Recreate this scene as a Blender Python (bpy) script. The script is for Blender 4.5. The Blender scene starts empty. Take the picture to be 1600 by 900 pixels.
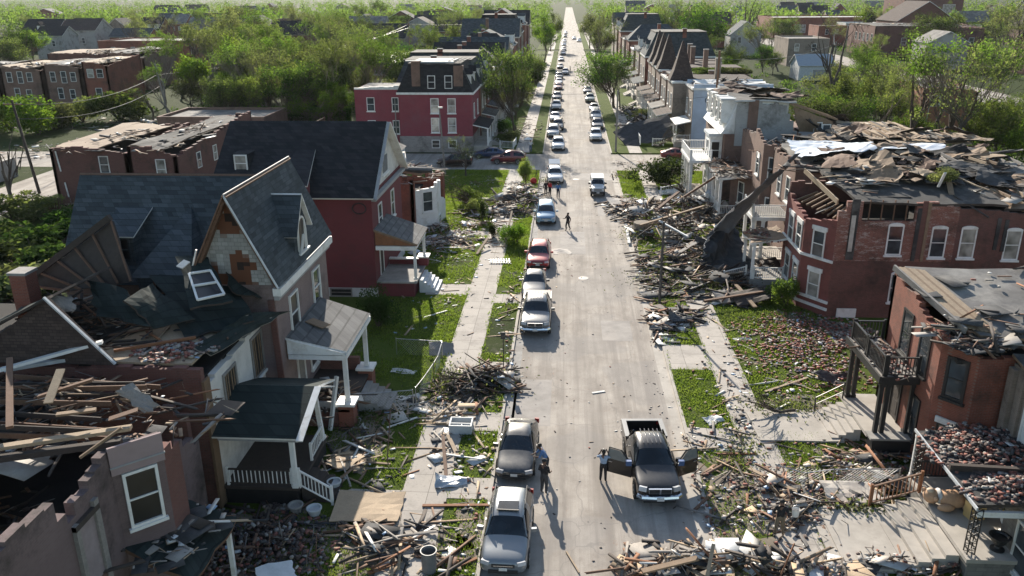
import bpy, bmesh, math, random
import numpy as np
from mathutils import Vector, Matrix, Euler
S = bpy.context.scene
COL = S.collection
rnd = random.Random(7)
NR = np.random.RandomState(11)
R = math.radians
# ------------------------------------------------------------------ camera
CAM_H, FPX = 21.5, 1290.0
def cam_axes(yaw=3.8, pitch=19.7, roll=-0.4):
    y, p, r = R(yaw), R(pitch), R(roll)
    f = Vector((-math.sin(y)*math.cos(p), math.cos(y)*math.cos(p), -math.sin(p)))
    rt = Vector((math.cos(y), math.sin(y), 0)); up = rt.cross(f)
    return f, rt*math.cos(r)+up*math.sin(r), up*math.cos(r)-rt*math.sin(r)
CF, CR, CU = cam_axes()
cam = bpy.data.cameras.new("camera"); co = bpy.data.objects.new("camera", cam); COL.objects.link(co)
co.matrix_world = Matrix(((CR.x, CU.x, -CF.x, 0), (CR.y, CU.y, -CF.y, 0), (CR.z, CU.z, -CF.z, CAM_H), (0, 0, 0, 1)))
cam.sensor_width = 36; cam.lens = 36*FPX/1600; cam.clip_start = 0.5; cam.clip_end = 9000
S.camera = co
def G(px, py, z=0.0):
    """measured place of a point of the photograph that lies at height z"""
    d = CF*FPX + CR*(px-800) - CU*(py-450); t = (z-CAM_H)/d.z
    return Vector((d.x*t, d.y*t, z))
HAZE = 0.000035
def W(p):
    v = Vector(p)-Vector((0, 0, CAM_H)); d = v.dot(CF); return 800+FPX*v.dot(CR)/d, 450-FPX*v.dot(CU)/d
# ------------------------------------------------------------------ light
SUN_EL, SUN_AZ = 24.0, 13.0           # azimuth: degrees left of the street's direction (+Y)
w = bpy.data.worlds.new("World"); S.world = w; w.use_nodes = True
nt = w.node_tree; bg = nt.nodes['Background']
sky = nt.nodes.new('ShaderNodeTexSky'); sky.sky_type = 'NISHITA'; sky.sun_disc = False
sky.sun_elevation = R(SUN_EL); sky.sun_rotation = R(-SUN_AZ); sky.air_density = 1.2; sky.dust_density = 0.8
nt.links.new(sky.outputs[0], bg.inputs[0]); bg.inputs[1].default_value = 0.092
sl = bpy.data.lights.new("sun", 'SUN'); sl.energy = 4.8; sl.angle = R(0.53); sl.color = (1, .915, .79)
so = bpy.data.objects.new("sun", sl); COL.objects.link(so)
sd = Vector((-math.sin(R(SUN_AZ))*math.cos(R(SUN_EL)), math.cos(R(SUN_AZ))*math.cos(R(SUN_EL)), math.sin(R(SUN_EL))))
so.rotation_euler = sd.to_track_quat('Z', 'Y').to_euler(); so.location = sd*300
S.view_settings.view_transform = 'Standard'; S.view_settings.look = 'None'
S.view_settings.exposure = 1.06; S.view_settings.gamma = 1
S.cycles.max_bounces = 5; S.cycles.diffuse_bounces = 2; S.cycles.glossy_bounces = 2; S.cycles.transmission_bounces = 3
S.cycles.transparent_max_bounces = 6; S.cycles.volume_bounces = 0
S.cycles.use_denoising = True
# ------------------------------------------------------------------ object helpers
def tag(o, label=None, cat=None, group=None, kind=None):
    if label: o['label'] = label
    if cat: o['category'] = cat
    if group: o['group'] = group
    if kind: o['kind'] = kind
    return o
def thing(name, label, cat, loc=(0, 0, 0), rz=0, group=None):
    o = bpy.data.objects.new(name, None); COL.objects.link(o); o.empty_display_size = .2
    o.location = loc; o.rotation_euler = (0, 0, rz)
    return tag(o, label, cat, group)
def wloc(o):
    v = Vector((0, 0, 0))
    while o: v += o.location; o = o.parent
    return v
class MB:
    def __init__(s): s.v = []; s.f = []; s.m = []; s.mats = []
    def mi(s, mat):
        if mat not in s.mats: s.mats.append(mat)
        return s.mats.index(mat)
    def poly(s, pts, mat):
        b = len(s.v); s.v += [tuple(p) for p in pts]; s.f.append(tuple(range(b, b+len(pts)))); s.m.append(s.mi(mat)); return s
    def add(s, vs, fs, mat):
        b = len(s.v); k = s.mi(mat); s.v += [tuple(p) for p in vs]
        for f in fs: s.f.append(tuple(b+i for i in f)); s.m.append(k)
        return s
    def box(s, x0, x1, y0, y1, z0, z1, mat):
        return s.add([(x0,y0,z0),(x1,y0,z0),(x1,y1,z0),(x0,y1,z0),(x0,y0,z1),(x1,y0,z1),(x1,y1,z1),(x0,y1,z1)],
              [(0,3,2,1),(4,5,6,7),(0,1,5,4),(1,2,6,5),(2,3,7,6),(3,0,4,7)], mat)
    def obox(s, c, sz, rot, mat):
        M = rot if isinstance(rot, Matrix) else Euler(rot).to_matrix()
        hx, hy, hz = sz[0]/2, sz[1]/2, sz[2]/2; c = Vector(c)
        vs = [c+M@Vector(p) for p in ((-hx,-hy,-hz),(hx,-hy,-hz),(hx,hy,-hz),(-hx,hy,-hz),(-hx,-hy,hz),(hx,-hy,hz),(hx,hy,hz),(-hx,hy,hz))]
        return s.add(vs, [(0,3,2,1),(4,5,6,7),(0,1,5,4),(1,2,6,5),(2,3,7,6),(3,0,4,7)], mat)
    def fbox(s, o, u, n, a0, a1, b0, b1, z0, z1, mat):
        """box in a wall frame: a along u, b along outward n, z up"""
        o, u, n = Vector(o), Vector(u), Vector(n); k = Vector((0, 0, 1))
        P = lambda a, b, z: o+u*a+n*b+k*z
        return s.add([P(a0,b0,z0),P(a1,b0,z0),P(a1,b1,z0),P(a0,b1,z0),P(a0,b0,z1),P(a1,b0,z1),P(a1,b1,z1),P(a0,b1,z1)],
              [(0,3,2,1),(4,5,6,7),(0,1,5,4),(1,2,6,5),(2,3,7,6),(3,0,4,7)], mat)
    def bar(s, p, q, w, h, mat, up=(0, 0, 1)):
        p, q = Vector(p), Vector(q); d = q-p; L = d.length
        if L < 1e-6: return s
        d /= L; up = Vector(up)
        if abs(d.dot(up)) > .98: up = Vector((0, 1, 0))
        x = d.cross(up).normalized(); z = x.cross(d)
        return s.obox((p+q)/2, (w, L, h), Matrix((x, d, z)).transposed(), mat)
    def tube(s, pts, rad, n, mat, cap=True):
        pts = [Vector(p) for p in pts]; rad = rad if isinstance(rad, (list, tuple)) else [rad]*len(pts)
        vs = []; prev = None
        for i, p in enumerate(pts):
            d = (pts[min(i+1, len(pts)-1)]-pts[max(i-1, 0)]).normalized()
            if prev is None: a = d.orthogonal().normalized()
            else:
                a = prev-d*prev.dot(d)
                a = a.normalized() if a.length > 1e-5 else d.orthogonal().normalized()
            prev = a; b = d.cross(a)
            for k in range(n):
                t = 2*math.pi*k/n; vs.append(p+(a*math.cos(t)+b*math.sin(t))*rad[i])
        fs = [(i*n+k, i*n+(k+1) % n, (i+1)*n+(k+1) % n, (i+1)*n+k) for i in range(len(pts)-1) for k in range(n)]
        if cap: fs += [tuple(range(n))[::-1], tuple((len(pts)-1)*n+k for k in range(n))]
        return s.add(vs, fs, mat)
    def lathe(s, c, prof, n, mat):
        c = Vector(c); vs = []
        for r, z in prof:
            for k in range(n): t = 2*math.pi*k/n; vs.append(c+Vector((r*math.cos(t), r*math.sin(t), z)))
        fs = [(i*n+k, i*n+(k+1) % n, (i+1)*n+(k+1) % n, (i+1)*n+k) for i in range(len(prof)-1) for k in range(n)]
        fs += [tuple(range(n))[::-1], tuple((len(prof)-1)*n+k for k in range(n))]
        return s.add(vs, fs, mat)
    def prism(s, pts, ext, mat):
        e = Vector(ext); pts = [Vector(p) for p in pts]; n = len(pts)
        fs = [tuple(range(n))[::-1], tuple(range(n, 2*n))]+[(i, (i+1) % n, n+(i+1) % n, n+i) for i in range(n)]
        return s.add(pts+[p+e for p in pts], fs, mat)
    def slab(s, pts, t, mat, under=None):
        """sloping sheet with thickness t below the given outline"""
        pts = [Vector(p) for p in pts]; nrm = (pts[1]-pts[0]).cross(pts[2]-pts[0]).normalized()
        if nrm.z < 0: nrm = -nrm
        if under is None: return s.prism(pts, -nrm*t, mat)
        n = len(pts); lo = [p-nrm*t for p in pts]
        s.add(pts, [tuple(range(n))], mat)
        return s.add(pts+lo, [tuple(range(n, 2*n))]+[(i, (i+1) % n, n+(i+1) % n, n+i) for i in range(n)], under)
    def warp(s, a, b, c, d, t, mat, nu=8, nv=8, amp=.15, rag=.0, seed=1, under=None):
        """buckled sheet between four corners (a,b,c,d in turn), thickness t, ragged edge"""
        r = random.Random(seed); a, b, c, d = map(Vector, (a, b, c, d)); g = []
        ph = [r.uniform(0, 6) for _ in range(6)]; nrm = (b-a).cross(d-a).normalized()
        if nrm.z < 0: nrm = -nrm
        for j in range(nv+1):
            for i in range(nu+1):
                u, v = i/nu, j/nv
                p = (a*(1-u)+b*u)*(1-v)+(d*(1-u)+c*u)*v
                h = amp*(math.sin(3*u+ph[0])*math.sin(4*v+ph[1])+.5*math.sin(7*u+5*v+ph[2]))+r.uniform(-.2, .2)*amp
                if rag and (i in (0, nu) or j in (0, nv)): p += Vector((r.uniform(-rag, rag), r.uniform(-rag, rag), 0))
                g.append(p+nrm*h)
        N = len(g); fs = []
        top = [(j*(nu+1)+i, j*(nu+1)+i+1, (j+1)*(nu+1)+i+1, (j+1)*(nu+1)+i) for j in range(nv) for i in range(nu)]
        lo = [p-nrm*t for p in g]; W = nu+1
        rim = [(i, i+1) for i in range(nu)]+[(nv*W+i+1, nv*W+i) for i in range(nu)]+[(j*W+nu, (j+1)*W+nu) for j in range(nv)]+[((j+1)*W, j*W) for j in range(nv)]
        s.add(g, top, mat)
        return s.add(g+lo, [tuple(N+i for i in f[::-1]) for f in top]+[(x, N+x, N+y, y) for x, y in rim], under or mat)
    def jwall(s, p, q, t, z0, prof, mat, step=.5, jag=.25, seed=1, n=None):
        """masonry wall from p to q (plan), thickness t to the left of p->q, broken top: prof = [(fraction, z)]"""
        r = random.Random(seed); p, q = Vector((*p[:2], 0)), Vector((*q[:2], 0)); L = (q-p).length; u = (q-p)/L
        nn = Vector((-u.y, u.x, 0)); k = max(1, int(L/step)); top = []
        for i in range(k):
            f = (i+.5)/k; z = prof[-1][1]
            for (f0, z0_), (f1, z1_) in zip(prof, prof[1:]):
                if f0 <= f <= f1: z = z0_+(z1_-z0_)*(f-f0)/max(f1-f0, 1e-6); break
            zz = z0+round((z-z0+r.uniform(-jag, jag*.3))/.075)*.075; top.append(max(zz, z0+.05))
        out = [p+Vector((0, 0, z0))]
        for i in range(k):
            out += [p+u*(L*i/k)+Vector((0, 0, top[i])), p+u*(L*(i+1)/k)+Vector((0, 0, top[i]))]
        out.append(q+Vector((0, 0, z0)))
        return s.prism(out, nn*t, mat)
    def pieces(s, name, parent):
        """each loose piece as a part of its own"""
        par = list(range(len(s.v)))
        def fd(a):
            while par[a] != a: par[a] = par[par[a]]; a = par[a]
            return a
        for f in s.f:
            for i in f[1:]: par[fd(i)] = fd(f[0])
        grp = {}
        for k, f in enumerate(s.f): grp.setdefault(fd(f[0]), []).append(k)
        out = []
        for ks in grp.values():
            ids = sorted({i for k in ks for i in s.f[k]}); ix = {v: i for i, v in enumerate(ids)}; m = MB(); m.v = [s.v[i] for i in ids]; m.f = [tuple(ix[i] for i in s.f[k]) for k in ks]
            for k in ks: m.m.append(m.mi(s.mats[s.m[k]]))
            out.append(m.build(name, parent))
        return out
    def build(s, name, parent=None, smooth=False, kind=None, loc=None):
        if not s.v: return None
        off = wloc(parent) if parent else Vector((0, 0, 0)); A = np.array(s.v, dtype=np.float64)
        if parent is None and loc is None:
            off = Vector(((A[:, 0].min()+A[:, 0].max())/2, (A[:, 1].min()+A[:, 1].max())/2, A[:, 2].min()))
        elif loc is not None: off = Vector(loc)
        me = bpy.data.meshes.new(name)
        me.from_pydata([tuple(x) for x in (A-np.array(off))], [], s.f)
        for m in s.mats: me.materials.append(m)
        me.polygons.foreach_set('material_index', s.m)
        if smooth: me.polygons.foreach_set('use_smooth', [True]*len(s.f))
        me.update()
        o = bpy.data.objects.new(name, me); COL.objects.link(o)
        if parent: o.parent = parent
        else: o.location = off
        if kind: o['kind'] = kind
        return o
def sharp(me, deg):
    bm = bmesh.new(); bm.from_mesh(me)
    bmesh.ops.remove_doubles(bm, verts=bm.verts, dist=1e-4); bmesh.ops.recalc_face_normals(bm, faces=bm.faces)
    for f in bm.faces: f.smooth = True
    for e in bm.edges:
        if len(e.link_faces) == 2 and e.calc_face_angle(0) > R(deg): e.smooth = False
    bm.to_mesh(me); bm.free()
def copy_tree(o, loc=None, rz=None, scale=None, parent=None, name=None):
    c = o.copy(); COL.objects.link(c)
    if parent: c.parent = parent
    if loc is not None: c.location = loc
    if rz is not None: c.rotation_euler = (0, 0, rz)
    if scale is not None: c.scale = scale if hasattr(scale, '__len__') else (scale,)*3
    for ch in o.children: copy_tree(ch, parent=c)
    return c
def boxes(name, Cc, Sz, E, K, mats, kind='stuff', label=None, cat=None, parent=None, group=None):
    """many loose pieces (boards, bricks, scraps) of one heap as one mesh"""
    N = len(Cc); Cc, Sz, E = np.asarray(Cc, float), np.asarray(Sz, float), np.asarray(E, float)
    cx, sx, cy, sy, cz, sz = np.cos(E[:,0]), np.sin(E[:,0]), np.cos(E[:,1]), np.sin(E[:,1]), np.cos(E[:,2]), np.sin(E[:,2])
    M = np.empty((N, 3, 3))
    M[:,0,0]=cz*cy; M[:,0,1]=cz*sy*sx-sz*cx; M[:,0,2]=cz*sy*cx+sz*sx
    M[:,1,0]=sz*cy; M[:,1,1]=sz*sy*sx+cz*cx; M[:,1,2]=sz*sy*cx-cz*sx
    M[:,2,0]=-sy;   M[:,2,1]=cy*sx;          M[:,2,2]=cy*cx
    B = np.array([(-1,-1,-1),(1,-1,-1),(1,1,-1),(-1,1,-1),(-1,-1,1),(1,-1,1),(1,1,1),(-1,1,1)])*.5
    L = B[None]*Sz[:,None,:]
    L[:, :4, 0] *= NR.uniform(.86, 1.12, (N, 4)); L[:, 4:, 0] *= NR.uniform(.86, 1.12, (N, 4))
    V = np.einsum('nij,nkj->nki', M, L)+Cc[:,None,:]
    low = V[:, :, 2].min(axis=1)
    F = np.array([(0,3,2,1),(4,5,6,7),(0,1,5,4),(1,2,6,5),(2,3,7,6),(3,0,4,7)])
    Fi = (np.arange(N)[:,None,None]*8+F[None]).reshape(-1, 4)
    off = np.array(wloc(parent)) if parent else np.array((Cc[:,0].mean(), Cc[:,1].mean(), low.min()))
    me = bpy.data.meshes.new(name); nv, nf = N*8, N*6
    me.vertices.add(nv); me.loops.add(nf*4); me.polygons.add(nf)
    me.vertices.foreach_set('co', (V.reshape(-1, 3)-off).ravel())
    me.loops.foreach_set('vertex_index', Fi.ravel().astype(np.int32))
    me.polygons.foreach_set('loop_start', (np.arange(nf)*4).astype(np.int32))
    me.polygons.foreach_set('material_index', np.repeat(np.asarray(K, np.int32), 6))
    for m in mats: me.materials.append(m)
    me.update(calc_edges=True); me.validate()
    o = bpy.data.objects.new(name, me); COL.objects.link(o)
    if parent: o.parent = parent
    else: o.location = off
    return tag(o, label, cat, group, kind)
# ------------------------------------------------------------------ materials
MATS = {}
def newmat(name):
    m = bpy.data.materials.new(name); m.use_nodes = True; n = m.node_tree.nodes
    return m, m.node_tree, n, m.node_tree.links, n['Principled BSDF']
def nd(t, typ, **kw):
    x = t.nodes.new(typ)
    for k, v in kw.items(): setattr(x, k, v)
    return x
def noise(t, vec, scale, detail=3, rough=.6):
    x = nd(t, 'ShaderNodeTexNoise'); x.inputs['Scale'].default_value = scale; x.inputs['Detail'].default_value = detail; x.inputs['Roughness'].default_value = rough
    t.links.new(vec, x.inputs['Vector']); return x.outputs['Fac']
def ramp(t, fac, stops):
    x = nd(t, 'ShaderNodeValToRGB'); e = x.color_ramp.elements
    while len(e) < len(stops): e.new(.5)
    for i, (p, c) in enumerate(stops): e[i].position = p; e[i].color = (*c, 1) if len(c) == 3 else c
    t.links.new(fac, x.inputs[0]); return x.outputs[0]
def mix(t, fac, a, b, mode='MIX'):
    x = nd(t, 'ShaderNodeMix', data_type='RGBA', blend_type=mode)
    if isinstance(fac, float): x.inputs[0].default_value = fac
    else: t.links.new(fac, x.inputs[0])
    for i, c in ((6, a), (7, b)):
        if isinstance(c, tuple): x.inputs[i].default_value = (*c, 1)
        else: t.links.new(c, x.inputs[i])
    return x.outputs[2]
def bump(t, bs, h, strength=.3, dist=.03):
    b = nd(t, 'ShaderNodeBump'); b.inputs['Strength'].default_value = strength; b.inputs['Distance'].default_value = dist
    t.links.new(h, b.inputs['Height']); t.links.new(b.outputs[0], bs.inputs['Normal'])
def pos(t): return nd(t, 'ShaderNodeNewGeometry').outputs['Position']
def objc(t): return nd(t, 'ShaderNodeTexCoord').outputs['Object']
def mapped(t, v, sc=(1, 1, 1)):
    m = nd(t, 'ShaderNodeMapping'); m.inputs['Scale'].default_value = sc; t.links.new(v, m.inputs['Vector']); return m.outputs[0]
def wallvec(t):
    s = nd(t, 'ShaderNodeSeparateXYZ'); t.links.new(pos(t), s.inputs[0])
    a = nd(t, 'ShaderNodeMath', operation='ADD'); t.links.new(s.outputs[0], a.inputs[0]); t.links.new(s.outputs[1], a.inputs[1])
    c = nd(t, 'ShaderNodeCombineXYZ'); t.links.new(a.outputs[0], c.inputs[0]); t.links.new(s.outputs[2], c.inputs[1]); return c.outputs[0]
def dk(c, f): return tuple(x*f for x in c)
def plain(name, col, rough=.8, var=.25, scale=2.0, metal=0.0, obj=False, dirt=None, bmp=.15):
    """one colour with uneven weathering"""
    if name in MATS: return MATS[name]
    m, t, n, l, bs = newmat(name); v = objc(t) if obj else pos(t)
    f = noise(t, v, scale, 5, .65)
    c = ramp(t, f, [(.3, dk(col, 1-var)), (.7, dk(col, 1+var*.6))])
    if dirt: c = mix(t, ramp(t, noise(t, v, scale*.35, 6, .7), [(.5, (0, 0, 0)), (.68, (1, 1, 1))]), c, dirt)
    l.new(c, bs.inputs['Base Color']); bs.inputs['Roughness'].default_value = rough; bs.inputs['Metallic'].default_value = metal
    if bmp: bump(t, bs, noise(t, v, scale*6, 4), bmp, .02)
    MATS[name] = m; return m
def brickmat(name, c1, c2, mortar, sc=1.0, stain=(.03, .025, .02), soft=.75, worn=0.0):
    if name in MATS: return MATS[name]
    m, t, n, l, bs = newmat(name); v = wallvec(t)
    b = nd(t, 'ShaderNodeTexBrick'); b.inputs['Scale'].default_value = sc
    b.inputs['Brick Width'].default_value = .23; b.inputs['Row Height'].default_value = .078; b.inputs['Mortar Size'].default_value = .009; b.inputs['Bias'].default_value = -.1
    b.inputs['Color1'].default_value = (*c1, 1); b.inputs['Color2'].default_value = (*c2, 1); b.inputs['Mortar'].default_value = (*mortar, 1); l.new(v, b.inputs['Vector'])
    p = pos(t); c = mix(t, noise(t, p, .8, 6, .7), b.outputs['Color'], dk(c1, .55), 'MIX')
    c = mix(t, ramp(t, noise(t, p, .35, 6, .75), [(.5, (0, 0, 0)), (soft, (1, 1, 1))]), c, stain)
    if worn: c = mix(t, ramp(t, noise(t, mapped(t, p, (1, 1, 3)), 1.6, 7, .8), [(.52, (0, 0, 0)), (.62, (worn, worn, worn))]), c, (.42, .36, .32))
    l.new(c, bs.inputs['Base Color']); bs.inputs['Roughness'].default_value = .9
    bump(t, bs, b.outputs['Fac'], -.5, .012); MATS[name] = m; return m
def shingle(name, c1, c2, w_=.5, h=.16, moss=None):
    if name in MATS: return MATS[name]
    m, t, n, l, bs = newmat(name); v = wallvec(t)
    b = nd(t, 'ShaderNodeTexBrick'); b.inputs['Scale'].default_value = 1; b.inputs['Brick Width'].default_value = w_; b.inputs['Row Height'].default_value = h
    b.inputs['Mortar Size'].default_value = .012; b.inputs['Color1'].default_value = (*c1, 1); b.inputs['Color2'].default_value = (*c2, 1); b.inputs['Mortar'].default_value = (*dk(c1, .35), 1)
    l.new(v, b.inputs['Vector']); p = pos(t)
    c = mix(t, ramp(t, noise(t, p, .5, 6, .7), [(.35, (0, 0, 0)), (.7, (.75, .75, .75))]), b.outputs['Color'], moss or dk(c1, .5))
    sn = nd(t, 'ShaderNodeVectorMath', operation='SNAP'); sn.inputs[1].default_value = (w_, h, 1); l.new(v, sn.inputs[0]); wn = nd(t, 'ShaderNodeTexWhiteNoise', noise_dimensions='2D'); l.new(sn.outputs[0], wn.inputs['Vector'])
    c = mix(t, ramp(t, wn.outputs['Value'], [(.0, (.34, .34, .34)), (.45, (0, 0, 0))]), c, dk(c2, .55)); c = mix(t, ramp(t, wn.outputs['Value'], [(.6, (0, 0, 0)), (1, (.24, .24, .24))]), c, dk(c1, 1.5))
    c = mix(t, ramp(t, noise(t, mapped(t, p, (1, 1, .35)), .9, 7, .8), [(.6, (0, 0, 0)), (.68, (.7, .7, .7))]), c, dk(c2, .45))
    l.new(c, bs.inputs['Base Color']); bs.inputs['Roughness'].default_value = .93; bs.inputs['Specular IOR Level'].default_value = .25
    bump(t, bs, b.outputs['Fac'], -.7, .02); MATS[name] = m; return m
def wood(name, col, var=.45):
    if name in MATS: return MATS[name]
    m, t, n, l, bs = newmat(name); p = pos(t)
    f = noise(t, mapped(t, p, (1.3, 1.3, 1.3)), 2.2, 8, .75); g = noise(t, p, 17, 4, .6)
    c = ramp(t, f, [(.25, dk(col, 1-var)), (.5, col), (.75, dk(col, 1+var*.7))])
    c = mix(t, g, c, dk(col, .5)); l.new(c, bs.inputs['Base Color']); bs.inputs['Roughness'].default_value = .85
    bump(t, bs, g, .3, .01); MATS[name] = m; return m
def glassmat(name, col=(.02, .025, .03), rough=.06, var=.5):
    if name in MATS: return MATS[name]
    m, t, n, l, bs = newmat(name)
    f = noise(t, pos(t), .9, 2); c = ramp(t, f, [(.35, dk(col, 1-var)), (.65, dk(col, 1+var))])
    l.new(c, bs.inputs['Base Color']); bs.inputs['Roughness'].default_value = rough; bs.inputs['Specular IOR Level'].default_value = .6
    MATS[name] = m; return m
def leafmat(name, c1, c2, trans=.45):
    m, t, n, l, bs = newmat(name); n.remove(bs)
    p = pos(t); oi = nd(t, 'ShaderNodeObjectInfo')
    f = noise(t, p, .9, 4, .7); c = ramp(t, f, [(.3, c1), (.7, c2)])
    hs = nd(t, 'ShaderNodeHueSaturation'); l.new(c, hs.inputs['Color'])
    mr = nd(t, 'ShaderNodeMapRange'); mr.inputs[3].default_value = .55; mr.inputs[4].default_value = 1.3; l.new(oi.outputs['Random'], mr.inputs[0]); l.new(mr.outputs[0], hs.inputs['Value']); hr = nd(t, 'ShaderNodeMath', operation='MULTIPLY'); hr.inputs[1].default_value = 7.31; l.new(oi.outputs['Random'], hr.inputs[0]); fr_ = nd(t, 'ShaderNodeMath', operation='FRACT'); l.new(hr.outputs[0], fr_.inputs[0]); mh = nd(t, 'ShaderNodeMapRange'); mh.inputs[3].default_value = .475; mh.inputs[4].default_value = .53; l.new(fr_.outputs[0], mh.inputs[0]); l.new(mh.outputs[0], hs.inputs['Hue']); ms_ = nd(t, 'ShaderNodeMapRange'); ms_.inputs[3].default_value = .6; ms_.inputs[4].default_value = 1.1; l.new(fr_.outputs[0], ms_.inputs[0]); l.new(ms_.outputs[0], hs.inputs['Saturation'])
    d = nd(t, 'ShaderNodeBsdfDiffuse'); tr = nd(t, 'ShaderNodeBsdfTranslucent'); mx = nd(t, 'ShaderNodeMixShader'); mx.inputs[0].default_value = trans
    l.new(hs.outputs[0], d.inputs[0])
    b2 = mix(t, 1.0, hs.outputs[0], (1.5, 1.6, .75), 'MULTIPLY'); l.new(b2, tr.inputs[0])
    l.new(d.outputs[0], mx.inputs[1]); l.new(tr.outputs[0], mx.inputs[2]); l.new(mx.outputs[0], n['Material Output'].inputs[0])
    MATS[name] = m; return m
# palette
BR_RED = brickmat('brick_red', (.32, .095, .055), (.22, .066, .042), (.24, .19, .16))
BR_DARK = brickmat('brick_dark', (.2, .08, .062), (.13, .056, .045), (.16, .13, .115))
BR_WORN = brickmat('brick_worn', (.3, .1, .068), (.18, .065, .048), (.3, .25, .21), soft=.7, worn=.75)
BR_BROWN = brickmat('brick_brown', (.25, .14, .1), (.185, .105, .08), (.26, .21, .18))
BR_TAN = brickmat('brick_tan', (.3, .24, .19), (.24, .19, .15), (.36, .31, .27))
BR_PINK = brickmat('brick_pinkish', (.26, .185, .17), (.22, .15, .14), (.3, .25, .24), soft=.8)
BR_MAUVE = brickmat('brick_mauve_paint', (.2, .14, .135), (.165, .11, .108), (.2, .16, .155), soft=.7)
STONE = brickmat('rubble_stone', (.34, .31, .29), (.22, .2, .19), (.4, .37, .34), sc=.4)
STONE_G = brickmat('grey_stone_block', (.3, .28, .25), (.24, .225, .2), (.2, .19, .17), sc=.38)
P_RED = brickmat('painted_red_wall', (.2, .042, .048), (.17, .037, .042), (.13, .035, .04), stain=(.11, .032, .035), soft=.62)
P_PINK = brickmat('painted_rose_wall', (.29, .06, .078), (.25, .052, .068), (.2, .05, .062), stain=(.2, .065, .075), soft=.7)
P_BLUE = plain('painted_pale_blue_wall', (.42, .5, .6), .85, .15, .8, dirt=(.33, .38, .45))
STUCCO = plain('white_stucco', (.62, .58, .53), .9, .12, 1.2, dirt=(.4, .36, .32))
GREYW = brickmat('pale_grey_brick', (.48, .47, .45), (.4, .39, .375), (.34, .33, .31), soft=.68, stain=(.12, .11, .1))
SH_SLATE = shingle('shingle_slate', (.085, .1, .11), (.042, .053, .061), .55, .2)
SH_GREEN = shingle('shingle_dark_green', (.034, .046, .044), (.018, .027, .026), .55, .2)
SH_BLACK = shingle('shingle_black', (.038, .039, .043), (.018, .019, .022), .55, .2)
SH_BROWN = shingle('shingle_brown', (.095, .07, .062), (.06, .045, .04), .3, .14)
SH_GREY = shingle('shingle_grey', (.17, .17, .17), (.12, .12, .122))
SH_PALE = shingle('shingle_pale_asbestos', (.42, .41, .38), (.3, .29, .265), .32, .2)
_t = SH_PALE.node_tree; _b = _t.nodes['Principled BSDF']; _c = _b.inputs['Base Color'].links[0].from_socket; _w = wallvec(_t)
_q = nd(_t, 'ShaderNodeVectorMath', operation='SNAP'); _q.inputs[1].default_value = (.32, .2, 1); _t.links.new(_w, _q.inputs[0]); _n = noise(_t, _q.outputs[0], .55, 2, .5)
_c = mix(_t, ramp(_t, _n, [(.5, (0, 0, 0)), (.51, (1, 1, 1))]), _c, (.13, .055, .03)); _c = mix(_t, ramp(_t, _n, [(.62, (0, 0, 0)), (.63, (1, 1, 1))]), _c, (.03, .022, .018)); _t.links.new(_c, _b.inputs['Base Color'])
W_WHITE = plain('white_paint', (.74, .73, .7), .55, .08, 2.5, dirt=(.52, .49, .44), bmp=.05)
W_BLACK = plain('black_paint', (.02, .02, .021), .5, .3, 2, bmp=.05)
W_TRIM = plain('grey_trim', (.3, .3, .3), .7, .2, 2)
WD_PALE = wood('wood_fresh', (.44, .33, .22)); WD_TAN = wood('wood_tan', (.3, .205, .13)); WD_BRN = wood('wood_brown', (.19, .105, .065))
WD_DARK = wood('wood_dark', (.065, .05, .042)); WD_GREY = wood('wood_weathered', (.3, .275, .25)); WD_ORG = wood('wood_reddish', (.3, .13, .06))
PLY = wood('plywood', (.48, .36, .24), .25)
TAR = plain('tar_paper', (.045, .043, .042), .95, .5, 1.1, dirt=(.14, .13, .12)); ROOFG = plain('flat_roof_grey', (.16, .15, .14), .95, .4, .9, dirt=(.3, .28, .25))
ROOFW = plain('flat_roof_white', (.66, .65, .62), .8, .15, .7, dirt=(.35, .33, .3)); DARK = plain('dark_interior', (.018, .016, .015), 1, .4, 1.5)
PLAST = plain('plaster', (.48, .44, .39), .9, .2, 3, dirt=(.35, .3, .26)); CONC = plain('concrete', (.4, .365, .32), .92, .18, .9, dirt=(.28, .25, .215))
CONC_D = plain('concrete_grey', (.3, .285, .265), .92, .25, 1.2, dirt=(.2, .18, .16))
METAL = plain('bare_metal', (.5, .5, .5), .4, .2, 3, metal=.9); METAL_D = plain('dark_metal', (.1, .1, .1), .5, .3, 3, metal=.6); TARP = plain('silver_tarp', (.72, .73, .75), .35, .15, 1.2)
RUBBER = plain('rubber', (.02, .02, .02), .85, .3, 8, obj=True); CHROME = plain('chrome', (.65, .65, .66), .18, .1, 5, metal=1, obj=True, bmp=0)
GLASS = glassmat('window_glass', (.05, .058, .065)); GL_CURT = glassmat('window_glass_blind', (.3, .28, .25), .12, .5); GL_DARK = glassmat('window_dark', (.01, .01, .011), .3)
BARK = plain('bark', (.1, .078, .06), .95, .4, 3, obj=True); BARK_P = plain('bark_pale', (.2, .165, .13), .95, .35, 3, obj=True)
LEAF = leafmat('leaf_mid', (.065, .1, .024), (.135, .175, .05), .55); LEAF_D = leafmat('leaf_dark', (.032, .06, .018), (.065, .1, .028), .42)
LEAF_Y = leafmat('leaf_yellowish', (.115, .15, .03), (.215, .25, .065), .6); LEAF_G = leafmat('leaf_greyish', (.075, .1, .035), (.13, .155, .06), .5)
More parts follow.
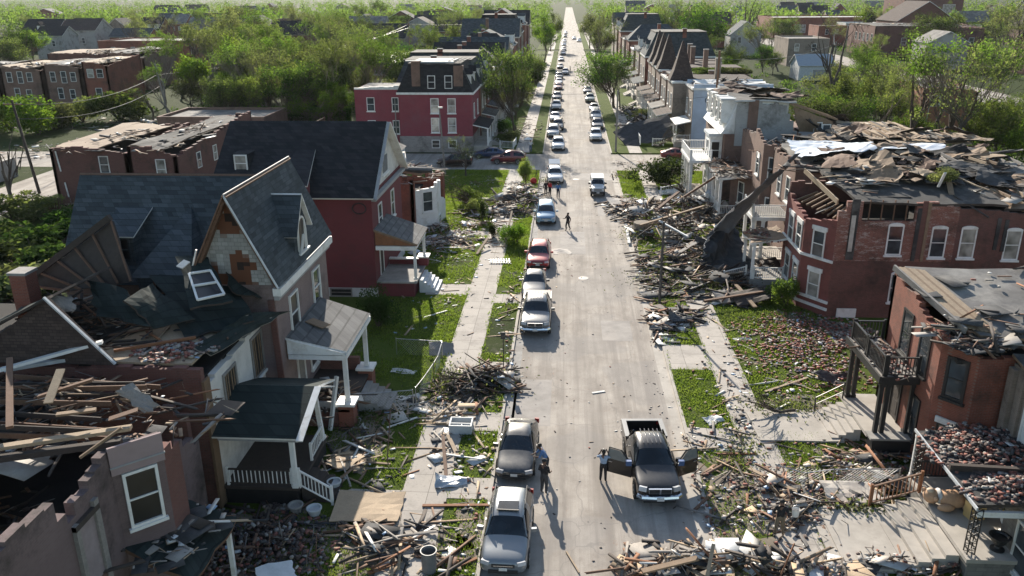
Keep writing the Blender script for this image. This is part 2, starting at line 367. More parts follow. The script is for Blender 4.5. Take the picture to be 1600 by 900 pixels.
# ------------------------------------------------------------------ ground, streets, lawns
def road_mat():
    m, t, n, l, bs = newmat('dusty_asphalt'); p = pos(t)
    base = ramp(t, noise(t, p, .4, 9, .72), [(.32, (.25, .215, .18)), (.5, (.37, .33, .285)), (.68, (.46, .415, .36))])
    track = noise(t, mapped(t, p, (1.1, .045, 1)), 1.0, 4, .6)
    c = mix(t, ramp(t, track, [(.42, (0, 0, 0)), (.62, (.75, .75, .75))]), base, (.21, .185, .16))
    c = mix(t, ramp(t, noise(t, mapped(t, p, (.5, .12, 1)), .8, 5, .7), [(.5, (0, 0, 0)), (.66, (.7, .7, .7))]), c, (.5, .45, .39))
    c = mix(t, ramp(t, noise(t, p, 1.1, 7, .85), [(.6, (0, 0, 0)), (.68, (.8, .8, .8))]), c, (.25, .165, .12))
    c = mix(t, ramp(t, noise(t, p, 6.5, 6, .8), [(.6, (0, 0, 0)), (.7, (.7, .7, .7))]), c, (.15, .135, .12))
    c = mix(t, ramp(t, noise(t, mapped(t, p, (2.6, .03, 1)), 1.0, 5, .75), [(.5, (0, 0, 0)), (.66, (.6, .6, .6))]), c, (.24, .21, .185))
    c = mix(t, ramp(t, noise(t, mapped(t, p, (.9, .5, 1)), 1.4, 8, .8), [(.64, (0, 0, 0)), (.7, (.75, .75, .75))]), c, (.36, .19, .13))
    c = mix(t, ramp(t, noise(t, p, .13, 3, .5), [(.52, (0, 0, 0)), (.54, (.35, .35, .35))]), c, (.25, .235, .22))
    v = nd(t, 'ShaderNodeTexVoronoi', feature='DISTANCE_TO_EDGE'); v.inputs['Scale'].default_value = .22
    wv = nd(t, 'ShaderNodeVectorMath', operation='ADD'); l.new(p, wv.inputs[0])
    nz = nd(t, 'ShaderNodeTexNoise'); nz.inputs['Scale'].default_value = .9; l.new(p, nz.inputs['Vector']); l.new(nz.outputs['Color'], wv.inputs[1]); l.new(wv.outputs[0], v.inputs['Vector'])
    c = mix(t, ramp(t, v.outputs['Distance'], [(.002, (.5, .5, .5)), (.007, (0, 0, 0))]), c, (.2, .185, .17))
    sp = noise(t, p, 22, 3, .7); c = mix(t, ramp(t, sp, [(.3, (.35, .35, .35)), (.6, (0, 0, 0))]), c, (.2, .18, .165))
    l.new(c, bs.inputs['Base Color']); bs.inputs['Roughness'].default_value = .92; bs.inputs['Specular IOR Level'].default_value = .2; bump(t, bs, sp, .25, .01); return m
def grass_mat(name, a, b, d, amt):
    m, t, n, l, bs = newmat(name); p = pos(t)
    c = ramp(t, noise(t, p, .5, 6, .7), [(.3, a), (.7, b)])
    c = mix(t, noise(t, p, 9, 4, .7), c, dk(a, .45))
    c = mix(t, ramp(t, noise(t, p, .28, 7, .78), [(amt, (0, 0, 0)), (amt+.1, (1, 1, 1))]), c, d)
    c = mix(t, ramp(t, noise(t, p, 3.2, 5, .8), [(.62, (0, 0, 0)), (.7, (.8, .8, .8))]), c, dk(d, 1.3))
    l.new(c, bs.inputs['Base Color']); bs.inputs['Roughness'].default_value = .95
    bs.inputs['Specular IOR Level'].default_value = .05; bump(t, bs, noise(t, p, 16, 3), .8, .06); return m
def paving(name, col, sx, sy):
    m, t, n, l, bs = newmat(name); p = pos(t)
    b = nd(t, 'ShaderNodeTexBrick'); b.offset = 0; b.inputs['Scale'].default_value = 1; b.inputs['Brick Width'].default_value = sx; b.inputs['Row Height'].default_value = sy
    b.inputs['Mortar Size'].default_value = .015; b.inputs['Color1'].default_value = (*col, 1); b.inputs['Color2'].default_value = (*dk(col, .86), 1); b.inputs['Mortar'].default_value = (*dk(col, .35), 1)
    l.new(p, b.inputs['Vector'])
    c = mix(t, ramp(t, noise(t, p, .8, 7, .75), [(.48, (0, 0, 0)), (.7, (.8, .8, .8))]), b.outputs['Color'], dk(col, .55))
    c = mix(t, ramp(t, noise(t, p, 7, 5, .75), [(.56, (0, 0, 0)), (.7, (.7, .7, .7))]), c, dk(col, .45))
    l.new(c, bs.inputs['Base Color']); bs.inputs['Roughness'].default_value = .92; bump(t, bs, noise(t, p, 12, 4), .2, .01); return m
ROAD = road_mat()
PATCH = plain('road_patch', (.3, .275, .25), .93, .25, .8, dirt=(.38, .34, .3))
LAWN = grass_mat('lawn', (.075, .115, .018), (.135, .17, .04), (.15, .125, .08), .58)
LAWN2 = grass_mat('rough_ground', (.035, .055, .016), (.07, .09, .028), (.14, .125, .1), .58)
WALK = paving('walk_slabs', (.42, .38, .335), 1.5, 1.45)
def sheet(name, x0, x1, y0, y1, z, mat, t=None):
    b = MB()
    if t: b.box(x0, x1, y0, y1, z-t, z, mat)
    else: b.poly([(x0, y0, z), (x1, y0, z), (x1, y1, z), (x0, y1, z)], mat)
    return b.build(name, kind='structure')
KL, KR = -3.1, 6.35
sheet('terrain', -3500, 3500, -300, 7000, -.02, LAWN2)
sheet('street', KL, KR, 0, 1300, 0.0, ROAD)
for x0, x1, y0, y1, mt in ((-.4, 1.9, 69, 76, 'CONC_D'), (2.6, 4.6, 50, 53.5, 'CONC'), (-2.7, -.6, 38.5, 44, 'CONC'), (.6, 5.9, 99, 103, 'CONC_D'), (3.4, 5.8, 82, 90, 'CONC_D')): sheet('road_patch', x0, x1, y0, y1, .004, PATCH)
for x, y in ((1.35, 99.5), (1.6, 62.5)):
    b = MB(); b.lathe((x, y, .0), [(.42, 0), (.42, .008), (.36, .014), (.1, .014)], 20, METAL_D); tag(b.build('manhole_cover'), {99: 'round manhole cover at the crossing', 62: 'round manhole cover in mid street by the red SUV', 33: 'round manhole cover near the woman in the road'}[int(y)], 'manhole cover')
b = MB()
for x0, x1 in ((-400, KL), (KR, 500)): b.poly([(x0, 105, -.004), (x1, 105, -.004), (x1, 116, -.004), (x0, 116, -.004)], ROAD)
b.build('cross_street', kind='structure')
sheet('alley', -67, -58.5, 20, 104.9, -.006, ROAD); sheet('back_street', 84, 95, 60, 900, -.008, ROAD)
sheet('back_street', -133, -124, 130, 700, -.008, ROAD)
for (y0, y1) in ((4, 104.4), (116.6, 330), (340, 620)):
    b = MB(); b.box(KL-.17, KL, y0, y1, -.05, .13, CONC); b.box(KR, KR+.17, y0, y1, -.05, .13, CONC); b.build('kerb', kind='structure')
    a = MB(); a.box(-12, KL-.171, y0, y1, -.05, .10, LAWN) if y0 > 100 else a.box(-34, KL-.171, y0, y1, -.05, .10, LAWN)
    a.build('lawn', kind='structure')
    a = MB(); a.box(KR+.171, 40, y0, y1, -.05, .10, LAWN); a.build('lawn', kind='structure')
    sheet('sidewalk', -7.2, -5.1, y0, y1, .125, WALK, .05); sheet('sidewalk', 8.95, 10.75, y0, y1, .125, WALK, .05)
sheet('gutter', KL, KL+.55, 0, 104.9, .004, CONC_D); sheet('gutter', KR-.6, KR, 0, 104.9, .004, CONC)
# front walks
b = MB()
for x0, x1, y0, y1 in ((-9.6, -7.201, 39.6, 41.3), (-10.4, -7.201, 57.9, 60.3), (-5.099, KL-.171, 44.3, 46.1), (-5.099, KL-.171, 56.3, 58.2), (-5.099, KL-.171, 31.5, 33.2), (-9.6, -7.201, 30.2, 32), (-5.099, KL-.171, 37.6, 39.6),
                       (KR+.171, 8.949, 45.6, 49.3), (KR+.171, 8.949, 36.2, 38.5), (10.751, 13.7, 38.2, 40.8), (10.751, 12.4, 29.3, 32), (-10.5, -7.201, 74, 75.6), (-5.099, KL-.171, 92, 94)):
    b.box(x0, x1, y0, y1, .03, .12, WALK)
b.build('front_walk', kind='structure')
b = MB(); b.box(-5.0, KL-.172, 47.3, 53.4, .05, .108, LAWN2); b.build('bare_soil', kind='structure')
# mown lawn beyond the crossing on the right and hillside field
b = MB(); b.box(10.9, 16.5, 122, 133, .0, .45, LAWN); b.build('raised_lawn', kind='structure')
# grass blades on the nearer lawns: nobody could count them
HARD = [(-7.2, -5.1, 20, 105), (8.95, 10.75, 20, 105), (-9.6, -7.2, 39.6, 41.3), (-10.4, -7.2, 57.9, 60.3), (-5.1, KL, 44.3, 46.1), (-5.1, KL, 56.3, 58.2), (-5.1, KL, 31.5, 33.2), (-9.6, -7.2, 30.2, 32), (-5.1, KL, 37.6, 39.6), (KR, 8.95, 45.6, 49.3), (KR, 8.95, 36.2, 38.5), (10.75, 13.7, 38.2, 40.8), (10.75, 13.6, 27, 32), (-10.5, -7.2, 74, 75.6), (-5.1, KL, 92, 94), (-15.5, -9.2, 30, 35.5), (-14.1, -9.2, 37.2, 43.2), (-14, -9.3, 57, 62.2), (13.4, 20, 36, 41.5), (13.2, 20, 26, 33), (13, 20, 65, 69.2), (14, 20, 60, 64.2), (12, 20, 79.6, 86.4), (11.6, 20, 87.8, 95.2), (-5.0, KL, 47.3, 53.4)]
def grass(name, rects, dens, label):
    P = []
    for x0, x1, y0, y1 in rects:
        n = int((x1-x0)*(y1-y0)*dens); P.append(np.column_stack([NR.uniform(x0, x1, n), y0+(y1-y0)*NR.rand(n)**1.25]))
    P = np.concatenate(P)
    keep = (np.sin(P[:,0]*1.7+np.sin(P[:,1]*.9)*2)+np.sin(P[:,1]*1.3+P[:,0]*.6)+.8*np.sin(P[:,0]*.5+P[:,1]*.23)+NR.uniform(-2, 2, len(P))) > -.35
    for x0, x1, y0, y1 in HARD: e = NR.rand(len(P))**3*.3-.02; keep &= ~((P[:,0] > x0+e) & (P[:,0] < x1-e) & (P[:,1] > y0+e) & (P[:,1] < y1-e))
    P = P[keep]; N = len(P); k = (.7+P[:,1]/90); h = NR.uniform(.04, .13, N)*k; a = NR.uniform(0, 6.28, N); wd = NR.uniform(.015, .045, N)*k
    b0 = np.column_stack([P[:,0]-np.cos(a)*wd, P[:,1]-np.sin(a)*wd, np.full(N, .095)]); b1 = np.column_stack([P[:,0]+np.cos(a)*wd, P[:,1]+np.sin(a)*wd, np.full(N, .095)])
    tp = np.column_stack([P[:,0]+NR.uniform(-.09, .09, N), P[:,1]+NR.uniform(-.09, .09, N), .1+h])
    V = np.stack([b0, b1, tp], 1).reshape(-1, 3); me = bpy.data.meshes.new(name)
    me.vertices.add(3*N); me.loops.add(3*N); me.polygons.add(N); me.vertices.foreach_set('co', V.ravel())
    me.loops.foreach_set('vertex_index', np.arange(3*N, dtype=np.int32)); me.polygons.foreach_set('loop_start', (np.arange(N)*3).astype(np.int32))
    me.materials.append(MATS['grass_blade']); me.update(calc_edges=True)
    o = bpy.data.objects.new(name, me); COL.objects.link(o); tag(o, label, 'grass', kind='stuff')
leafmat('grass_blade', (.1, .138, .026), (.19, .215, .062), .5)
grass('grass', [(-14, -7.0, 26, 104), (-5.3, KL-.12, 26, 104)], 210, 'green lawn grass in front of the houses left of the street')
grass('grass', [(KR+.1, 9.15, 26, 104), (10.55, 17.5, 26, 104)], 210, 'green lawn grass in front of the houses right of the street')
# ------------------------------------------------------------------ house parts
def win(par, o, u, n, a, z, w=1.0, h=1.8, glass=None, fr=None, sill=True, lintel=None, t=.09, mid=True, dep=.07, name='window'):
    """sash window on a wall: o = wall point, u along, n outward, a = left edge"""
    fr = fr or W_WHITE; glass = glass or GLASS; m = MB(); F = lambda *k: m.fbox(o, u, n, *k, fr)
    F(a-t, a, -.02, dep, z, z+h); F(a+w, a+w+t, -.02, dep, z, z+h); F(a-t, a+w+t, -.02, dep+.002, z+h, z+h+t); F(a-t, a+w+t, -.02, dep+.002, z-t, z)
    if mid: F(a, a+w, -.02, dep-.025, z+h*.5-.03, z+h*.5+.03)
    f = m.build(name, par); g = MB(); g.fbox(o, u, n, a+.004, a+w-.004, -.01, .018, z+.004, z+h-.004, glass); g.build('pane', f)
    if sill: s = MB(); s.fbox(o, u, n, a-t-.08, a+w+t+.08, -.02, .15, z-t-.12, z-t-.003, W_WHITE if sill is True else sill); s.build('sill', f)
    if lintel: s = MB(); s.fbox(o, u, n, a-t-.1, a+w+t+.1, -.02, .1, z+h+t+.003, z+h+t+.28, lintel); s.build('lintel', f)
    return f
def door(par, o, u, n, a, z, w=.95, h=2.1, mat=None, fr=None, open_=False):
    m = MB(); fr = fr or W_WHITE
    m.fbox(o, u, n, a-.1, a, -.02, .08, z, z+h, fr); m.fbox(o, u, n, a+w, a+w+.1, -.02, .08, z, z+h, fr); m.fbox(o, u, n, a-.1, a+w+.1, -.02, .082, z+h, z+h+.1, fr)
    f = m.build('door_frame', par); g = MB(); g.fbox(o, u, n, a+.005, a+w-.005, -.01, .03, z, z+h-.005, mat or W_TRIM)
    for k in (.12, .56): g.fbox(o, u, n, a+w*.2, a+w*.8, .03, .045, z+h*k, z+h*(k+.34), mat or W_TRIM)
    g.build('door', f); return f
def rail(par, p, q, h=.9, sp=.16, mat=None, top=None, name='railing', posts=True, th=.035):
    m = MB(); mat = mat or W_WHITE; top = top or mat; p, q = Vector(p), Vector(q); L = (q-p).length; k = Vector((0, 0, 1))
    m.bar(p+k*h, q+k*h, .09, .06, top); m.bar(p+k*.12, q+k*.12, .06, .05, top)
    n = max(1, int(L/sp))
    for i in range(n):
        c = p+(q-p)*((i+.5)/n); m.bar(c+k*.145, c+k*(h-.031), th, th, mat, up=(q-p).normalized())
    if posts:
        for e in (p, q): m.bar(e-k*.02, e+k*(h+.12), .11, .11, mat, up=(q-p).normalized())
    return m.build(name, par)
def steps(par, x0, x1, y0, y1, z0, z1, n, mat, axis='x', name='steps'):
    """flight falling from z1 at x0 (or y0) to z0 at x1 (or y1)"""
    m = MB()
    for i in range(n):
        f0, f1 = i/n, (i+1)/n; z = z1-(z1-z0)*(i+1)/(n+1)
        if axis == 'x': m.box(min(x0+(x1-x0)*f0, x0+(x1-x0)*f1), max(x0+(x1-x0)*f0, x0+(x1-x0)*f1), y0+.001*i, y1-.001*i, z0-.1, z, mat)
        else: m.box(x0, x1, min(y0+(y1-y0)*f0, y0+(y1-y0)*f1), max(y0+(y1-y0)*f0, y0+(y1-y0)*f1), z0-.1, z, mat)
    return m.build(name, par)
def post(par, x, y, z0, z1, w=.2, mat=None, lean=(0, 0), name='post'):
    m = MB(); mat = mat or W_WHITE; p, q = Vector((x, y, z0)), Vector((x+lean[0], y+lean[1], z1))
    m.bar(p, q, w, w, mat, up=(0, 1, 0)); m.bar(p, p+(q-p)*.06, w*1.35, w*1.35, mat, up=(0, 1, 0)); m.bar(q-(q-p)*.05, q, w*1.3, w*1.3, mat, up=(0, 1, 0)); return m.build(name, par)
SPLIT = {'gable', 'rafter', 'chimney_breast', 'chimney', 'pillar', 'bargeboard', 'downspout', 'cornice', 'string_course'}
def part(par, name, fn):
    m = MB(); fn(m)
    if name in SPLIT: return m.pieces(name, par)[0]
    return m.build(name, par)
def torn(par, x0, x1, y0, y1, z, n, seed, mats=None, slope=(0, 0)):
    r = random.Random(seed); xm, ym = (x0+x1)/2, (y0+y1)/2
    for i in range(n):
        x, y, a, lx, ly = r.uniform(x0, x1), r.uniform(y0, y1), r.uniform(-.5, .5), r.uniform(.7, 2.2), r.uniform(.5, 1.5); M = Euler((r.gauss(0, .16), r.gauss(0, .16), a)).to_matrix(); c = Vector((x, y, z+slope[0]*(x-xm)+slope[1]*(y-ym)+r.uniform(.1, .35)))
        q = [c+M@Vector(k) for k in ((-lx, -ly, 0), (lx, -ly, 0), (lx, ly, 0), (-lx, ly, 0))]; part(par, 'torn_roofing', lambda m: m.warp(*q, .05, r.choice(mats or [TAR, SC_T, WD_TAN, WD_TAN, WD_BRN, WD_PALE, DARK]), 6, 5, .16, .28, seed*50+i, WD_DARK))
def joists(par, x0, x1, y0, y1, z, n, seed):
    r = random.Random(seed)
    for i in range(n):
        x = x0+(x1-x0)*(i+.5)/n
        if r.random() < .82: part(par, 'joist', lambda m: m.bar((x, y0+r.uniform(0, 1.2), z+r.uniform(-.05, .1)), (x+r.uniform(-.4, .4), y1-r.uniform(0, 1.5), z+r.uniform(-.05, .2)), .08, .2, r.choice([WD_TAN, WD_PALE, WD_GREY])))
def chimney(par, x, y, z0, z1, wx=.7, wy=.9, mat=None):
    m = MB(); mat = mat or BR_RED; m.box(x-wx/2, x+wx/2, y-wy/2, y+wy/2, z0, z1, mat); m.box(x-wx/2-.06, x+wx/2+.06, y-wy/2-.06, y+wy/2+.06, z1+.001, z1+.14, CONC_D); return m.build('chimney', par)
RECTS = [(-34,-10,15,100),(13,42,18,104),(-32,-9,116,128)]
XP, XN, YP, YN = Vector((1, 0, 0)), Vector((-1, 0, 0)), Vector((0, 1, 0)), Vector((0, -1, 0))
# ------------------------------------------------------------------ loose debris
BK_R = plain('loose_brick_red', (.25, .1, .075), .9, .4, 3); BK_M = plain('loose_brick_mortared', (.36, .28, .24), .9, .35, 3); BK_D = plain('loose_brick_sooty', (.09, .065, .058), .9, .4, 3)
SC_W = plain('scrap_white', (.58, .57, .54), .7, .2, 3); SC_B = plain('scrap_blue', (.25, .36, .5), .6, .3, 2); SC_T = plain('scrap_tar', (.05, .05, .052), .9, .4, 2); SC_S = plain('scrap_siding', (.5, .52, .53), .6, .2, 2)
DMATS = [WD_PALE, WD_TAN, WD_BRN, WD_DARK, WD_GREY, SC_W, BK_R, BK_M, BK_D, PLAST, PLY, SC_T, SC_S, CONC_D, WD_ORG, SC_B]
TYPES = {  # length, width, thickness ranges, materials
 'plank': ((.5, 2.7), (.06, .15), (.02, .05), (0, 1, 2, 2, 2, 3, 3, 4, 4, 14)),
 'dark':  ((.6, 3.0), (.07, .19), (.03, .08), (2, 3, 3, 3, 2, 3, 11)),
 'pale':  ((.5, 2.4), (.06, .15), (.02, .04), (0, 1, 1, 4, 4, 5, 10)),
 'lath':  ((.3, 1.5), (.02, .05), (.012, .025), (0, 1, 4, 4, 2, 3, 2)),
 'brick': ((.16, .25), (.09, .13), (.06, .08), (6, 6, 6, 6, 7, 8, 8, 13)),
 'sooty': ((.16, .28), (.09, .16), (.06, .1), (8, 8, 8, 8, 6, 11, 13)),
 'sheet': ((.6, 1.7), (.4, 1.1), (.015, .03), (9, 10, 11, 11, 12, 5, 4)),
 'tar':   ((.6, 2.0), (.4, 1.3), (.015, .03), (11, 11, 3, 11, 13)),
 'scrap': ((.1, .42), (.06, .26), (.008, .04), (5, 9, 12, 13, 11, 0, 15, 3, 2)),
 'rock':  ((.08, .26), (.07, .2), (.05, .12), (9, 13, 13, 7, 8, 13))}
HEAPW = {'floor_wreckage': 'dark wreckage inside', 'brick_litter': 'loose bricks', 'roof_litter': 'roof wreckage', 'broken_timber': 'tangled timber', 'porch_debris': 'porch debris', 'broken_cornice': 'crumbled brick edge', 'balcony_litter': 'brick bits'}
def heap(name, label, blobs, mixd, n, z0=.1, tilt=.35, slope=(0, 0), parent=None, aim=None, cat='debris', kind='stuff', lump=0.0):
    """blobs: (x, y, rx, ry, rot, height); mixd: {type: weight}"""
    ar = np.array([b[2]*b[3] for b in blobs]); ar = ar/ar.sum(); ks = list(mixd); wk = np.array([mixd[k] for k in ks], float); wk /= wk.sum()
    bi = NR.choice(len(blobs), n, p=ar); ti = NR.choice(len(ks), n, p=wk); C_, S_, E_, K_ = [], [], [], []
    x0 = np.mean([b[0] for b in blobs]); y0 = np.mean([b[1] for b in blobs])
    n = int(n*1.25); bi = NR.choice(len(blobs), n, p=ar); ti = NR.choice(len(ks), n, p=wk)
    for i in range(n):
        x, y, rx, ry, ro, h = blobs[bi[i]]; r = NR.rand()**.8*1.4; a = NR.rand()*6.283
        if lump: a += lump*math.sin(3*a+x)
        dx, dy = r*rx*math.cos(a), r*ry*math.sin(a); px, py = x+dx*math.cos(ro)-dy*math.sin(ro), y+dx*math.sin(ro)+dy*math.cos(ro)
        if x > KR and px < KR-.2: px = KR-.2+(KR-.2-px)*.45
        elif x < KL and px > KL+.3 and y < 104 and x > -12: px = KL+.3-(px-KL-.3)*.45
        hz = h*max(0, 1-r*r)*(.25+.75*NR.rand()); L, W_, T, ms = TYPES[ks[ti[i]]]
        tl = tilt*(.25+min(1, hz*1.2)) if ks[ti[i]] != 'lath' else tilt
        l = L[0]*.7+(L[1]-L[0]*.7)*NR.rand()**1.9; sz = (l, NR.uniform(*W_), NR.uniform(*T)); rz = NR.uniform(0, 6.283) if aim is None or NR.rand() < .35 else aim+NR.normal(0, .25)
        ey = NR.normal(0, tl*(.6 if l > 1.2 else 1)); ex = NR.normal(0, tl)
        zz = z0+hz+slope[0]*(px-x0)+slope[1]*(py-y0)+sz[2]*.5+abs(math.sin(ey))*l*.32
        C_.append((px, py, zz)); S_.append(sz); E_.append((ex, ey, rz)); K_.append(ms[NR.randint(len(ms))])
    if parent is not None and label is None:
        label = HEAPW.get(name, 'broken boards')+' on the '+' '.join(parent['label'].split()[:10]); parent = None
    return boxes(name, C_, S_, E_, K_, DMATS, kind, label, cat, parent)
# ================================================================== LEFT SIDE, near to far
# ---- nearest ruin, bottom left corner
h = thing('ruined_house', 'roofless mauve brick house with broken rafters heaped on top at the bottom left', 'house', (-19, 23, 0))
def f(m):
    m.jwall((-15, 16.5), (-15, 23), .32, 0, [(0, 7.5), (.45, 7.7), (.62, 6.5), (.85, 7.0), (1, 7.4)], BR_MAUVE, .42, .3, 3)
    m.jwall((-15, 23), (-13.75, 24.15), .32, 0, [(0, 7.3), (1, 7.3)], BR_MAUVE, .5, .1, 4)
    m.jwall((-13.75, 24.15), (-13.75, 25.3), .32, 0, [(0, 6.9), (1, 6.2)], BR_DARK, .4, .2, 5)
    m.jwall((-13.75, 25.3), (-15, 26.5), .32, 0, [(0, 5.6), (1, 4.6)], BR_MAUVE, .4, .3, 6)
    m.jwall((-15, 26.5), (-15, 29.2), .32, 0, [(0, 4.6), (.5, 5.1), (1, 4.2)], BR_MAUVE, .4, .4, 7)
    m.jwall((-15.3, 29.3), (-34, 29.3), .3, 0, [(0, 5.5), (.3, 6.6), (1, 6.8)], BR_DARK, .5, .3, 8)
    m.jwall((-22, 18.3), (-15.35, 18.3), .3, 0, [(0, 5.2), (.6, 5.6), (1, 7.4)], BR_RED, .5, .35, 9)
part(h, 'wall', f)
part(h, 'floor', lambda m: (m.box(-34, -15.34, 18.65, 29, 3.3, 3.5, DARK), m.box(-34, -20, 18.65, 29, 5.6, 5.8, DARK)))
o45, u45, n45 = Vector((-15, 23, 0)), Vector((1.25, 1.15, 0)).normalized(), Vector((1.15, -1.25, 0)).normalized()
part(h, 'lintel_panel', lambda m: (m.fbox(o45, u45, n45, -.02, 1.72, .0, .1, 6.35, 7.4, plain('mauve_render', (.3, .225, .22), .9, .12, 1.5)), m.fbox(o45, u45, n45, -.04, 1.74, .0, .13, 6.62, 6.68, W_TRIM)))
win(h, o45, u45, n45, .38, 4.25, .95, 1.95, GL_DARK, t=.1, dep=.1)
part(h, 'door', lambda m: (m.fbox((-15, 16.5, 0), YP, XP, 4.2, 5.1, -.02, .05, 3.2, 5.9, plain('door_lilac_board', (.27, .22, .22), .8, .2, 2)), m.fbox((-15, 16.5, 0), YP, XP, 4.0, 4.2, -.02, .14, 3.2, 6.1, WD_GREY), m.fbox((-15, 16.5, 0), YP, XP, 5.1, 5.35, -.02, .14, 3.2, 6.3, WD_GREY), m.fbox((-15, 16.5, 0), YP, XP, 4.0, 5.35, -.02, .15, 5.9, 6.09, WD_DARK)))
def f(m):
    for k in range(9): y = 24.2+k*.55; m.bar((-23.5+k*.2, y, 7.0+.25*rnd.random()), (-15.6-rnd.random()*1.2, y+rnd.uniform(-.5, .5), 6.9+.7*rnd.random()), .06, .2, WD_DARK if k % 2 else WD_BRN)
    m.bar(G(-40, 705, 7.2), G(205, 668, 7.6), .3, .12, WD_PALE); m.bar(G(-40, 722, 6.9), G(190, 690, 7.2), .25, .2, WD_DARK)
    m.bar(G(15, 668, 7.8), G(15, 560, 8.3), .22, .1, WD_BRN); m.bar(G(75, 630, 8.2), G(95, 577, 8.7), .3, .05, WD_PALE)
    m.bar(G(60, 620, 8.0), G(145, 593, 8.6), .2, .1, WD_BRN); m.bar(G(88, 648, 8.0), G(150, 640, 8.0), .22, .08, WD_TAN)
    m.warp(G(178, 610, 8.2), G(205, 598, 8.3), G(245, 635, 7.6), G(228, 648, 7.4), .04, WD_GREY, 5, 5, .05, .1, 3)
    m.bar(G(125, 715, 7.4), G(190, 668, 8.2), .1, .08, WD_TAN); m.bar(G(170, 655, 7.8), G(215, 640, 8), .3, .04, WD_BRN)
    m.bar(G(130, 680, 7), G(150, 705, 7), .08, .08, WD_DARK)
part(h, 'rafter', f)
heap('floor_wreckage', None, [(-18, 21, 2.6, 2.4, 0, 1.6), (-21, 22, 3, 3, 0, 1.8)], {'dark': 6, 'plank': 3, 'lath': 3, 'sooty': 4}, 260, 3.5, .4, parent=h)
heap('broken_timber', None, [(-19.5, 27, 4.8, 2.3, .0, 1.0), (-22.5, 25.5, 4, 2.4, 0, .9)], {'plank': 5, 'dark': 4, 'pale': 3, 'lath': 3, 'tar': 1, 'scrap': 1}, 430, 6.4, .28, parent=h)
part(h, 'porch_roof', lambda m: m.warp((-15, 22.9, 3.5), (-12.4, 22.2, 2.75), (-12.1, 25.7, 2.9), (-14.4, 26.2, 3.4), .14, SH_GREEN, 6, 6, .05, .08, 8, WD_BRN))
post(h, -12.55, 22.7, 0, 2.7, .16); post(h, -12.4, 25.3, 0, 2.75, .16)
heap('roof_litter', None, [(-13.7, 24.2, 1.2, 1.6, 0, .12)], {'pale': 1, 'tar': 2, 'scrap': 5, 'lath': 2}, 60, 3.25, .15, parent=h)
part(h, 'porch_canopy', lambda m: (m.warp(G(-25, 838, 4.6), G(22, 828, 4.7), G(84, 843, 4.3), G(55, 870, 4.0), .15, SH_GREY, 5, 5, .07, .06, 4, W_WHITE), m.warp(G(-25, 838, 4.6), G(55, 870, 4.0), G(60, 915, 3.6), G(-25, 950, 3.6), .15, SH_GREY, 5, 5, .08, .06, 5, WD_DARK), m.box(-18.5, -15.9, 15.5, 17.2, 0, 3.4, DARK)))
# ---- collapsed brick and stucco house with dark green roofing
h = thing('collapsed_house', 'brown brick and white stucco house with caved in dark green roof and fallen window', 'house', (-20, 34, 0))
part(h, 'wall', lambda m: (m.jwall((-36, 30.2), (-15, 30.2), .3, 0, [(0, 6.9), (1, 6.9)], BR_DARK, .6, .12, 11), m.jwall((-36, 39), (-36, 30.5), .3, 0, [(0, 6.6), (1, 6.6)], BR_DARK, .6, .3, 12),
    m.box(-15.0, -14.88, 30.14, 30.7, 0, 6.3, plain('brown_corner_brick', (.17, .105, .06), .9, .2, 2))))
part(h, 'front_wall', lambda m: m.jwall((-14.9, 30.71), (-14.9, 38.4), .3, 0, [(0, 6.1), (1, 6.4)], STUCCO, .5, .12, 13))
for a, z in ((1.3, 3.7), (4.7, 3.95)):
    w_ = win(h, (-14.9, 30.71, 0), YP, XP, a, z, 1.25, 1.95, GL_DARK, WD_GREY, mid=False, t=.12)
    part(w_, 'bar', lambda m: [m.fbox((-14.9, 30.71, 0), YP, XP, a+k, a+k+.07, .02, .05, z, z+1.95, WD_TAN) for k in (.15, .38, .75, 1.02)])
gx0, gx1, ga, gz, gt = -25.2, -18.6, -21.0, 7.0, 9.9
part(h, 'gable', lambda m: m.prism([(gx0, 30.15, gz), (gx1, 30.15, gz), (ga, 30.15, gt)], (0, .25, 0), SH_BROWN))
part(h, 'bargeboard', lambda m: (m.bar((ga, 30.05, gt+.1), (gx1+.1, 30.05, gz+.1), .07, .13, SC_S, up=(0, 1, 0)), m.bar(G(0, 578, 7.2), G(160, 534, 7.9), .12, .3, W_WHITE, up=(0, 1, 0)), m.bar(G(8, 577, 7.0), G(134, 556, 7.2), .14, .34, SC_S, up=(0, 1, 0))))
part(h, 'roof', lambda m: (m.warp((ga, 29.9, gt+.1), (ga-.2, 35.5, gt-.4), (gx0-1.6, 35.5, 7.0), (gx0-1.6, 29.9, 7.0), .1, SH_GREEN, 6, 6, .05, .12, 21, WD_DARK),))
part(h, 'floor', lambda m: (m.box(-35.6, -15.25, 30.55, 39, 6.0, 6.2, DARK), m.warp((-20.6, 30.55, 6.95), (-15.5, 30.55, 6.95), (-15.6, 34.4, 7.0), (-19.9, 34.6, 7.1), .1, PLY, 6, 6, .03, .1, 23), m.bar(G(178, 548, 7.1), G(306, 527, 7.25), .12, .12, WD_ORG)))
heap('brick_litter', None, [(-16.7, 31.7, 1.3, .9, .2, .18)], {'brick': 8, 'rock': 1, 'scrap': 1}, 240, 7.0, .3, parent=h)
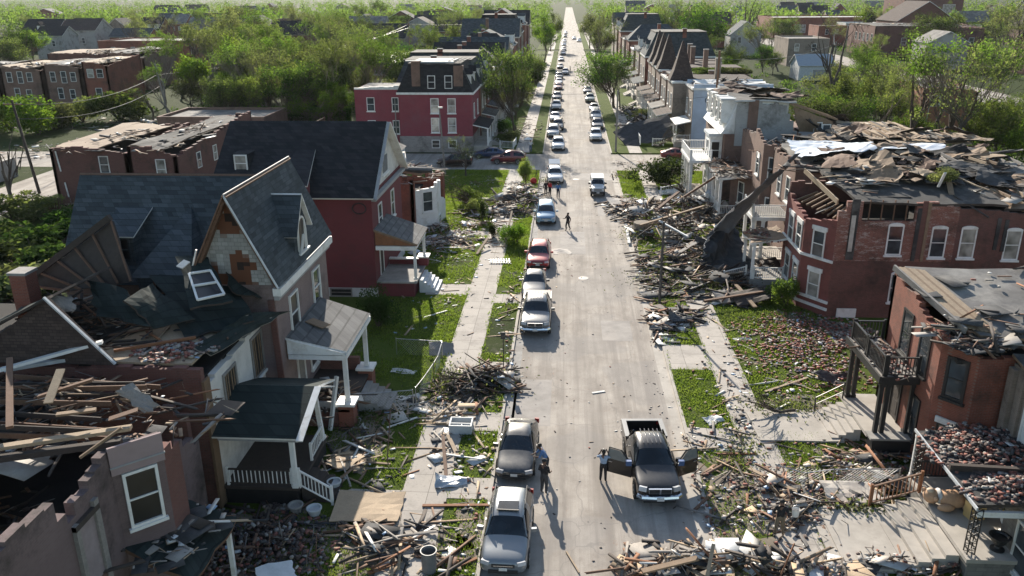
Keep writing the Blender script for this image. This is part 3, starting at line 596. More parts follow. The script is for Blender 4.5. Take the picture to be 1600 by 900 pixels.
def f(m):
    m.warp(G(225, 410, 8.65), G(345, 405, 8.95), G(400, 500, 7.25), G(290, 530, 7.15), .08, SH_GREEN, 9, 9, .07, .18, 24, WD_DARK)
    m.warp(G(340, 395, 9.55), G(405, 430, 8.35), G(425, 470, 7.35), G(360, 455, 8.25), .08, SH_GREEN, 6, 6, .1, .15, 25, WD_DARK)
    m.warp(G(275, 400, 9.65), G(322, 398, 9.70), G(362, 470, 8.35), G(300, 482, 8.35), .1, SH_GREEN, 5, 5, .03, .08, 26, WD_DARK)
    m.warp(G(138, 440, 9.25), G(198, 452, 8.95), G(238, 512, 7.65), G(150, 490, 8.25), .08, SH_GREEN, 6, 6, .08, .15, 27, WD_DARK)
    m.warp(G(195, 470, 8.85), G(240, 440, 8.75), G(300, 500, 7.65), G(240, 512, 7.55), .08, SH_GREEN, 6, 6, .08, .1, 28, WD_DARK)
    m.warp(G(75, 462, 9.65), G(112, 462, 9.25), G(118, 488, 8.75), G(95, 488, 8.95), .06, WD_GREY, 5, 5, .08, .1, 29, WD_DARK)
    m.warp(G(300, 545, 7.25), G(385, 490, 7.55), G(452, 485, 6.65), G(330, 556, 6.85), .06, SH_GREEN, 8, 4, .06, .12, 30, WD_GREY)
part(h, 'torn_roofing', f)
def f(m):
    A, B, C2, D2 = G(175, 345, 11.2), G(206, 440, 8.6), G(110, 455, 7.6), G(38, 445, 7.4)
    m.warp(A, B, C2, D2, .12, WD_DARK, 6, 6, .05, .05, 31)
    for k in range(6):
        f_ = k/5; p = D2*(1-f_)+A*f_; q = C2*(1-f_)+B*f_; m.bar(p+Vector((0, -.12, .05)), q+Vector((0, -.12, .05)), .08, .12, WD_BRN)
    m.bar(D2+Vector((0, -.15, .1)), A+Vector((0, -.1, .2)), .2, .3, WD_DARK); m.bar(G(40, 436, 7.9), G(122, 388, 8.4), .5, .05, SC_W)
part(h, 'torn_roof_frame', f)
chimney(h, -26.1, 36.2, 3, 8.9, .8, .9)
_a, _b, _c, _d = G(275, 400, 9.65), G(322, 398, 9.7), G(362, 470, 8.35), G(300, 482, 8.35); _n = (_b-_a).cross(_d-_a).normalized(); _n = _n if _n.z > 0 else -_n
WP = lambda u, v, o=.16: (_a*(1-u)+_b*u)*(1-v)+(_d*(1-u)+_c*u)*v+_n*o
part(h, 'fallen_window', lambda m: ([m.bar(WP(*p), WP(*q), .1, .08, W_WHITE, up=_n) for p, q in (((.22, .42), (.86, .4)), ((.86, .4), (.9, .9)), ((.9, .9), (.2, .92)), ((.2, .92), (.22, .42)), ((.21, .66), (.88, .65)))], m.poly([WP(.24, .44, .13), WP(.85, .42, .13), WP(.88, .88, .13), (WP(.22, .9, .13))], GL_DARK)))
part(h, 'flashing', lambda m: m.bar(WP(.0, .3, .2), WP(.3, .2, .25), .4, .05, SC_W, up=_n))
heap('roof_litter', None, [(-21.5, 33.5, 2.4, 1.8, -.3, .7), (-23.5, 35.5, 2, 2, 0, 1.0), (-16.4, 35.5, .9, 2.2, .2, .4), (-18.5, 33, 1.6, .5, .2, .2)], {'dark': 8, 'plank': 3, 'lath': 5, 'scrap': 1}, 210, 7.0, .3, parent=h)
heap('porch_debris', None, [(-13.6, 36.3, 1.0, 1.3, .3, .5)], {'dark': 5, 'lath': 5, 'plank': 2}, 70, 1.4, .3, parent=h)
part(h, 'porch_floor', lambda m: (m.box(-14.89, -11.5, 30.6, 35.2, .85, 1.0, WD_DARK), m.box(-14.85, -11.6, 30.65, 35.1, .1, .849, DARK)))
part(h, 'porch_roof', lambda m: (m.slab([(-14.88, 30.1, 3.75), (-11.1, 30.1, 3.75), (-11.1, 33.1, 4.75), (-14.88, 33.1, 4.75)], .1, SH_GREEN, W_WHITE), m.slab([(-14.88, 33.103, 4.75), (-11.1, 33.103, 4.75), (-11.1, 35.9, 3.75), (-14.88, 35.9, 3.75)], .1, SH_GREEN, W_WHITE),
    m.bar((-11.05, 30.0, 3.7), (-11.05, 33.1, 4.72), .06, .3, W_WHITE, up=(1, 0, 0)), m.bar((-11.0, 33.1, 4.72), (-11.2, 35.6, 3.5), .06, .3, W_WHITE, up=(1, 0, 0)), m.bar((-14.7, 30.3, 3.6), (-11.2, 30.3, 3.6), .12, .2, W_TRIM)))
for y, l in ((30.7, (0, 0)), (34.9, (-.25, .1))): post(h, -11.65, y, 1.0, 3.65, .2, lean=l)
rail(h, (-14.7, 30.72, 1.0), (-11.8, 30.72, 1.0), .8, .19, W_WHITE, WD_DARK); rail(h, (-11.6, 32.9, 1.0), (-11.6, 34.7, 1.0), .8, .2)
steps(h, -11.5, -10.1, 30.9, 32.6, .1, 1.0, 4, WD_DARK); rail(h, (-11.5, 30.75, .95), (-10.1, 30.75, .1), .85, .17)
# ---- steep gabled house with slate roof
h = thing('gabled_house', 'pale pinkish brick house with steep slate grey gable, arched dormer and front porch', 'house', (-19, 42, 0))
EX, RX, LX, EZ, RZ, y0, y1 = -13.62, -15.75, -18.1, 8.25, 12.75, 36.4, 45.9
part(h, 'wall', lambda m: (m.box(-18, -14, 36.8, 45.6, 0, 8.25, BR_PINK), m.box(-26.2, -18.001, 39.4, 46.6, 0, 7.5, BR_PINK)))
part(h, 'gable', lambda m: (m.prism([(-18, 36.8, 8.251), (-14.05, 36.8, 8.251), (RX, 36.8, 12.4)], (0, .2, 0), SH_PALE), m.prism([(-18, 45.6, 8.251), (-14.05, 45.6, 8.251), (RX, 45.6, 12.4)], (0, -.2, 0), SH_PALE)))
rf = part(h, 'roof', lambda m: (m.slab([(RX, y0, RZ), (RX, y1, RZ), (EX, y1, EZ), (EX, y0, EZ)], .14, SH_SLATE, WD_BRN), m.slab([(RX-.003, y0, RZ), (RX-.003, y1, RZ), (LX, y1, EZ-.2), (LX, y0, EZ-.2)], .14, SH_SLATE, WD_BRN),
    m.slab([(-26.4, 42.9, 12.4), (RX-.4, 42.9, 12.4), (RX-.4, 39.1, 7.3), (-26.4, 39.1, 7.3)], .14, SH_SLATE, WD_BRN), m.slab([(-26.4, 42.903, 12.4), (RX-.4, 42.903, 12.4), (RX-.4, 46.9, 7.3), (-26.4, 46.9, 7.3)], .14, SH_SLATE, WD_BRN)))
part(h, 'end_gable', lambda m: m.prism([(-26.2, 39.4, 7.5), (-26.2, 46.6, 7.5), (-26.2, 42.9, 12.2)], (.2, 0, 0), SH_PALE))
part(h, 'bargeboard', lambda m: (m.bar((RX, y0-.05, RZ), (EX, y0-.05, EZ), .06, .1, SC_S, up=(0, 1, 0)), m.bar((RX, y0-.05, RZ), (LX, y0-.05, EZ), .07, .2, WD_BRN, up=(0, 1, 0)), m.bar((RX, y0, RZ+.04), (RX, y1, RZ+.04), .07, .05, W_TRIM), m.bar((LX+.2, y0-.1, EZ+.3), (LX+.75, y0-.1, EZ+1.9), .06, .1, W_WHITE, up=(0, 1, 0))))
part(h, 'cornice', lambda m: (m.box(-14, -13.6, 36.6, 45.8, 7.75, 8.13, W_WHITE), m.box(-14, -13.75, 36.7, 45.7, 7.5, 7.749, W_TRIM)))
d = part(h, 'dormer', lambda m: (m.box(-15.2, -13.9, 40.1, 42.3, 8.6, 10.1, SH_SLATE), m.prism([(-13.9, 40.1, 10.101), (-13.9, 42.3, 10.101), (-13.9, 41.2, 11.6)], (-1.3, 0, 0), SH_SLATE)))
part(d, 'dormer_roof', lambda m: (m.slab([(-13.65, 39.85, 9.75), (-13.65, 41.2, 11.75), (-15.6, 41.2, 11.75), (-15.1, 39.85, 9.75)], .08, SH_SLATE, W_WHITE), m.slab([(-13.65, 41.203, 11.75), (-13.65, 42.55, 9.75), (-15.1, 42.55, 9.75), (-15.6, 41.203, 11.75)], .08, SH_SLATE, W_WHITE)))
def f(m):
    pts = [(-13.88, 41.2+.62*math.cos(a), 9.75+.75*math.sin(a)) for a in [math.pi*k/10 for k in range(11)]]+[(-13.88, 40.58, 8.75), (-13.88, 41.82, 8.75)]
    m.prism(pts, (.02, 0, 0), GL_DARK)
    ring = pts[:11]; [m.bar(Vector(p)+Vector((.03, 0, 0)), Vector(q)+Vector((.03, 0, 0)), .1, .1, W_WHITE) for p, q in zip(ring, ring[1:])]
    m.bar((-13.84, 40.58, 8.7), (-13.84, 40.58, 9.75), .1, .1, W_WHITE, up=(0, 1, 0)); m.bar((-13.84, 41.82, 8.7), (-13.84, 41.82, 9.75), .1, .1, W_WHITE, up=(0, 1, 0)); m.box(-13.88, -13.7, 40.4, 42, 8.6, 8.7, W_WHITE)
    m.bar((-13.75, 40.6, 8.65), (-13.6, 40.75, 9.7), .35, .05, SC_S, up=(1, 0, 0)); m.bar((-13.8, 41.5, 8.75), (-13.8, 41.6, 10.2), .06, .05, W_WHITE, up=(0, 1, 0))
part(d, 'dormer_window', f)
d = part(h, 'dormer', lambda m: m.box(-23.6, -22.3, 39.7, 41.6, 8.2, 10.0, SH_SLATE)); part(d, 'dormer_roof', lambda m: (m.slab([(-23.9, 39.3, 9.85), (-22.0, 39.3, 9.85), (-22.0, 42, 10.95), (-23.9, 42, 10.95)], .07, SH_SLATE, W_WHITE)))
win(d, (-23.6, 39.7, 0), XP, YN, .25, 8.5, .8, 1.1, GL_DARK, SH_SLATE, False)
part(h, 'hipped_bay', lambda m: (m.box(-21.2, -18.4, 37.6, 39.6, 6, 8.3, SH_SLATE), m.poly([(-21.5, 37.4, 8.301), (-18.3, 37.4, 8.301), (-19.9, 41.8, 10.9)], SH_SLATE), m.poly([(-21.5, 37.4, 8.301), (-19.9, 41.8, 10.9), (-21.5, 40.3, 8.301)], SH_SLATE), m.poly([(-18.3, 37.4, 8.301), (-18.3, 40.3, 8.301), (-19.9, 41.8, 10.9)], SH_SLATE)))
win(h, (-21.2, 37.6, 0), XP, YN, .9, 6.8, 1.1, 1.3, GL_DARK, WD_BRN, False)
for a, g in ((1.9, GL_DARK), (5.9, GLASS)): win(h, (-14, 36.8, 0), YP, XP, a, 4.9, 1.15, 2.0, g, dep=.1)
part(h, 'downspout', lambda m: (m.bar(G(417, 425, 8.2), G(462, 495, 5.2), .25, .12, SC_S), m.bar((-14.2, 36.75, 7.5), (-14.0, 36.7, .3), .3, .12, BR_DARK, up=(0, 1, 0))))
part(h, 'porch_roof', lambda m: (m.slab([(-13.99, 37.6, 5.15), (-10.9, 37.6, 4.45), (-10.9, 42.9, 4.45), (-13.99, 43.6, 5.15)], .12, SH_GREY, W_WHITE), m.prism([(-13.9, 37.55, 4.3), (-11.0, 37.55, 4.3), (-11.0, 37.55, 4.42), (-13.9, 37.55, 5.1)], (0, -.08, 0), W_WHITE), m.box(-11.1, -10.9, 37.5, 42.9, 4.05, 4.3, W_WHITE), m.box(-13.9, -11.101, 37.5, 37.7, 4.0, 4.25, W_WHITE), m.bar(G(483, 500, 5.1), G(510, 510, 5.0), .6, .05, WD_TAN)))
for y in (38.0, 42.3):
    post(h, -11.15, y, 1.5, 4.05, .22); part(h, 'pier', lambda m: (m.box(-11.6, -10.8, y-.4, y+.4, 0, 1.35, BR_RED), m.box(-11.7, -10.7, y-.5, y+.5, 1.351, 1.49, W_WHITE)))
part(h, 'porch_floor', lambda m: (m.box(-13.99, -11.0, 37.6, 42.8, 1.0, 1.15, WD_DARK), m.box(-13.98, -11.65, 37.65, 42.7, .1, .999, BR_DARK), m.box(-13.9, -11.6, 37.7, 37.85, 1.16, 1.5, W_TRIM)))
part(h, 'porch_wall', lambda m: m.box(-13.9, -11.61, 42.4, 42.7, 1.151, 1.9, BR_DARK))
door(h, (-14, 36.8, 0), YP, XP, 2.2, 1.16, 1, 2.2, WD_GREY); win(h, (-14, 36.8, 0), YP, XP, 4.4, 1.8, 1.0, 1.7, GL_DARK)
steps(h, -10.99, -9.3, 39.4, 41.5, .1, 1.1, 5, CONC_D)
heap('porch_debris', None, [(-12.6, 39.2, 1.1, 1.2, .3, .45)], {'dark': 4, 'lath': 4, 'sheet': 1, 'plank': 2, 'scrap': 2}, 60, 1.15, .3, parent=h)
# ---- red painted house with black gable roof
h = thing('red_house', 'dark red painted house with broad black shingle roof and white street gable', 'house', (-19.5, 62.5, 0))
part(h, 'wall', lambda m: (m.box(-25.3, -13.9, 57.2, 68, .8, 7.9, P_RED), m.box(-25.35, -13.85, 57.15, 68.05, 0, .8, plain('white_parging', (.5, .49, .47), .9, .15, 1.5)), m.box(-33, -25.301, 58.5, 66.5, 0, 6.4, P_RED)))
part(h, 'gable', lambda m: (m.prism([(-13.95, 57.2, 7.9), (-13.95, 68, 7.9), (-13.95, 62.6, 12.1)], (-.2, 0, 0), plain('white_gable_shingle', (.6, .58, .54), .85, .15, 2, dirt=(.35, .3, .24))), m.prism([(-25.3, 57.2, 7.901), (-25.3, 68, 7.901), (-25.3, 62.6, 12.1)], (.2, 0, 0), P_RED)))
part(h, 'roof', lambda m: (m.slab([(-25.8, 56.7, 7.75), (-13.6, 56.7, 7.75), (-13.6, 62.6, 12.35), (-25.8, 62.6, 12.35)], .15, SH_BLACK, W_WHITE), m.slab([(-25.8, 62.603, 12.35), (-13.6, 62.603, 12.35), (-13.6, 68.5, 7.75), (-25.8, 68.5, 7.75)], .15, SH_BLACK, W_WHITE), m.box(-33.2, -25.81, 58.3, 66.7, 6.4, 6.55, ROOFG)))
part(h, 'bargeboard', lambda m: (m.bar((-13.5, 62.6, 12.25), (-13.5, 68.6, 7.55), .1, .4, W_WHITE, up=(1, 0, 0)), m.bar((-13.5, 62.6, 12.25), (-13.5, 56.7, 7.65), .1, .25, W_TRIM, up=(1, 0, 0)), m.box(-13.85, -13.5, 57, 68.2, 7.45, 7.7, W_TRIM)))
w_ = win(h, (-13.95, 57.2, 0), YP, XP, 4.3, 8.5, 1.9, 1.3, GL_DARK, W_WHITE); part(w_, 'tracery', lambda m: [m.bar((-13.86, 61.6+k*.3, 8.55), (-13.86, 61.9+k*.3, 9.75), .05, .06, W_TRIM, up=(1, 0, 0)) for k in range(5)])
part(h, 'roof_bay', lambda m: (m.box(-20.2, -18.3, 56.0, 57.19, 7.3, 8.9, P_RED), m.slab([(-20.5, 55.7, 8.85), (-18.0, 55.7, 8.85), (-18.6, 60.3, 10.6), (-20, 60.3, 10.6)], .1, SH_BLACK, W_WHITE)))
w_ = win(h, (-24.2, 58.8, 0), XP, YN, 0, 9.25, .8, 1.1, GL_CURT); part(w_, 'dormer_cheek', lambda m: (m.box(-24.4, -23.2, 58.86, 60.2, 9.0, 10.5, SH_BLACK)))
for a in (2.0, 6.6): win(h, (-13.9, 57.2, 0), YP, XP, a, 4.6, 1.05, 2.0, GLASS)
win(h, (-25.35, 57.15, 0), XP, YN, 8.0, .2, 1.5, .5, GL_DARK, WD_GREY, False); part(h, 'cable_coil', lambda m: m.tube([(-14.8+.5*math.cos(a), 57.1, 6.9+.4*math.sin(a)) for a in [k*.6 for k in range(22)]], .04, 5, W_BLACK))
part(h, 'porch_roof', lambda m: (m.slab([(-13.89, 57.3, 5.3), (-10.7, 57.3, 4.2), (-10.7, 62, 4.2), (-13.89, 62, 5.3)], .15, SH_GREY, WD_TAN), m.prism([(-13.8, 57.28, 4.1), (-10.9, 57.28, 4.1), (-13.8, 57.28, 5.1)], (0, .1, 0), WD_ORG), m.box(-13.8, -10.85, 57.2, 57.45, 3.75, 4.05, W_WHITE), m.box(-11.1, -10.85, 57.46, 61.9, 3.75, 4.05, W_WHITE)))
for y in (57.6, 61.6): post(h, -11.0, y, 2.0 if y > 60 else 1.4, 3.75, .2)
part(h, 'porch_floor', lambda m: (m.box(-13.89, -10.9, 57.3, 61.9, 1.15, 1.3, CONC_D), m.box(-13.88, -11.1, 57.4, 61.8, .1, 1.149, P_RED), m.box(-11.4, -10.7, 61.2, 62, 1.301, 1.95, P_RED), m.box(-11.5, -10.6, 61.1, 62.1, 1.951, 2.06, W_WHITE), m.box(-13.8, -11.41, 61.5, 61.8, 1.301, 1.7, P_RED), m.box(-13.8, -11.41, 61.45, 61.85, 1.701, 1.8, W_WHITE)))
door(h, (-13.9, 57.2, 0), YP, XP, 1.6, 1.31, 1, 2.2, WD_DARK); steps(h, -10.89, -9.5, 58.3, 60.8, .1, 1.3, 5, plain('painted_steps', (.55, .56, .57), .7, .2, 2))
# ---- collapsed house with white siding bay
h = thing('wrecked_house', 'half collapsed brick house with white sided bay window spilling timber beside the red house', 'house', (-16, 77, 0))
part(h, 'wall', lambda m: (m.jwall((-26, 74), (-14, 74), .3, 0, [(0, 6), (.5, 5.8), (1, 5.6)], BR_RED, .5, .4, 41), m.jwall((-14, 74), (-14, 75), .3, 0, [(0, 5.4), (1, 5.2)], BR_RED, .4, .3, 42), m.jwall((-12, 80.5), (-14, 82), .3, 0, [(0, 5), (1, 4.4)], BR_RED, .5, .3, 43), m.jwall((-14, 82), (-26, 82), .3, 0, [(0, 4), (1, 6)], BR_RED, .5, .5, 44)))
part(h, 'bay', lambda m: (m.jwall((-14, 75), (-12.2, 76.4), .25, 0, [(0, 4.1), (1, 4.3)], W_WHITE, .5, .1, 45), m.jwall((-12.2, 76.4), (-12.2, 79), .25, 0, [(0, 4.6), (1, 4.3)], W_WHITE, .5, .1, 46), m.jwall((-12.2, 79), (-12, 80.5), .25, 0, [(0, 2.8), (1, 2.2)], W_WHITE, .5, .4, 47)))
win(h, (-14, 75, 0), Vector((1.8, 1.4, 0)).normalized(), Vector((1.4, -1.8, 0)).normalized(), .8, 2.0, .95, 1.8, GLASS); win(h, (-12.2, 76.4, 0), YP, XP, .9, .4, 1, .7, GL_DARK, sill=False)
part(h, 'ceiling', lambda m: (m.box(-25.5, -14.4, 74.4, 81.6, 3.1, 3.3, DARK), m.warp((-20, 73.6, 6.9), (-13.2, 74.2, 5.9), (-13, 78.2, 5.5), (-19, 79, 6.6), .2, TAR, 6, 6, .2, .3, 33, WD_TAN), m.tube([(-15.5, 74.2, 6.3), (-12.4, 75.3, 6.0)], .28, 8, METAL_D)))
heap('broken_timber', None, [(-15.5, 77, 3, 3, 0, 1.0)], {'plank': 5, 'pale': 4, 'brick': 3, 'lath': 3, 'sheet': 2}, 160, 5.2, .4, parent=h)
# ---- white garage block behind the red house
g_ = thing('garage', 'small plain white painted outbuilding behind the wrecked house at the crossing', 'garage', (-22, 95, 0))
part(g_, 'wall', lambda m: m.box(-25, -19.3, 92, 98, 0, 4.2, W_WHITE)); part(g_, 'roof', lambda m: m.prism([(-25.2, 91.8, 4.2), (-19.1, 91.8, 4.2), (-22.1, 91.8, 5.6)], (0, 6.4, 0), TAR))
# ================================================================== RIGHT SIDE, near to far
# ---- grey stone house, bottom right corner
h = thing('stone_house', 'tan and grey stone house with fallen bricks on its porch roof', 'house', (21, 29, 0))
part(h, 'wall', lambda m: (m.jwall((19.3, 33.45), (19.3, 22), -.0+.3, 0, [(0, 6.6), (.4, 6.9), (1, 6.4)], BR_TAN, .5, .25, 51), m.jwall((30, 33.15), (19.61, 33.15), .3, 0, [(0, 6.4), (1, 6.6)], BR_TAN, .5, .3, 52), m.box(17.4, 19.29, 21, 28.7, 0, 3.1, STONE_G)))
part(h, 'pilaster', lambda m: (m.box(19.1, 19.3, 33.0, 33.44, 3.3, 6.3, BR_TAN), m.box(19.18, 19.3, 32.3, 32.5, 3.3, 6.2, BR_TAN)))
part(h, 'roof', lambda m: (m.box(19.65, 30, 22, 33.1, 5.9, 6.1, ROOFG), m.warp((19.2, 33.6, 6.7), (26, 33.6, 6.8), (26, 29, 6.5), (19.2, 29, 6.5), .12, TAR, 6, 6, .1, .15, 53, WD_TAN)))
door(h, (19.3, 33.45, 0), YN, XN, 1.55, 3.4, 1.0, 2.2, W_WHITE); win(h, (19.3, 33.45, 0), YN, XN, 3.6, 4.2, 1.1, 1.9, GLASS); win(h, (17.4, 28.7, 0), YN, XN, 1.1, .6, 1.2, 1.9, GLASS); win(h, (19.3, 33.45, 0), YN, XN, 2.2, 1.5, 1.1, 1.5, GL_DARK)
part(h, 'porch_roof', lambda m: (m.slab([(15.6, 27.5, 3.25), (19.28, 27.5, 3.5), (19.28, 33.1, 3.5), (15.6, 33.1, 3.25)], .14, TAR, WD_DARK), m.bar((15.55, 27.3, 3.2), (15.55, 33.2, 3.25), .06, .13, SC_S), m.bar((15.6, 29.9, 3.4), (19.2, 29.6, 3.45), .2, .3, WD_DARK), m.box(15.7, 19.2, 27.45, 27.6, 2.75, 2.98, W_WHITE), m.bar((15.7, 30.0, 3.0), (19, 30.1, 2.9), .1, .2, W_WHITE)))
heap('brick_litter', None, [(17.6, 31.3, 1.8, 1.7, 0, .35), (17.6, 28.5, 1.6, .8, 0, .25)], {'brick': 7, 'sooty': 8, 'scrap': 1}, 900, 3.36, .45, parent=h, slope=(.07, 0))
def lattice(m, x, y, z0, z1, w):
    for sx in (-1, 1):
        for sy in (-1, 1): m.bar((x+sx*w, y+sy*w, z0), (x+sx*w, y+sy*w, z1), .035, .035, W_BLACK, up=(0, 1, 0))
    k = int((z1-z0)/.16)
    for i in range(k):
        za, zb = z0+(z1-z0)*i/k, z0+(z1-z0)*(i+1)/k; s = 1 if i % 2 else -1
        for sy in (-1, 1): m.bar((x-s*w, y+sy*w, za), (x+s*w, y+sy*w, zb), .03, .02, W_BLACK, up=(0, 1, 0)); m.bar((x+sy*w, y-s*w, za), (x+sy*w, y+s*w, zb), .03, .02, W_BLACK, up=(1, 0, 0))
part(h, 'post', lambda m: lattice(m, 15.75, 27.6, 1.05, 3.1, .14)); part(h, 'post', lambda m: lattice(m, 15.75, 32.9, 1.05, 3.1, .14)); post(h, 15.6, 33.0, 1.05, 3.1, .1); 
part(h, 'porch_floor', lambda m: (m.box(15.5, 19.29, 27.2, 33.1, .85, 1.02, CONC), m.box(15.6, 17.39, 27.3, 33, .1, .849, STONE_G)))
steps(h, 15.49, 13.5, 27.7, 31.6, .1, 1.0, 4, CONC); part(h, 'landing', lambda m: (m.box(11.2, 13.49, 27.4, 31.6, .1, .27, CONC), m.box(10.8, 11.199, 27.4, 31.4, .1, .2, CONC)))
rail(h, (13.5, 31.75, .25), (15.5, 31.75, 1.0), .95, .17, WD_ORG, WD_BRN); rail(h, (15.7, 32.9, 1.0), (18.5, 32.9, 1.0), .85, .14, W_BLACK, posts=False)
# ---- red brick house with black balcony
h = thing('brick_house', 'red brick house with two storey black wooden balcony and torn flat roof', 'house', (22, 37, 0))
part(h, 'wall', lambda m: (m.jwall((16.9, 41.2), (16.9, 35.0), .3, 0, [(0, 7.9), (.45, 7.7), (.7, 7.1), (1, 7.0)], BR_RED, .45, .22, 61), m.jwall((16.9, 35.0), (18.0, 33.75), .3, 0, [(0, 6.9), (1, 6.6)], BR_RED, .4, .2, 62), m.jwall((18.0, 33.75), (32, 33.75), .3, 0, [(0, 6.5), (1, 6.6)], BR_RED, .5, .15, 63), m.jwall((32, 41.2), (16.9, 41.2), .3, 0, [(0, 7.7), (1, 8)], BR_RED, .5, .2, 64)))
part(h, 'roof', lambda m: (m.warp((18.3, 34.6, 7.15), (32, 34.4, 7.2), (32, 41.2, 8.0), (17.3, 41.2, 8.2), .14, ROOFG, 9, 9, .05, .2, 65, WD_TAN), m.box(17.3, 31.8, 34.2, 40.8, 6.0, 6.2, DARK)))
part(h, 'roof_deck', lambda m: [m.bar((16.8+.16*k, 40.9-.02*k, 8.3-.016*k), (17.9+.16*k, 35.2-.05*k, 7.32-.016*k), .15, .03, WD_PALE if k % 3 else WD_TAN) for k in range(9)]+[m.bar((16.7, 40.9, 8.25), (17.8, 35.0, 7.25), .12, .3, WD_GREY)])
heap('roof_litter', None, [(23, 37.5, 5.2, 2.7, 0, .06)], {'brick': 3, 'tar': 3, 'plank': 3, 'scrap': 1, 'dark': 2}, 70, 7.72, .1, parent=h, slope=(0, .13))
heap('broken_cornice', None, [(17.6, 35.6, .7, 1.1, .3, .35), (18.6, 34.2, 1.4, .4, 0, .3)], {'plank': 3, 'brick': 5, 'dark': 2, 'lath': 2, 'tar': 1}, 170, 6.85, .4, parent=h)
o = (16.9, 41.2, 0)
for a in (2.0, 4.15): win(h, o, YN, XN, a, 4.55, .95, 2.05, GLASS, W_BLACK, W_BLACK, dep=.05, t=.13)
win(h, o, YN, XN, 4.15, 1.2, .95, 1.9, GLASS, W_BLACK, W_BLACK, t=.13); door(h, o, YN, XN, 2.0, .92, 1.0, 2.2, WD_DARK, W_BLACK)
u_, n_ = Vector((1.1, -1.25, 0)).normalized(), Vector((-1.25, -1.1, 0)).normalized()
win(h, (16.9, 35, 0), u_, n_, .5, 4.3, .7, 1.75, GLASS, W_BLACK, W_BLACK, t=.13); win(h, (16.9, 35, 0), u_, n_, .5, 1.5, .65, 1.3, GL_CURT, W_BLACK, False, W_WHITE)
part(h, 'balcony', lambda m: (m.box(15.1, 16.88, 36.5, 41.3, 4.0, 4.18, WD_GREY), m.box(15.0, 15.1, 36.4, 41.4, 3.9, 4.25, W_BLACK), m.box(15.101, 16.88, 36.38, 36.49, 3.9, 4.24, W_BLACK), m.box(15.2, 16.8, 36.6, 41.2, 3.75, 3.999, W_BLACK)))
for p, q in (((15.25, 36.6, 4.18), (15.25, 38.9, 4.18)), ((15.25, 39.1, 4.18), (15.25, 41.2, 4.18)), ((15.35, 36.6, 4.18), (16.8, 36.6, 4.18)), ((15.35, 41.2, 4.18), (16.8, 41.2, 4.18))): rail(h, p, q, 1.0, .16, W_BLACK, th=.04)
for y in (36.75, 40.95):
    for dx in (0, .3): post(h, 15.3+dx, y, .9, 3.74, .2, W_BLACK)
post(h, 16.75, 36.75, .9, 3.74, .16, W_BLACK)
part(h, 'porch_floor', lambda m: (m.box(15.0, 16.89, 36.9, 41.3, .75, .9, CONC), m.box(15.05, 16.89, 36.2, 36.89, .1, 1.0, W_BLACK), m.box(14.9, 16.9, 36.1, 36.88, 1.001, 1.1, CONC_D)))
steps(h, 14.99, 13.6, 37.6, 40.6, .1, .9, 4, CONC); part(h, 'handrail', lambda m: (m.bar((13.6, 40.7, .9), (15.0, 40.7, 1.75), .05, .05, W_BLACK), m.bar((13.6, 40.7, .5), (15.0, 40.7, 1.3), .04, .04, W_BLACK), m.bar((13.6, 40.7, .1), (13.6, 40.7, .93), .06, .06, W_BLACK, up=(0, 1, 0)), m.bar((15, 40.7, .9), (15, 40.7, 1.78), .06, .06, W_BLACK, up=(0, 1, 0))))
heap('balcony_litter', None, [(16.0, 38.8, .6, 2.0, 0, .1)], {'brick': 6, 'lath': 2, 'plank': 1}, 110, 4.19, .3, parent=h)
# ---- big dark brick house with corner bay
h = thing('brick_house', 'long dark brick house with white arched windows, torn brick side wall and red corner bay', 'house', (25, 60, 0))
o = Vector((18.2, 54.7, 0))
part(h, 'wall', lambda m: (m.box(18.2, 36, 54.7, 55.0, 0, 4.2, BR_DARK), m.jwall((18.2, 54.7), (19.75, 54.7), .3, 4.201, [(0, 7.4), (.4, 8.3), (1, 8.5)], BR_WORN, .4, .15, 71), m.box(19.751, 23.2, 54.7, 55.0, 4.201, 7.0, BR_WORN), m.jwall((23.201, 54.7), (26, 54.7), .3, 4.201, [(0, 8.4), (1, 8.1)], BR_WORN, .4, .15, 72), m.jwall((26.001, 54.7), (36, 54.7), .3, 4.201, [(0, 8.0), (1, 7.2)], BR_DARK, .5, .15, 73), m.jwall((36, 62), (16.8, 62), .3, 0, [(0, 8), (1, 8.2)], BR_DARK, .5, .3, 74)))
part(h, 'chimney_breast', lambda m: (m.box(19.0, 19.5, 54.6, 54.699, 4.3, 8.5, TAR), m.box(19.05, 19.32, 54.55, 54.6, 4.9, 7.4, PLAST), m.box(23.3, 23.55, 54.62, 54.699, 4.25, 7.9, TAR), m.box(23.9, 24.1, 54.6, 54.699, 4.25, 8.3, WD_TAN), m.box(23.56, 23.9, 54.65, 54.699, 4.4, 8.4, BR_DARK), m.box(29.0, 29.25, 54.65, 54.699, 5.0, 7.2, TAR), m.box(28.5, 28.75, 54.65, 54.699, 5.1, 7.3, TAR)))
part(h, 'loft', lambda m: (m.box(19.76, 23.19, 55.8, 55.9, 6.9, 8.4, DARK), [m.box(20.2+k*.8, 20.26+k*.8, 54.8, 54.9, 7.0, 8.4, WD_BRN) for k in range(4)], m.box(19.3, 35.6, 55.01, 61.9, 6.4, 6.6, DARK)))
BAYR = brickmat('bay_red_paint', (.27, .085, .068), (.21, .066, .054), (.2, .08, .068))
ub, nb = Vector((-1.5, 2.1, 0)).normalized(), Vector((-2.1, -1.5, 0)).normalized()
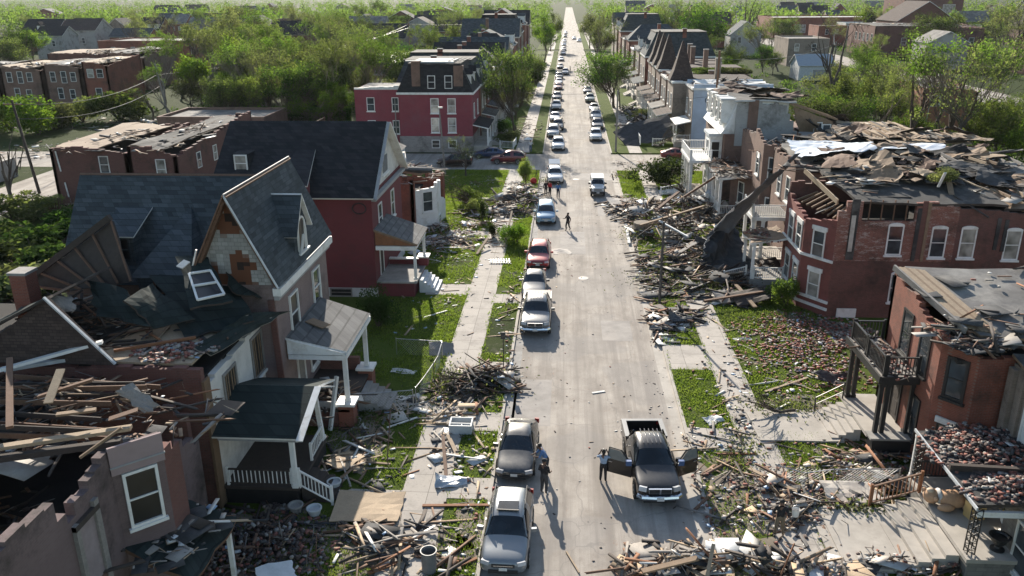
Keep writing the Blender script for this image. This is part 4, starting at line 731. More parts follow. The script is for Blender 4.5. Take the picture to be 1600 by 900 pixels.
part(h, 'bay', lambda m: (m.jwall((16.7, 56.8), (18.2, 54.7), .3, 0, [(0, 6.6), (1, 7.0)], BAYR, .4, .12, 75), m.jwall((16.7, 61.9), (16.7, 56.8), .3, 0, [(0, 7.4), (1, 6.6)], BAYR, .5, .2, 76),
    [m.fbox(o, ub, nb, -.05, 2.62, .0, .12, z, z+.18, W_WHITE) for z in (.55, 1.05, 4.0)], [m.fbox((16.7, 56.8, 0), YP, XN, -.05, 5.1, .0, .12, z, z+.18, W_WHITE) for z in (.55, 1.05, 4.0)]))
for z in (1.25, 4.2):
    win(h, o, ub, nb, .85, z, .85, 1.75, GL_CURT if z < 2 else GLASS, lintel=W_WHITE, sill=False); win(h, (16.7, 56.8, 0), YP, XN, .5, z, 1.1, 1.75, GLASS, lintel=W_WHITE, sill=False); win(h, (16.7, 56.8, 0), YP, XN, 2.7, z, 1.1, 1.75, GLASS, lintel=W_WHITE, sill=False)
for px, z, g in ((3.45, 4.75, GLASS), (6.3, 4.6, GLASS), (8.2, 4.6, GL_CURT), (11.1, 4.5, GL_CURT), (4.1, 1.35, GLASS), (7.2, 1.3, GLASS), (10.5, 1.3, GLASS)):
    w_ = win(h, o, XP, YN, px, z, .85, 1.9, g, dep=.05); part(w_, 'arch', lambda m: m.prism([(18.2+px-.09+(.43+.09)*(1-math.cos(math.pi*k/8)), 54.62, z+1.985+.16*math.sin(math.pi*k/8)) for k in range(9)], (0, .1, 0), W_WHITE))
part(h, 'basement_vent', lambda m: m.box(18.9, 20.2, 54.6, 54.699, .05, .75, W_WHITE))
part(h, 'roof', lambda m: (m.warp((19.4, 54.75, 8.35), (29, 54.75, 8.1), (29, 62, 9.0), (18.4, 62, 9.2), .16, TAR, 10, 8, .06, .12, 77, WD_DARK), m.warp((29.1, 54.75, 8.0), (37, 54.8, 7.4), (37, 62, 7.9), (29.1, 62, 8.8), .14, WD_TAN, 10, 8, .12, .3, 78, WD_DARK)))
def f(m):
    for k in range(8): m.bar((17.0+.15*k, 60.5-.75*k, 7.0), (18.6+.1*k, 61-.65*k, 7.5+.1*math.sin(k)), .1, .14, WD_TAN)
    m.bar((18.3, 55.5, 8.1), (17.6, 61.5, 9.0), .1, .35, WD_PALE); m.bar((17.4, 57, 6.9), (18.4, 56.4, 7.6), .5, .04, SC_T)
    for p, q, w_, c in (((1545, 300, 8.2), (1600, 330, 7.6), .2, WD_TAN), ((1480, 270, 9.4), (1487, 305, 8.4), .35, WD_TAN), ((1478, 268, 9.3), (1525, 290, 8.9), .16, WD_PALE), ((1525, 290, 8.9), (1545, 297, 8.7), .16, WD_PALE), ((1466, 292, 8.8), (1477, 270, 9.9), .18, W_WHITE), ((1380, 260, 9.5), (1384, 277, 8.9), .6, WD_TAN), ((1490, 305, 8.5), (1545, 340, 7.6), .12, WD_DARK), ((1548, 295, 8.4), (1610, 322, 7.9), .2, WD_PALE)): m.bar(G(*p), G(*q), w_, .07, c)
part(h, 'rafter', f)
heap('roof_litter', None, [(23, 60.4, 5.5, 1.4, 0, .4), (21, 58, 2.4, 1.5, .4, .15), (32, 58.5, 3.4, 2.4, 0, .3)], {'plank': 4, 'dark': 5, 'pale': 2, 'tar': 4, 'scrap': 2, 'sheet': 1}, 110, 8.75, .12, parent=h, slope=(-.05, .09))
part(h, 'porch_roof', lambda m: (m.warp((14.1, 60.4, 3.6), (16.68, 60.6, 4.1), (16.68, 64, 4.1), (14.1, 64, 3.6), .16, WD_TAN, 6, 6, .06, .15, 79, W_WHITE),))
heap('roof_litter', None, [(15.4, 62.2, 1.1, 1.5, 0, .12)], {'brick': 6, 'plank': 2}, 90, 3.8, .2, parent=h)
for x, y in ((14.3, 60.7), (14.3, 63.7)): post(h, x, y, .1, 3.55, .2)
part(h, 'porch_floor', lambda m: m.box(14.1, 16.69, 60.5, 64, .1, .8, CONC_D)); rail(h, (14.4, 60.6, .8), (16.6, 60.6, .8), .9, .15); rail(h, (14.1, 61.8, .5), (12.4, 61.6, .1), .9, .15)
torn(h, 20, 35, 58.5, 62, 8.95, 16, 5, slope=(-.05, .06)); torn(h, 30, 36, 55.5, 60, 8.1, 7, 6, [WD_TAN, WD_PALE, WD_GREY, TAR]); joists(h, 29.5, 36.5, 55.5, 61.5, 8.35, 12, 3)
# ---- brown house draped with torn roofing
h = thing('brown_house', 'brown brick house with torn roofing membrane hanging over its white porch', 'house', (25, 68, 0))
part(h, 'wall', lambda m: (m.jwall((18.1, 65.6), (19.8, 63.6), .3, 0, [(0, 8.7), (1, 8.8)], BR_BROWN, .4, .2, 81), m.jwall((19.8, 63.6), (36, 63.6), .3, 0, [(0, 8.8), (1, 8.2)], BR_DARK, .5, .3, 82), m.jwall((18.1, 73), (18.1, 65.6), .3, 0, [(0, 8.6), (1, 8.9)], BR_BROWN, .5, .3, 83), m.jwall((36, 73), (18.1, 73), .3, 0, [(0, 8.5), (1, 8.8)], BR_BROWN, .5, .3, 84)))
o, u_, n_ = (19.8, 63.6, 0), Vector((-1.7, 2, 0)).normalized(), Vector((-2, -1.7, 0)).normalized()
for z in (1.6, 5.3): win(h, o, u_, n_, .9, z, .85, 1.9, GLASS)
for a in (1.2, 4): win(h, (18.1, 65.6, 0), YP, XN, a, 5.3, 1, 1.9, GLASS)
part(h, 'roof', lambda m: (m.warp((18.6, 63.7, 8.5), (36, 63.7, 8.1), (36, 73, 8.6), (18.6, 73, 8.9), .16, ROOFG, 10, 8, .15, .2, 85, WD_DARK),))
part(h, 'torn_membrane', lambda m: (m.warp((18.6, 66.5, 9.2), (24.5, 67.2, 9.5), (25.5, 71.5, 9.3), (18.8, 72.5, 9.3), .03, TARP, 12, 12, .3, .2, 86), m.warp((24.5, 69, 9.0), (31.5, 69.5, 9.2), (31.5, 72.2, 9.2), (24.5, 72, 9.1), .03, TARP, 12, 6, .2, .3, 87), m.warp(G(1250, 240, 9.3), G(1216, 256, 9.0), G(1106, 372, 2.6), G(1136, 358, 3.2), .05, SC_T, 7, 16, .3, .16, 88, plain('membrane_back', (.1, .1, .105), .6, .3, 2)), m.warp(G(1108, 365, 2.8), G(1150, 345, 3.6), G(1172, 425, .5), G(1092, 425, .2), .06, plain('black_membrane', (.025, .026, .028), .6, .4, 2.5), 14, 14, .4, .35, 90), m.warp(G(1118, 352, 3.5), G(1138, 340, 4.0), G(1122, 372, 2.2), G(1098, 382, 2.2), .04, TARP, 5, 5, .1, .1, 91)))
heap('roof_litter', None, [(24, 65.5, 4, 1.4, 0, .5), (30, 67, 5, 2.4, 0, .4), (31, 72, 4, 1.2, 0, .3)], {'dark': 6, 'plank': 3, 'tar': 4, 'lath': 3, 'scrap': 1}, 120, 8.6, .2, parent=h)
part(h, 'balcony', lambda m: (m.box(15, 18.05, 65.4, 69, 4.1, 4.4, W_WHITE), m.box(15.2, 18, 65.6, 68.8, 4.401, 4.43, ROOFG)))
rail(h, (15.1, 65.5, 4.4), (17.9, 65.5, 4.4), .95, .16); rail(h, (15.1, 65.6, 4.4), (15.1, 68.8, 4.4), .95, .16)
for y in (65.7, 68.6):
    for x in (15.2, 16.0): post(h, x, y, .9, 4.1, .24)
part(h, 'porch_floor', lambda m: m.box(14.9, 18.09, 65.3, 69, .1, .9, CONC)); rail(h, (15.2, 65.5, .9), (17.9, 65.5, .9), .9, .15); rail(h, (14.9, 66.4, .8), (12.8, 65.9, .1), .9, .15); rail(h, (14.9, 68.2, .8), (12.8, 68.0, .1), .9, .15); steps(h, 14.89, 13.3, 66.4, 68.2, .1, .9, 4, CONC)
torn(h, 20, 35, 64.5, 72, 8.9, 22, 7); joists(h, 26, 35, 64, 68, 9.0, 10, 4)
# ---- brown brick house next beyond
h = thing('brick_house', 'roofless brown brick house with white sash bay windows and wrecked white porch near the crossing', 'house', (25, 79, 0))
part(h, 'wall', lambda m: (m.jwall((18.0, 76.4), (19.6, 74.6), .3, 0, [(0, 8.6), (1, 8.4)], BR_BROWN, .4, .3, 91), m.jwall((19.6, 74.6), (36, 74.6), .3, 0, [(0, 8.5), (1, 8)], BR_BROWN, .5, .4, 92), m.jwall((18, 80), (18, 76.4), .3, 0, [(0, 9.2), (1, 8.6)], BR_BROWN, .5, .3, 93), m.jwall((16.8, 84), (18, 80), .3, 0, [(0, 4.8), (1, 5)], BR_BROWN, .5, .2, 94), m.jwall((18.3, 87.5), (18.3, 80.3), .3, 4, [(0, 8), (1, 9)], BR_BROWN, .5, .3, 95)))
o, u_, n_ = (19.6, 74.6, 0), Vector((-1.6, 1.8, 0)).normalized(), Vector((-1.8, -1.6, 0)).normalized()
for z in (1.6, 5.3): win(h, o, u_, n_, .8, z, .85, 1.9, GLASS)
win(h, (18, 76.4, 0), YP, XN, 1.2, 5.3, 1.1, 1.9, GLASS); win(h, (18, 80, 0), Vector((-1.2, 4, 0)).normalized(), Vector((-4, -1.2, 0)).normalized(), 1.4, 1.6, 1.0, 2, GLASS)
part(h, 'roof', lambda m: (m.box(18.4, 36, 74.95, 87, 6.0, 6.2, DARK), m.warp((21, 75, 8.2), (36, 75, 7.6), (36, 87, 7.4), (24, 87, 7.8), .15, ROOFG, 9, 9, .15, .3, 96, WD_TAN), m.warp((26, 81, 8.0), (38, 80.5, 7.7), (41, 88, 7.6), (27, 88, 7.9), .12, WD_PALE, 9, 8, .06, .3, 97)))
heap('roof_litter', None, [(20.5, 79, 2, 3.4, 0, .9), (28, 80, 6, 4, 0, .3)], {'dark': 5, 'plank': 4, 'pale': 2, 'lath': 3, 'tar': 2}, 220, 7.4, .35, parent=h)
part(h, 'porch_roof', lambda m: (m.warp((14.8, 79.8, 4.4), (17.6, 79.8, 4.6), (17.6, 86, 4.6), (14.8, 86, 4.3), .15, ROOFG, 5, 5, .06, .1, 98, W_WHITE),))
for y in (80.2, 82.2, 84.2, 85.8): post(h, 15.1, y, .8, 4.25, .26)
part(h, 'porch_floor', lambda m: m.box(14.8, 16.79, 79.9, 86, .1, .8, CONC)); rail(h, (15.1, 80.0, .8), (16.7, 80.0, .8), .9, .16); rail(h, (15.1, 80.4, .8), (15.1, 83.9, .8), .9, .16)
rail(h, (14.8, 85, .8), (12.2, 84.6, .1), .9, .16, name='stair_railing')
heap('roof_litter', None, [(16.4, 81.6, 1.4, 2.2, 0, .5)], {'plank': 6, 'dark': 4, 'lath': 3}, 70, 4.6, .35, parent=h)
torn(h, 22, 40, 76, 87.5, 7.9, 26, 8, [TAR, WD_BRN, WD_PALE, WD_TAN, WD_TAN, DARK]); joists(h, 26.5, 40, 81, 87.5, 8.05, 22, 9)
# ---- pale house with mansard dormers at the crossing
h = thing('mansard_house', 'pale grey brick house with white flared mansard dormers and white balcony by the crossing', 'house', (26, 95, 0))
part(h, 'wall', lambda m: (m.box(18, 27.5, 89, 101.5, 0, 7.2, BR_BROWN), m.jwall((19.0, 88.9), (25.4, 88.9), .3, 6, [(0, 10.7), (.7, 10.5), (.85, 9.6), (1, 7.4)], GREYW, .4, .35, 101), m.box(20.2, 21.2, 88.78, 88.899, 6, 10.8, BR_BROWN), m.box(27.501, 40, 90, 101.5, 0, 6.6, BR_RED)))
part(h, 'roof', lambda m: (m.prism([(17.6, 89.3, 7.21), (18.4, 89.3, 8.4), (19.3, 89.3, 10.7), (24.4, 89.3, 10.5), (24.4, 89.3, 7.21)], (0, 12, 0), W_WHITE), m.warp((18.8, 88.6, 10.9), (24.9, 88.7, 10.6), (25.5, 101.4, 10.7), (18.9, 101.4, 11.0), .16, TAR, 8, 10, .08, .3, 105, SC_S), m.box(27.6, 40, 90, 101.4, 6.6, 6.75, WD_PALE)))
for y in (90.2, 92.6, 95.5, 98.6):
    d = part(h, 'dormer', lambda m: (m.box(17.7, 19.4, y, y+1.5, 8.2, 10.6, W_WHITE), m.box(17.5, 19.6, y-.15, y+1.65, 10.601, 10.8, SC_S))); win(d, (17.7, y, 0), YP, XN, .3, 8.5, .9, 1.7, GLASS, sill=False)
part(h, 'bay', lambda m: (m.box(16.7, 17.99, 90.2, 93.4, 0, 6.8, W_WHITE), m.box(16.5, 18, 90, 93.6, 6.801, 7.1, SC_S)))
for z in (1, 4.4): win(h, (16.7, 90.2, 0), YP, XN, 1, z, 1, 1.8, GLASS, sill=False); win(h, (16.7, 90.2, 0), XP, YN, .2, z, .8, 1.8, GL_DARK, sill=False)
part(h, 'balcony', lambda m: m.box(14.3, 16.69, 88, 95, 4.3, 4.6, W_WHITE)); rail(h, (14.4, 88.1, 4.6), (14.4, 94.9, 4.6), 1.0, .18); rail(h, (14.5, 88.1, 4.6), (16.6, 88.1, 4.6), 1.0, .18); rail(h, (14.5, 94.9, 4.6), (17.9, 94.9, 4.6), 1.0, .18)
for y in (88.4, 90.6, 92.8, 94.8): post(h, 14.6, y, .6, 4.29, .28)
part(h, 'porch_floor', lambda m: m.box(14.2, 16.69, 88, 95, .1, .6, CONC)); steps(h, 14.19, 11.8, 91, 93, .1, .6, 3, W_WHITE); rail(h, (14.2, 90.9, .6), (11.8, 90.9, .1), .9, .18)
part(h, 'torn_gable', lambda m: (m.warp((24.6, 88.5, 10.2), (29, 88.8, 8.6), (28.4, 88.4, 6.5), (25.8, 88.6, 6.4), .2, SC_S, 5, 5, .1, .15, 102, WD_TAN), [m.bar((24.5, 88.6+k, 10.4), (29.4, 88.8+k, 8.8), .15, .2, WD_TAN) for k in range(4)]))
win(h, (27.0, 88.45, 0), XP, YN, 0, 7.3, .7, 1.2, GLASS, sill=False); win(h, (27.9, 88.45, 0), XP, YN, 0, 7.1, .7, 1.2, GLASS, sill=False)
heap('roof_litter', None, [(26, 89.6, 1.8, 1.6, 0, 2.2), (33, 94, 5, 5, 0, .3), (22, 95, 3, 5, 0, .3)], {'plank': 4, 'pale': 4, 'scrap': 3, 'sheet': 2, 'dark': 2}, 200, 6.75, .5, parent=h)
torn(h, 19, 25.5, 89.5, 100, 10.9, 9, 10, [TAR, WD_BRN, WD_TAN]); torn(h, 28, 38, 91, 100, 6.9, 10, 11, [WD_PALE, WD_TAN, TAR]); joists(h, 28, 39, 91, 100, 6.95, 14, 12)
h.location.x -= 1.2
heap('porch_debris', None, [(16.4, 87, 1.8, 1.5, .4, .6)], {'plank': 6, 'dark': 4, 'lath': 3, 'pale': 2}, 80, 4.4, .4, parent=h)
# ================================================================== rows beyond the crossing
def row_house(label, side, y0, y1, h_, roof, wm, rm, xf=None, depth=13, trim=None, base=None, porch=True, side_win=True, seed=0, front=None, rh=3.6, cols=2, near=True, cat='house', name='row_house', chim=True):
    """house in a street row: front wall at xf facing the street, side wall towards the crossing"""
    r = random.Random(seed*31+int(y0)); xf = xf if xf is not None else ((18.0 if y0 < 130 else 16.2) if side > 0 else -13.2); xb = xf+side*depth
    x0, x1 = min(xf, xb), max(xf, xb); n = XN if side > 0 else XP; trim = trim or W_WHITE; yc = (y0+y1)/2
    t = thing(name, label, cat, ((x0+x1)/2, yc, 0)); RECTS.append((x0-3, x1+3, y0-1, y1+1))
    part(t, 'wall', lambda m: (m.box(x0, x1, y0, y1, base[1] if base else 0, h_, wm), base and m.box(x0-.06, x1+.06, y0-.06, y1+.06, 0, base[1], base[0]), front and m.box(*(sorted((xf-.0, xf-side*.08))), y0+.05, y1-.05, .4, h_-.1, front)))
    part(t, 'cornice', lambda m: m.box(x0-.25, x1+.25, y0-.18, y1+.18, h_+.001, h_+.3, trim))
    z = h_+.3; hasd = False
    if roof == 'mansard':
        i = rh*.42
        rf = part(t, 'roof', lambda m: (m.add([(x0-.2,y0-.1,z),(x1+.2,y0-.1,z),(x1+.2,y1+.1,z),(x0-.2,y1+.1,z),(x0+i,y0+.35,z+rh),(x1-i,y0+.35,z+rh),(x1-i,y1-.35,z+rh),(x0+i,y1-.35,z+rh)], [(0,1,5,4),(1,2,6,5),(2,3,7,6),(3,0,4,7)], rm), m.box(x0+i-.1, x1-i+.1, y0+.25, y1-.25, z+rh+.001, z+rh+.22, TAR)))
        hasd = True
    elif roof == 'gable':       # ridge across the street axis, gable to the street
        rf = part(t, 'roof', lambda m: (m.slab([(x0-.4, y0-.4, z), (x1+.4, y0-.4, z), (x1+.4, yc, z+rh), (x0-.4, yc, z+rh)], .14, rm, trim), m.slab([(x0-.4, yc+.003, z+rh), (x1+.4, yc+.003, z+rh), (x1+.4, y1+.4, z), (x0-.4, y1+.4, z)], .14, rm, trim)))
        part(t, 'gable', lambda m: m.prism([(xf, y0, z), (xf, y1, z), (xf, yc, z+rh-.2)], (side*.25, 0, 0), front or wm)); part(t, 'back_gable', lambda m: m.prism([(xb, y0, z), (xb, y1, z), (xb, yc, z+rh-.2)], (-side*.25, 0, 0), wm))
        if rh > 2: win(t, (xf, y0, 0), YP, n, (y1-y0)/2-.5, z+.5, 1, 1.3, GLASS, trim)
    elif roof == 'side':        # ridge along the street, eaves to the street
        xm = (x0+x1)/2
        rf = part(t, 'roof', lambda m: (m.slab([(x0-.4, y0-.3, z), (x0-.4, y1+.3, z), (xm, y1+.3, z+rh), (xm, y0-.3, z+rh)], .14, rm, trim), m.slab([(xm+.003, y0-.3, z+rh), (xm+.003, y1+.3, z+rh), (x1+.4, y1+.3, z), (x1+.4, y0-.3, z)], .14, rm, trim)))
        part(t, 'gable', lambda m: m.prism([(x0, y0, z), (x1, y0, z), (xm, y0, z+rh-.2)], (0, .25, 0), wm)); hasd = rh > 3
    elif roof == 'hip':
        xm = (x0+x1)/2; k = min((y1-y0)/2, 3.5)
        rf = part(t, 'roof', lambda m: m.add([(x0-.4,y0-.4,z),(x1+.4,y0-.4,z),(x1+.4,y1+.4,z),(x0-.4,y1+.4,z),(x0+k,yc,z+rh),(x1-k,yc,z+rh)], [(0,1,5,4),(1,2,5),(2,3,4,5),(3,0,4)], rm))
    elif roof == 'turret':
        rf = part(t, 'roof', lambda m: m.box(x0+1.5, x1, y0+.1, y1-.1, z, z+.35, rm))
        xa, ya, w_ = (x0+1.5 if side > 0 else x1-1.5), y0+(y1-y0)*.4, 1.75
        part(rf, 'turret_roof', lambda m: m.add([(xa-w_-.2,ya-w_,z),(xa+w_,ya-w_,z),(xa+w_,ya+w_,z),(xa-w_-.2,ya+w_,z)]+[(xa-w_*.72,ya-w_*.75,z+rh*.35),(xa+w_*.75,ya-w_*.75,z+rh*.35),(xa+w_*.75,ya+w_*.75,z+rh*.35),(xa-w_*.72,ya+w_*.75,z+rh*.35)]+[(xa-.12,ya-.12,z+rh*1.25),(xa+.12,ya-.12,z+rh*1.25),(xa+.12,ya+.12,z+rh*1.25),(xa-.12,ya+.12,z+rh*1.25)], [(a+b, a+(b+1) % 4, a+4+(b+1) % 4, a+4+b) for a in (0, 4) for b in range(4)]+[(8, 9, 10, 11)], rm))
    else:                       # roof blown off or flat
        rf = part(t, 'roof', lambda m: (m.box(x0+.35, x1-.35, y0+.35, y1-.35, h_-.25, h_-.05, DARK if roof == 'ruin' else rm), m.box(x0-.02, x1+.02, y0-.02, y0+.34, z, z+.5, wm), m.box(x0-.02, x1+.02, y1-.34, y1+.02, z, z+.5, wm)))
        if roof == 'ruin':
            part(t, 'torn_roofing', lambda m: m.warp((x0+.3, y0+.4, z+.3+r.uniform(0, .5)), (x1-.5, y0+.5, z+.3), (x1-.4, yc, z+.6), (x0+.4, yc+1, z+.5), .12, rm, 6, 5, .2, .4, int(y0), WD_TAN))
            heap('roof_litter', None, [(yc*0+(x0+x1)/2, yc, (x1-x0)*.42, (y1-y0)*.42, 0, .7)], {'plank': 4, 'dark': 4, 'pale': 3, 'tar': 2, 'sheet': 1}, 110 if near else 45, z+.1, .35, parent=t)
    if hasd:
        for k in range(cols):
            ya = y0+(y1-y0)*(k+.5)/cols-.7; fx = xf+side*.25; bx = xf+side*2.4
            d = part(rf, 'dormer', lambda m: (m.box(min(fx, bx), max(fx, bx), ya, ya+1.4, z+.4, z+2.3, trim), m.prism([(fx-side*.15, ya-.2, z+2.301), (fx-side*.15, ya+1.6, z+2.301), (fx-side*.15, ya+.7, z+3.1)], (bx-fx, 0, 0), rm), m.box(*sorted((fx, fx-side*.03)), ya+.3, ya+1.1, z+.7, z+2.0, GLASS)))
    for k in range(cols):
        a = (y1-y0)*(k+.5)/cols-.5
        for zz in ((1.4, 4.7) if near else (4.7,)):
            if zz > 3 or not porch: win(t, (xf-(side*.08 if front else 0), y0, 0), YP, n, a, zz, 1.0, 1.9, GLASS, trim, sill=near)
    if side_win:
        L = x1-x0
        for k in range(2):
            for zz in (1.7, 4.8): win(t, (x0, y0, 0), XP, YN, L*(.25+.35*k), zz, .95, 1.8, r.choice([GLASS, GL_CURT, GL_DARK]), trim, sill=near)
    if porch:
        px0, px1 = sorted((xf, xf-side*2.3)); pe = xf-side*2.3
        part(t, 'porch_roof', lambda m: m.slab([(xf, y0+.3, 3.9), (pe, y0+.3, 3.4), (pe, y1-.3, 3.4), (xf, y1-.3, 3.9)], .14, rm, trim)); part(t, 'porch_floor', lambda m: m.box(px0, px1, y0+.4, y1-.4, .1, .9, CONC))
        for yy in (y0+.6, yc, y1-.6): post(t, pe+side*.2, yy, .9, 3.3, .2, trim)
        if near: rail(t, (pe+side*.2, y0+.7, .9), (pe+side*.2, yc-.1, .9), .85, .25, trim, posts=False); steps(t, pe, pe-side*1.4, yc+.5, y1-.8, .1, .9, 4, CONC)
    if chim: chimney(t, xf+side*depth*.55, y0+.6, h_, h_+rh*(.9 if roof in ('gable', 'side', 'hip') else .6 if roof == 'turret' else 1.05)+.8 if roof != 'ruin' else h_+1.3, .8, .7, wm)
    return t
# left row
h = row_house('rose painted house with black mansard roof on the far left corner of the crossing', -1, 117, 126.5, 8.1, 'mansard', P_RED if False else P_PINK, SH_BLACK, depth=10.4, base=(STONE, 2.3), side_win=False, rh=3.7, chim=False)
for x in (-19.0, -16.6):
    for z in (2.9, 5.6): win(h, (x, 117, 0), XP, YN, 0, z, 1.0, 1.9, GL_CURT)
    win(h, (x-.3, 117.45, 0), XP, YN, 0, 9.0, .9, 1.6, GL_CURT, dep=.5); win(h, (x, 116.94, 0), XP, YN, 0, .7, 1.0, 1.0, GL_DARK, sill=False)
part(h, 'chimney', lambda m: (m.box(-21.6, -20.4, 117.0, 118.4, 8.4, 12.6, BR_BROWN), m.box(-15.7, -14.4, 117.0, 118.4, 8.4, 12.0, BR_BROWN)))
part(h, 'rear_wing', lambda m: (m.box(-30, -23.61, 117.6, 126, 0, 8.7, P_PINK), m.jwall((-30, 117.6), (-23.61, 117.6), .3, 8.701, [(0, 8.9), (1, 9.3)], SC_W, .7, .15, 5), m.box(-29.6, -23.7, 118, 125.6, 8.701, 8.85, ROOFG)))
for x, w_ in ((-28.2, .95), (-24.6, .8)):
    for z in (2.6, 5.8): win(h, (x, 117.6, 0), XP, YN, 0, z, w_, 1.75, GLASS)
part(h, 'roof_deck', lambda m: (m.box(-21.5, -15.8, 118, 124, 12.25, 12.5, ROOFW), [m.bar((-16.5+k*.7, 118.2, 12.6), (-15.9+k*.7, 122, 12.7), .12, .1, WD_GREY) for k in range(4)], m.bar((-22.5, 117.8, 12.6), (-17, 118.4, 12.7), .4, .1, SC_W)))
dk_ = thing('timber_deck', 'raised timber deck with white chairs behind the rose painted house', 'deck', (-33, 121, 0))
part(dk_, 'platform', lambda m: m.box(-36.5, -30.2, 118.5, 124, 2.7, 2.95, WD_TAN)); [post(dk_, x, y, 0, 2.7, .2, WD_BRN) for x in (-36.3, -33.4) for y in (118.7, 123.8)]
rail(dk_, (-36.4, 118.6, 2.95), (-30.3, 118.6, 2.95), 1.0, .5, WD_BRN, WD_TAN); rail(dk_, (-36.4, 118.8, 2.95), (-36.4, 123.8, 2.95), 1.0, .5, WD_BRN, WD_TAN)
LROW = [('second house past the crossing on the left, red brick with slate grey mansard', 129, 137, 8.0, 'mansard', BR_RED, SH_SLATE), ('third house past the crossing on the left, roof blown open, brick with pale porch', 139.5, 147, 8.4, 'mansard', BR_RED, SH_SLATE),
 ('black roofed house behind the leafy street tree on the left, upper floor broken open', 150, 157.5, 8.4, 'ruin', BR_DARK, TAR), ('dark hipped roof house on the left with small front gable', 161, 169, 8.2, 'hip', BR_DARK, SH_BLACK), ('low dark roofed brick house on the left behind the round dark street tree', 173, 181, 8.2, 'gable', BR_RED, SH_BLACK),
 ('left row house with dark slate roof and red brick gable wall', 186, 194, 8.6, 'gable', BR_RED, SH_SLATE), ('left row house with black hipped roof and white dormer', 199, 207, 8.8, 'hip', BR_BROWN, SH_BLACK), ('left row house with slate grey side gabled roof', 213, 222, 9, 'side', BR_RED, SH_SLATE),
 ('tall brown brick gable house near the far end of the left row', 230, 240, 10, 'gable', BR_BROWN, SH_SLATE), ('tall dark mansard house near the far end of the left row', 246, 257, 10.5, 'mansard', BR_RED, SH_BLACK), ('grey roofed tall house at the far end of the left row', 266, 278, 12, 'side', BR_RED, SH_SLATE), ('last dark roofed house of the left row before the trees', 290, 302, 11, 'gable', BR_DARK, SH_BLACK)]
for i, (lb, a, b_, hh, rf_, wm, rm) in enumerate(LROW): row_house(lb, -1, a, b_, hh, rf_, wm, rm, depth=13+(i % 3), near=a < 190, seed=i, rh=3.4 if a < 220 else 4.6, front=None if i % 3 else BR_TAN, porch=a < 240)
# right row
h = row_house('pale blue painted house on the far corner of the crossing with torn open front', 1, 121, 128, 8.3, 'ruin', P_BLUE, ROOFW, depth=11, front=BR_TAN, side_win=False, seed=3, chim=False)
part(h, 'cable_loop', lambda m: m.tube([(20.2+.5*math.cos(k*.6), 120.95, 6.9+.5*math.sin(k*.6)) for k in range(12)], .05, 5, W_BLACK)); win(h, (20.5, 121, 0), XP, YN, 0, .3, 1.0, .7, GL_DARK, sill=False)
torn(h, 19, 28, 122, 127.5, 8.9, 8, 13, [TAR, WD_TAN, ROOFW, DARK])
RROW = [('right row house with brown pointed turret roof beside the pale blue house', 130, 137.5, 8.3, 'turret', BR_TAN, SH_BROWN), ('roofless brick house full of branches behind the pale blue house', 139, 146, 8.0, 'ruin', BR_BROWN, ROOFG), ('first of the curved brown mansard fronts on the right, ivy beside it', 149, 155.5, 8.4, 'turret', BR_BROWN, SH_BROWN), ('second of the curved brown mansard fronts on the right', 157, 163.5, 8.4, 'turret', BR_BROWN, SH_BROWN),
 ('third of the curved brown mansard fronts on the right with white vent', 165, 171.5, 8.4, 'turret', BR_BROWN, SH_BROWN), ('big slate blue mansard house on the right with red brick side wall', 178, 190, 8.6, 'mansard', BR_RED, SH_SLATE), ('right row house with white stepped gables and dark roof beyond the slate mansard', 195, 204, 8.8, 'side', BR_TAN, SH_SLATE), ('right row house with its upper floor broken open among dark roofs', 210, 219, 8, 'ruin', BR_BROWN, TAR),
 ('right row house with slate hipped roof behind the tall street tree', 228, 238, 9.2, 'hip', BR_RED, SH_SLATE), ('roofless right row house with pale front behind the loose crowned tree', 246, 256, 8.6, 'ruin', BR_TAN, SH_BROWN), ('right row house with slate grey mansard near the far end', 264, 275, 10, 'mansard', BR_RED, SH_SLATE), ('right row house with brown side gabled roof near the far end', 284, 296, 10, 'side', BR_BROWN, SH_BROWN), ('last grey roofed house of the right row', 306, 318, 10.5, 'gable', BR_TAN, SH_SLATE)]
for i, (lb, a, b_, hh, rf_, wm, rm) in enumerate(RROW): row_house(lb, 1, a, b_, hh, rf_, wm, rm, depth=12+(i % 3), near=a < 200, seed=i+20, rh=4.6 if rf_ in ('mansard', 'turret') else 3.8, front=BR_TAN if i % 2 else None, porch=a < 240)
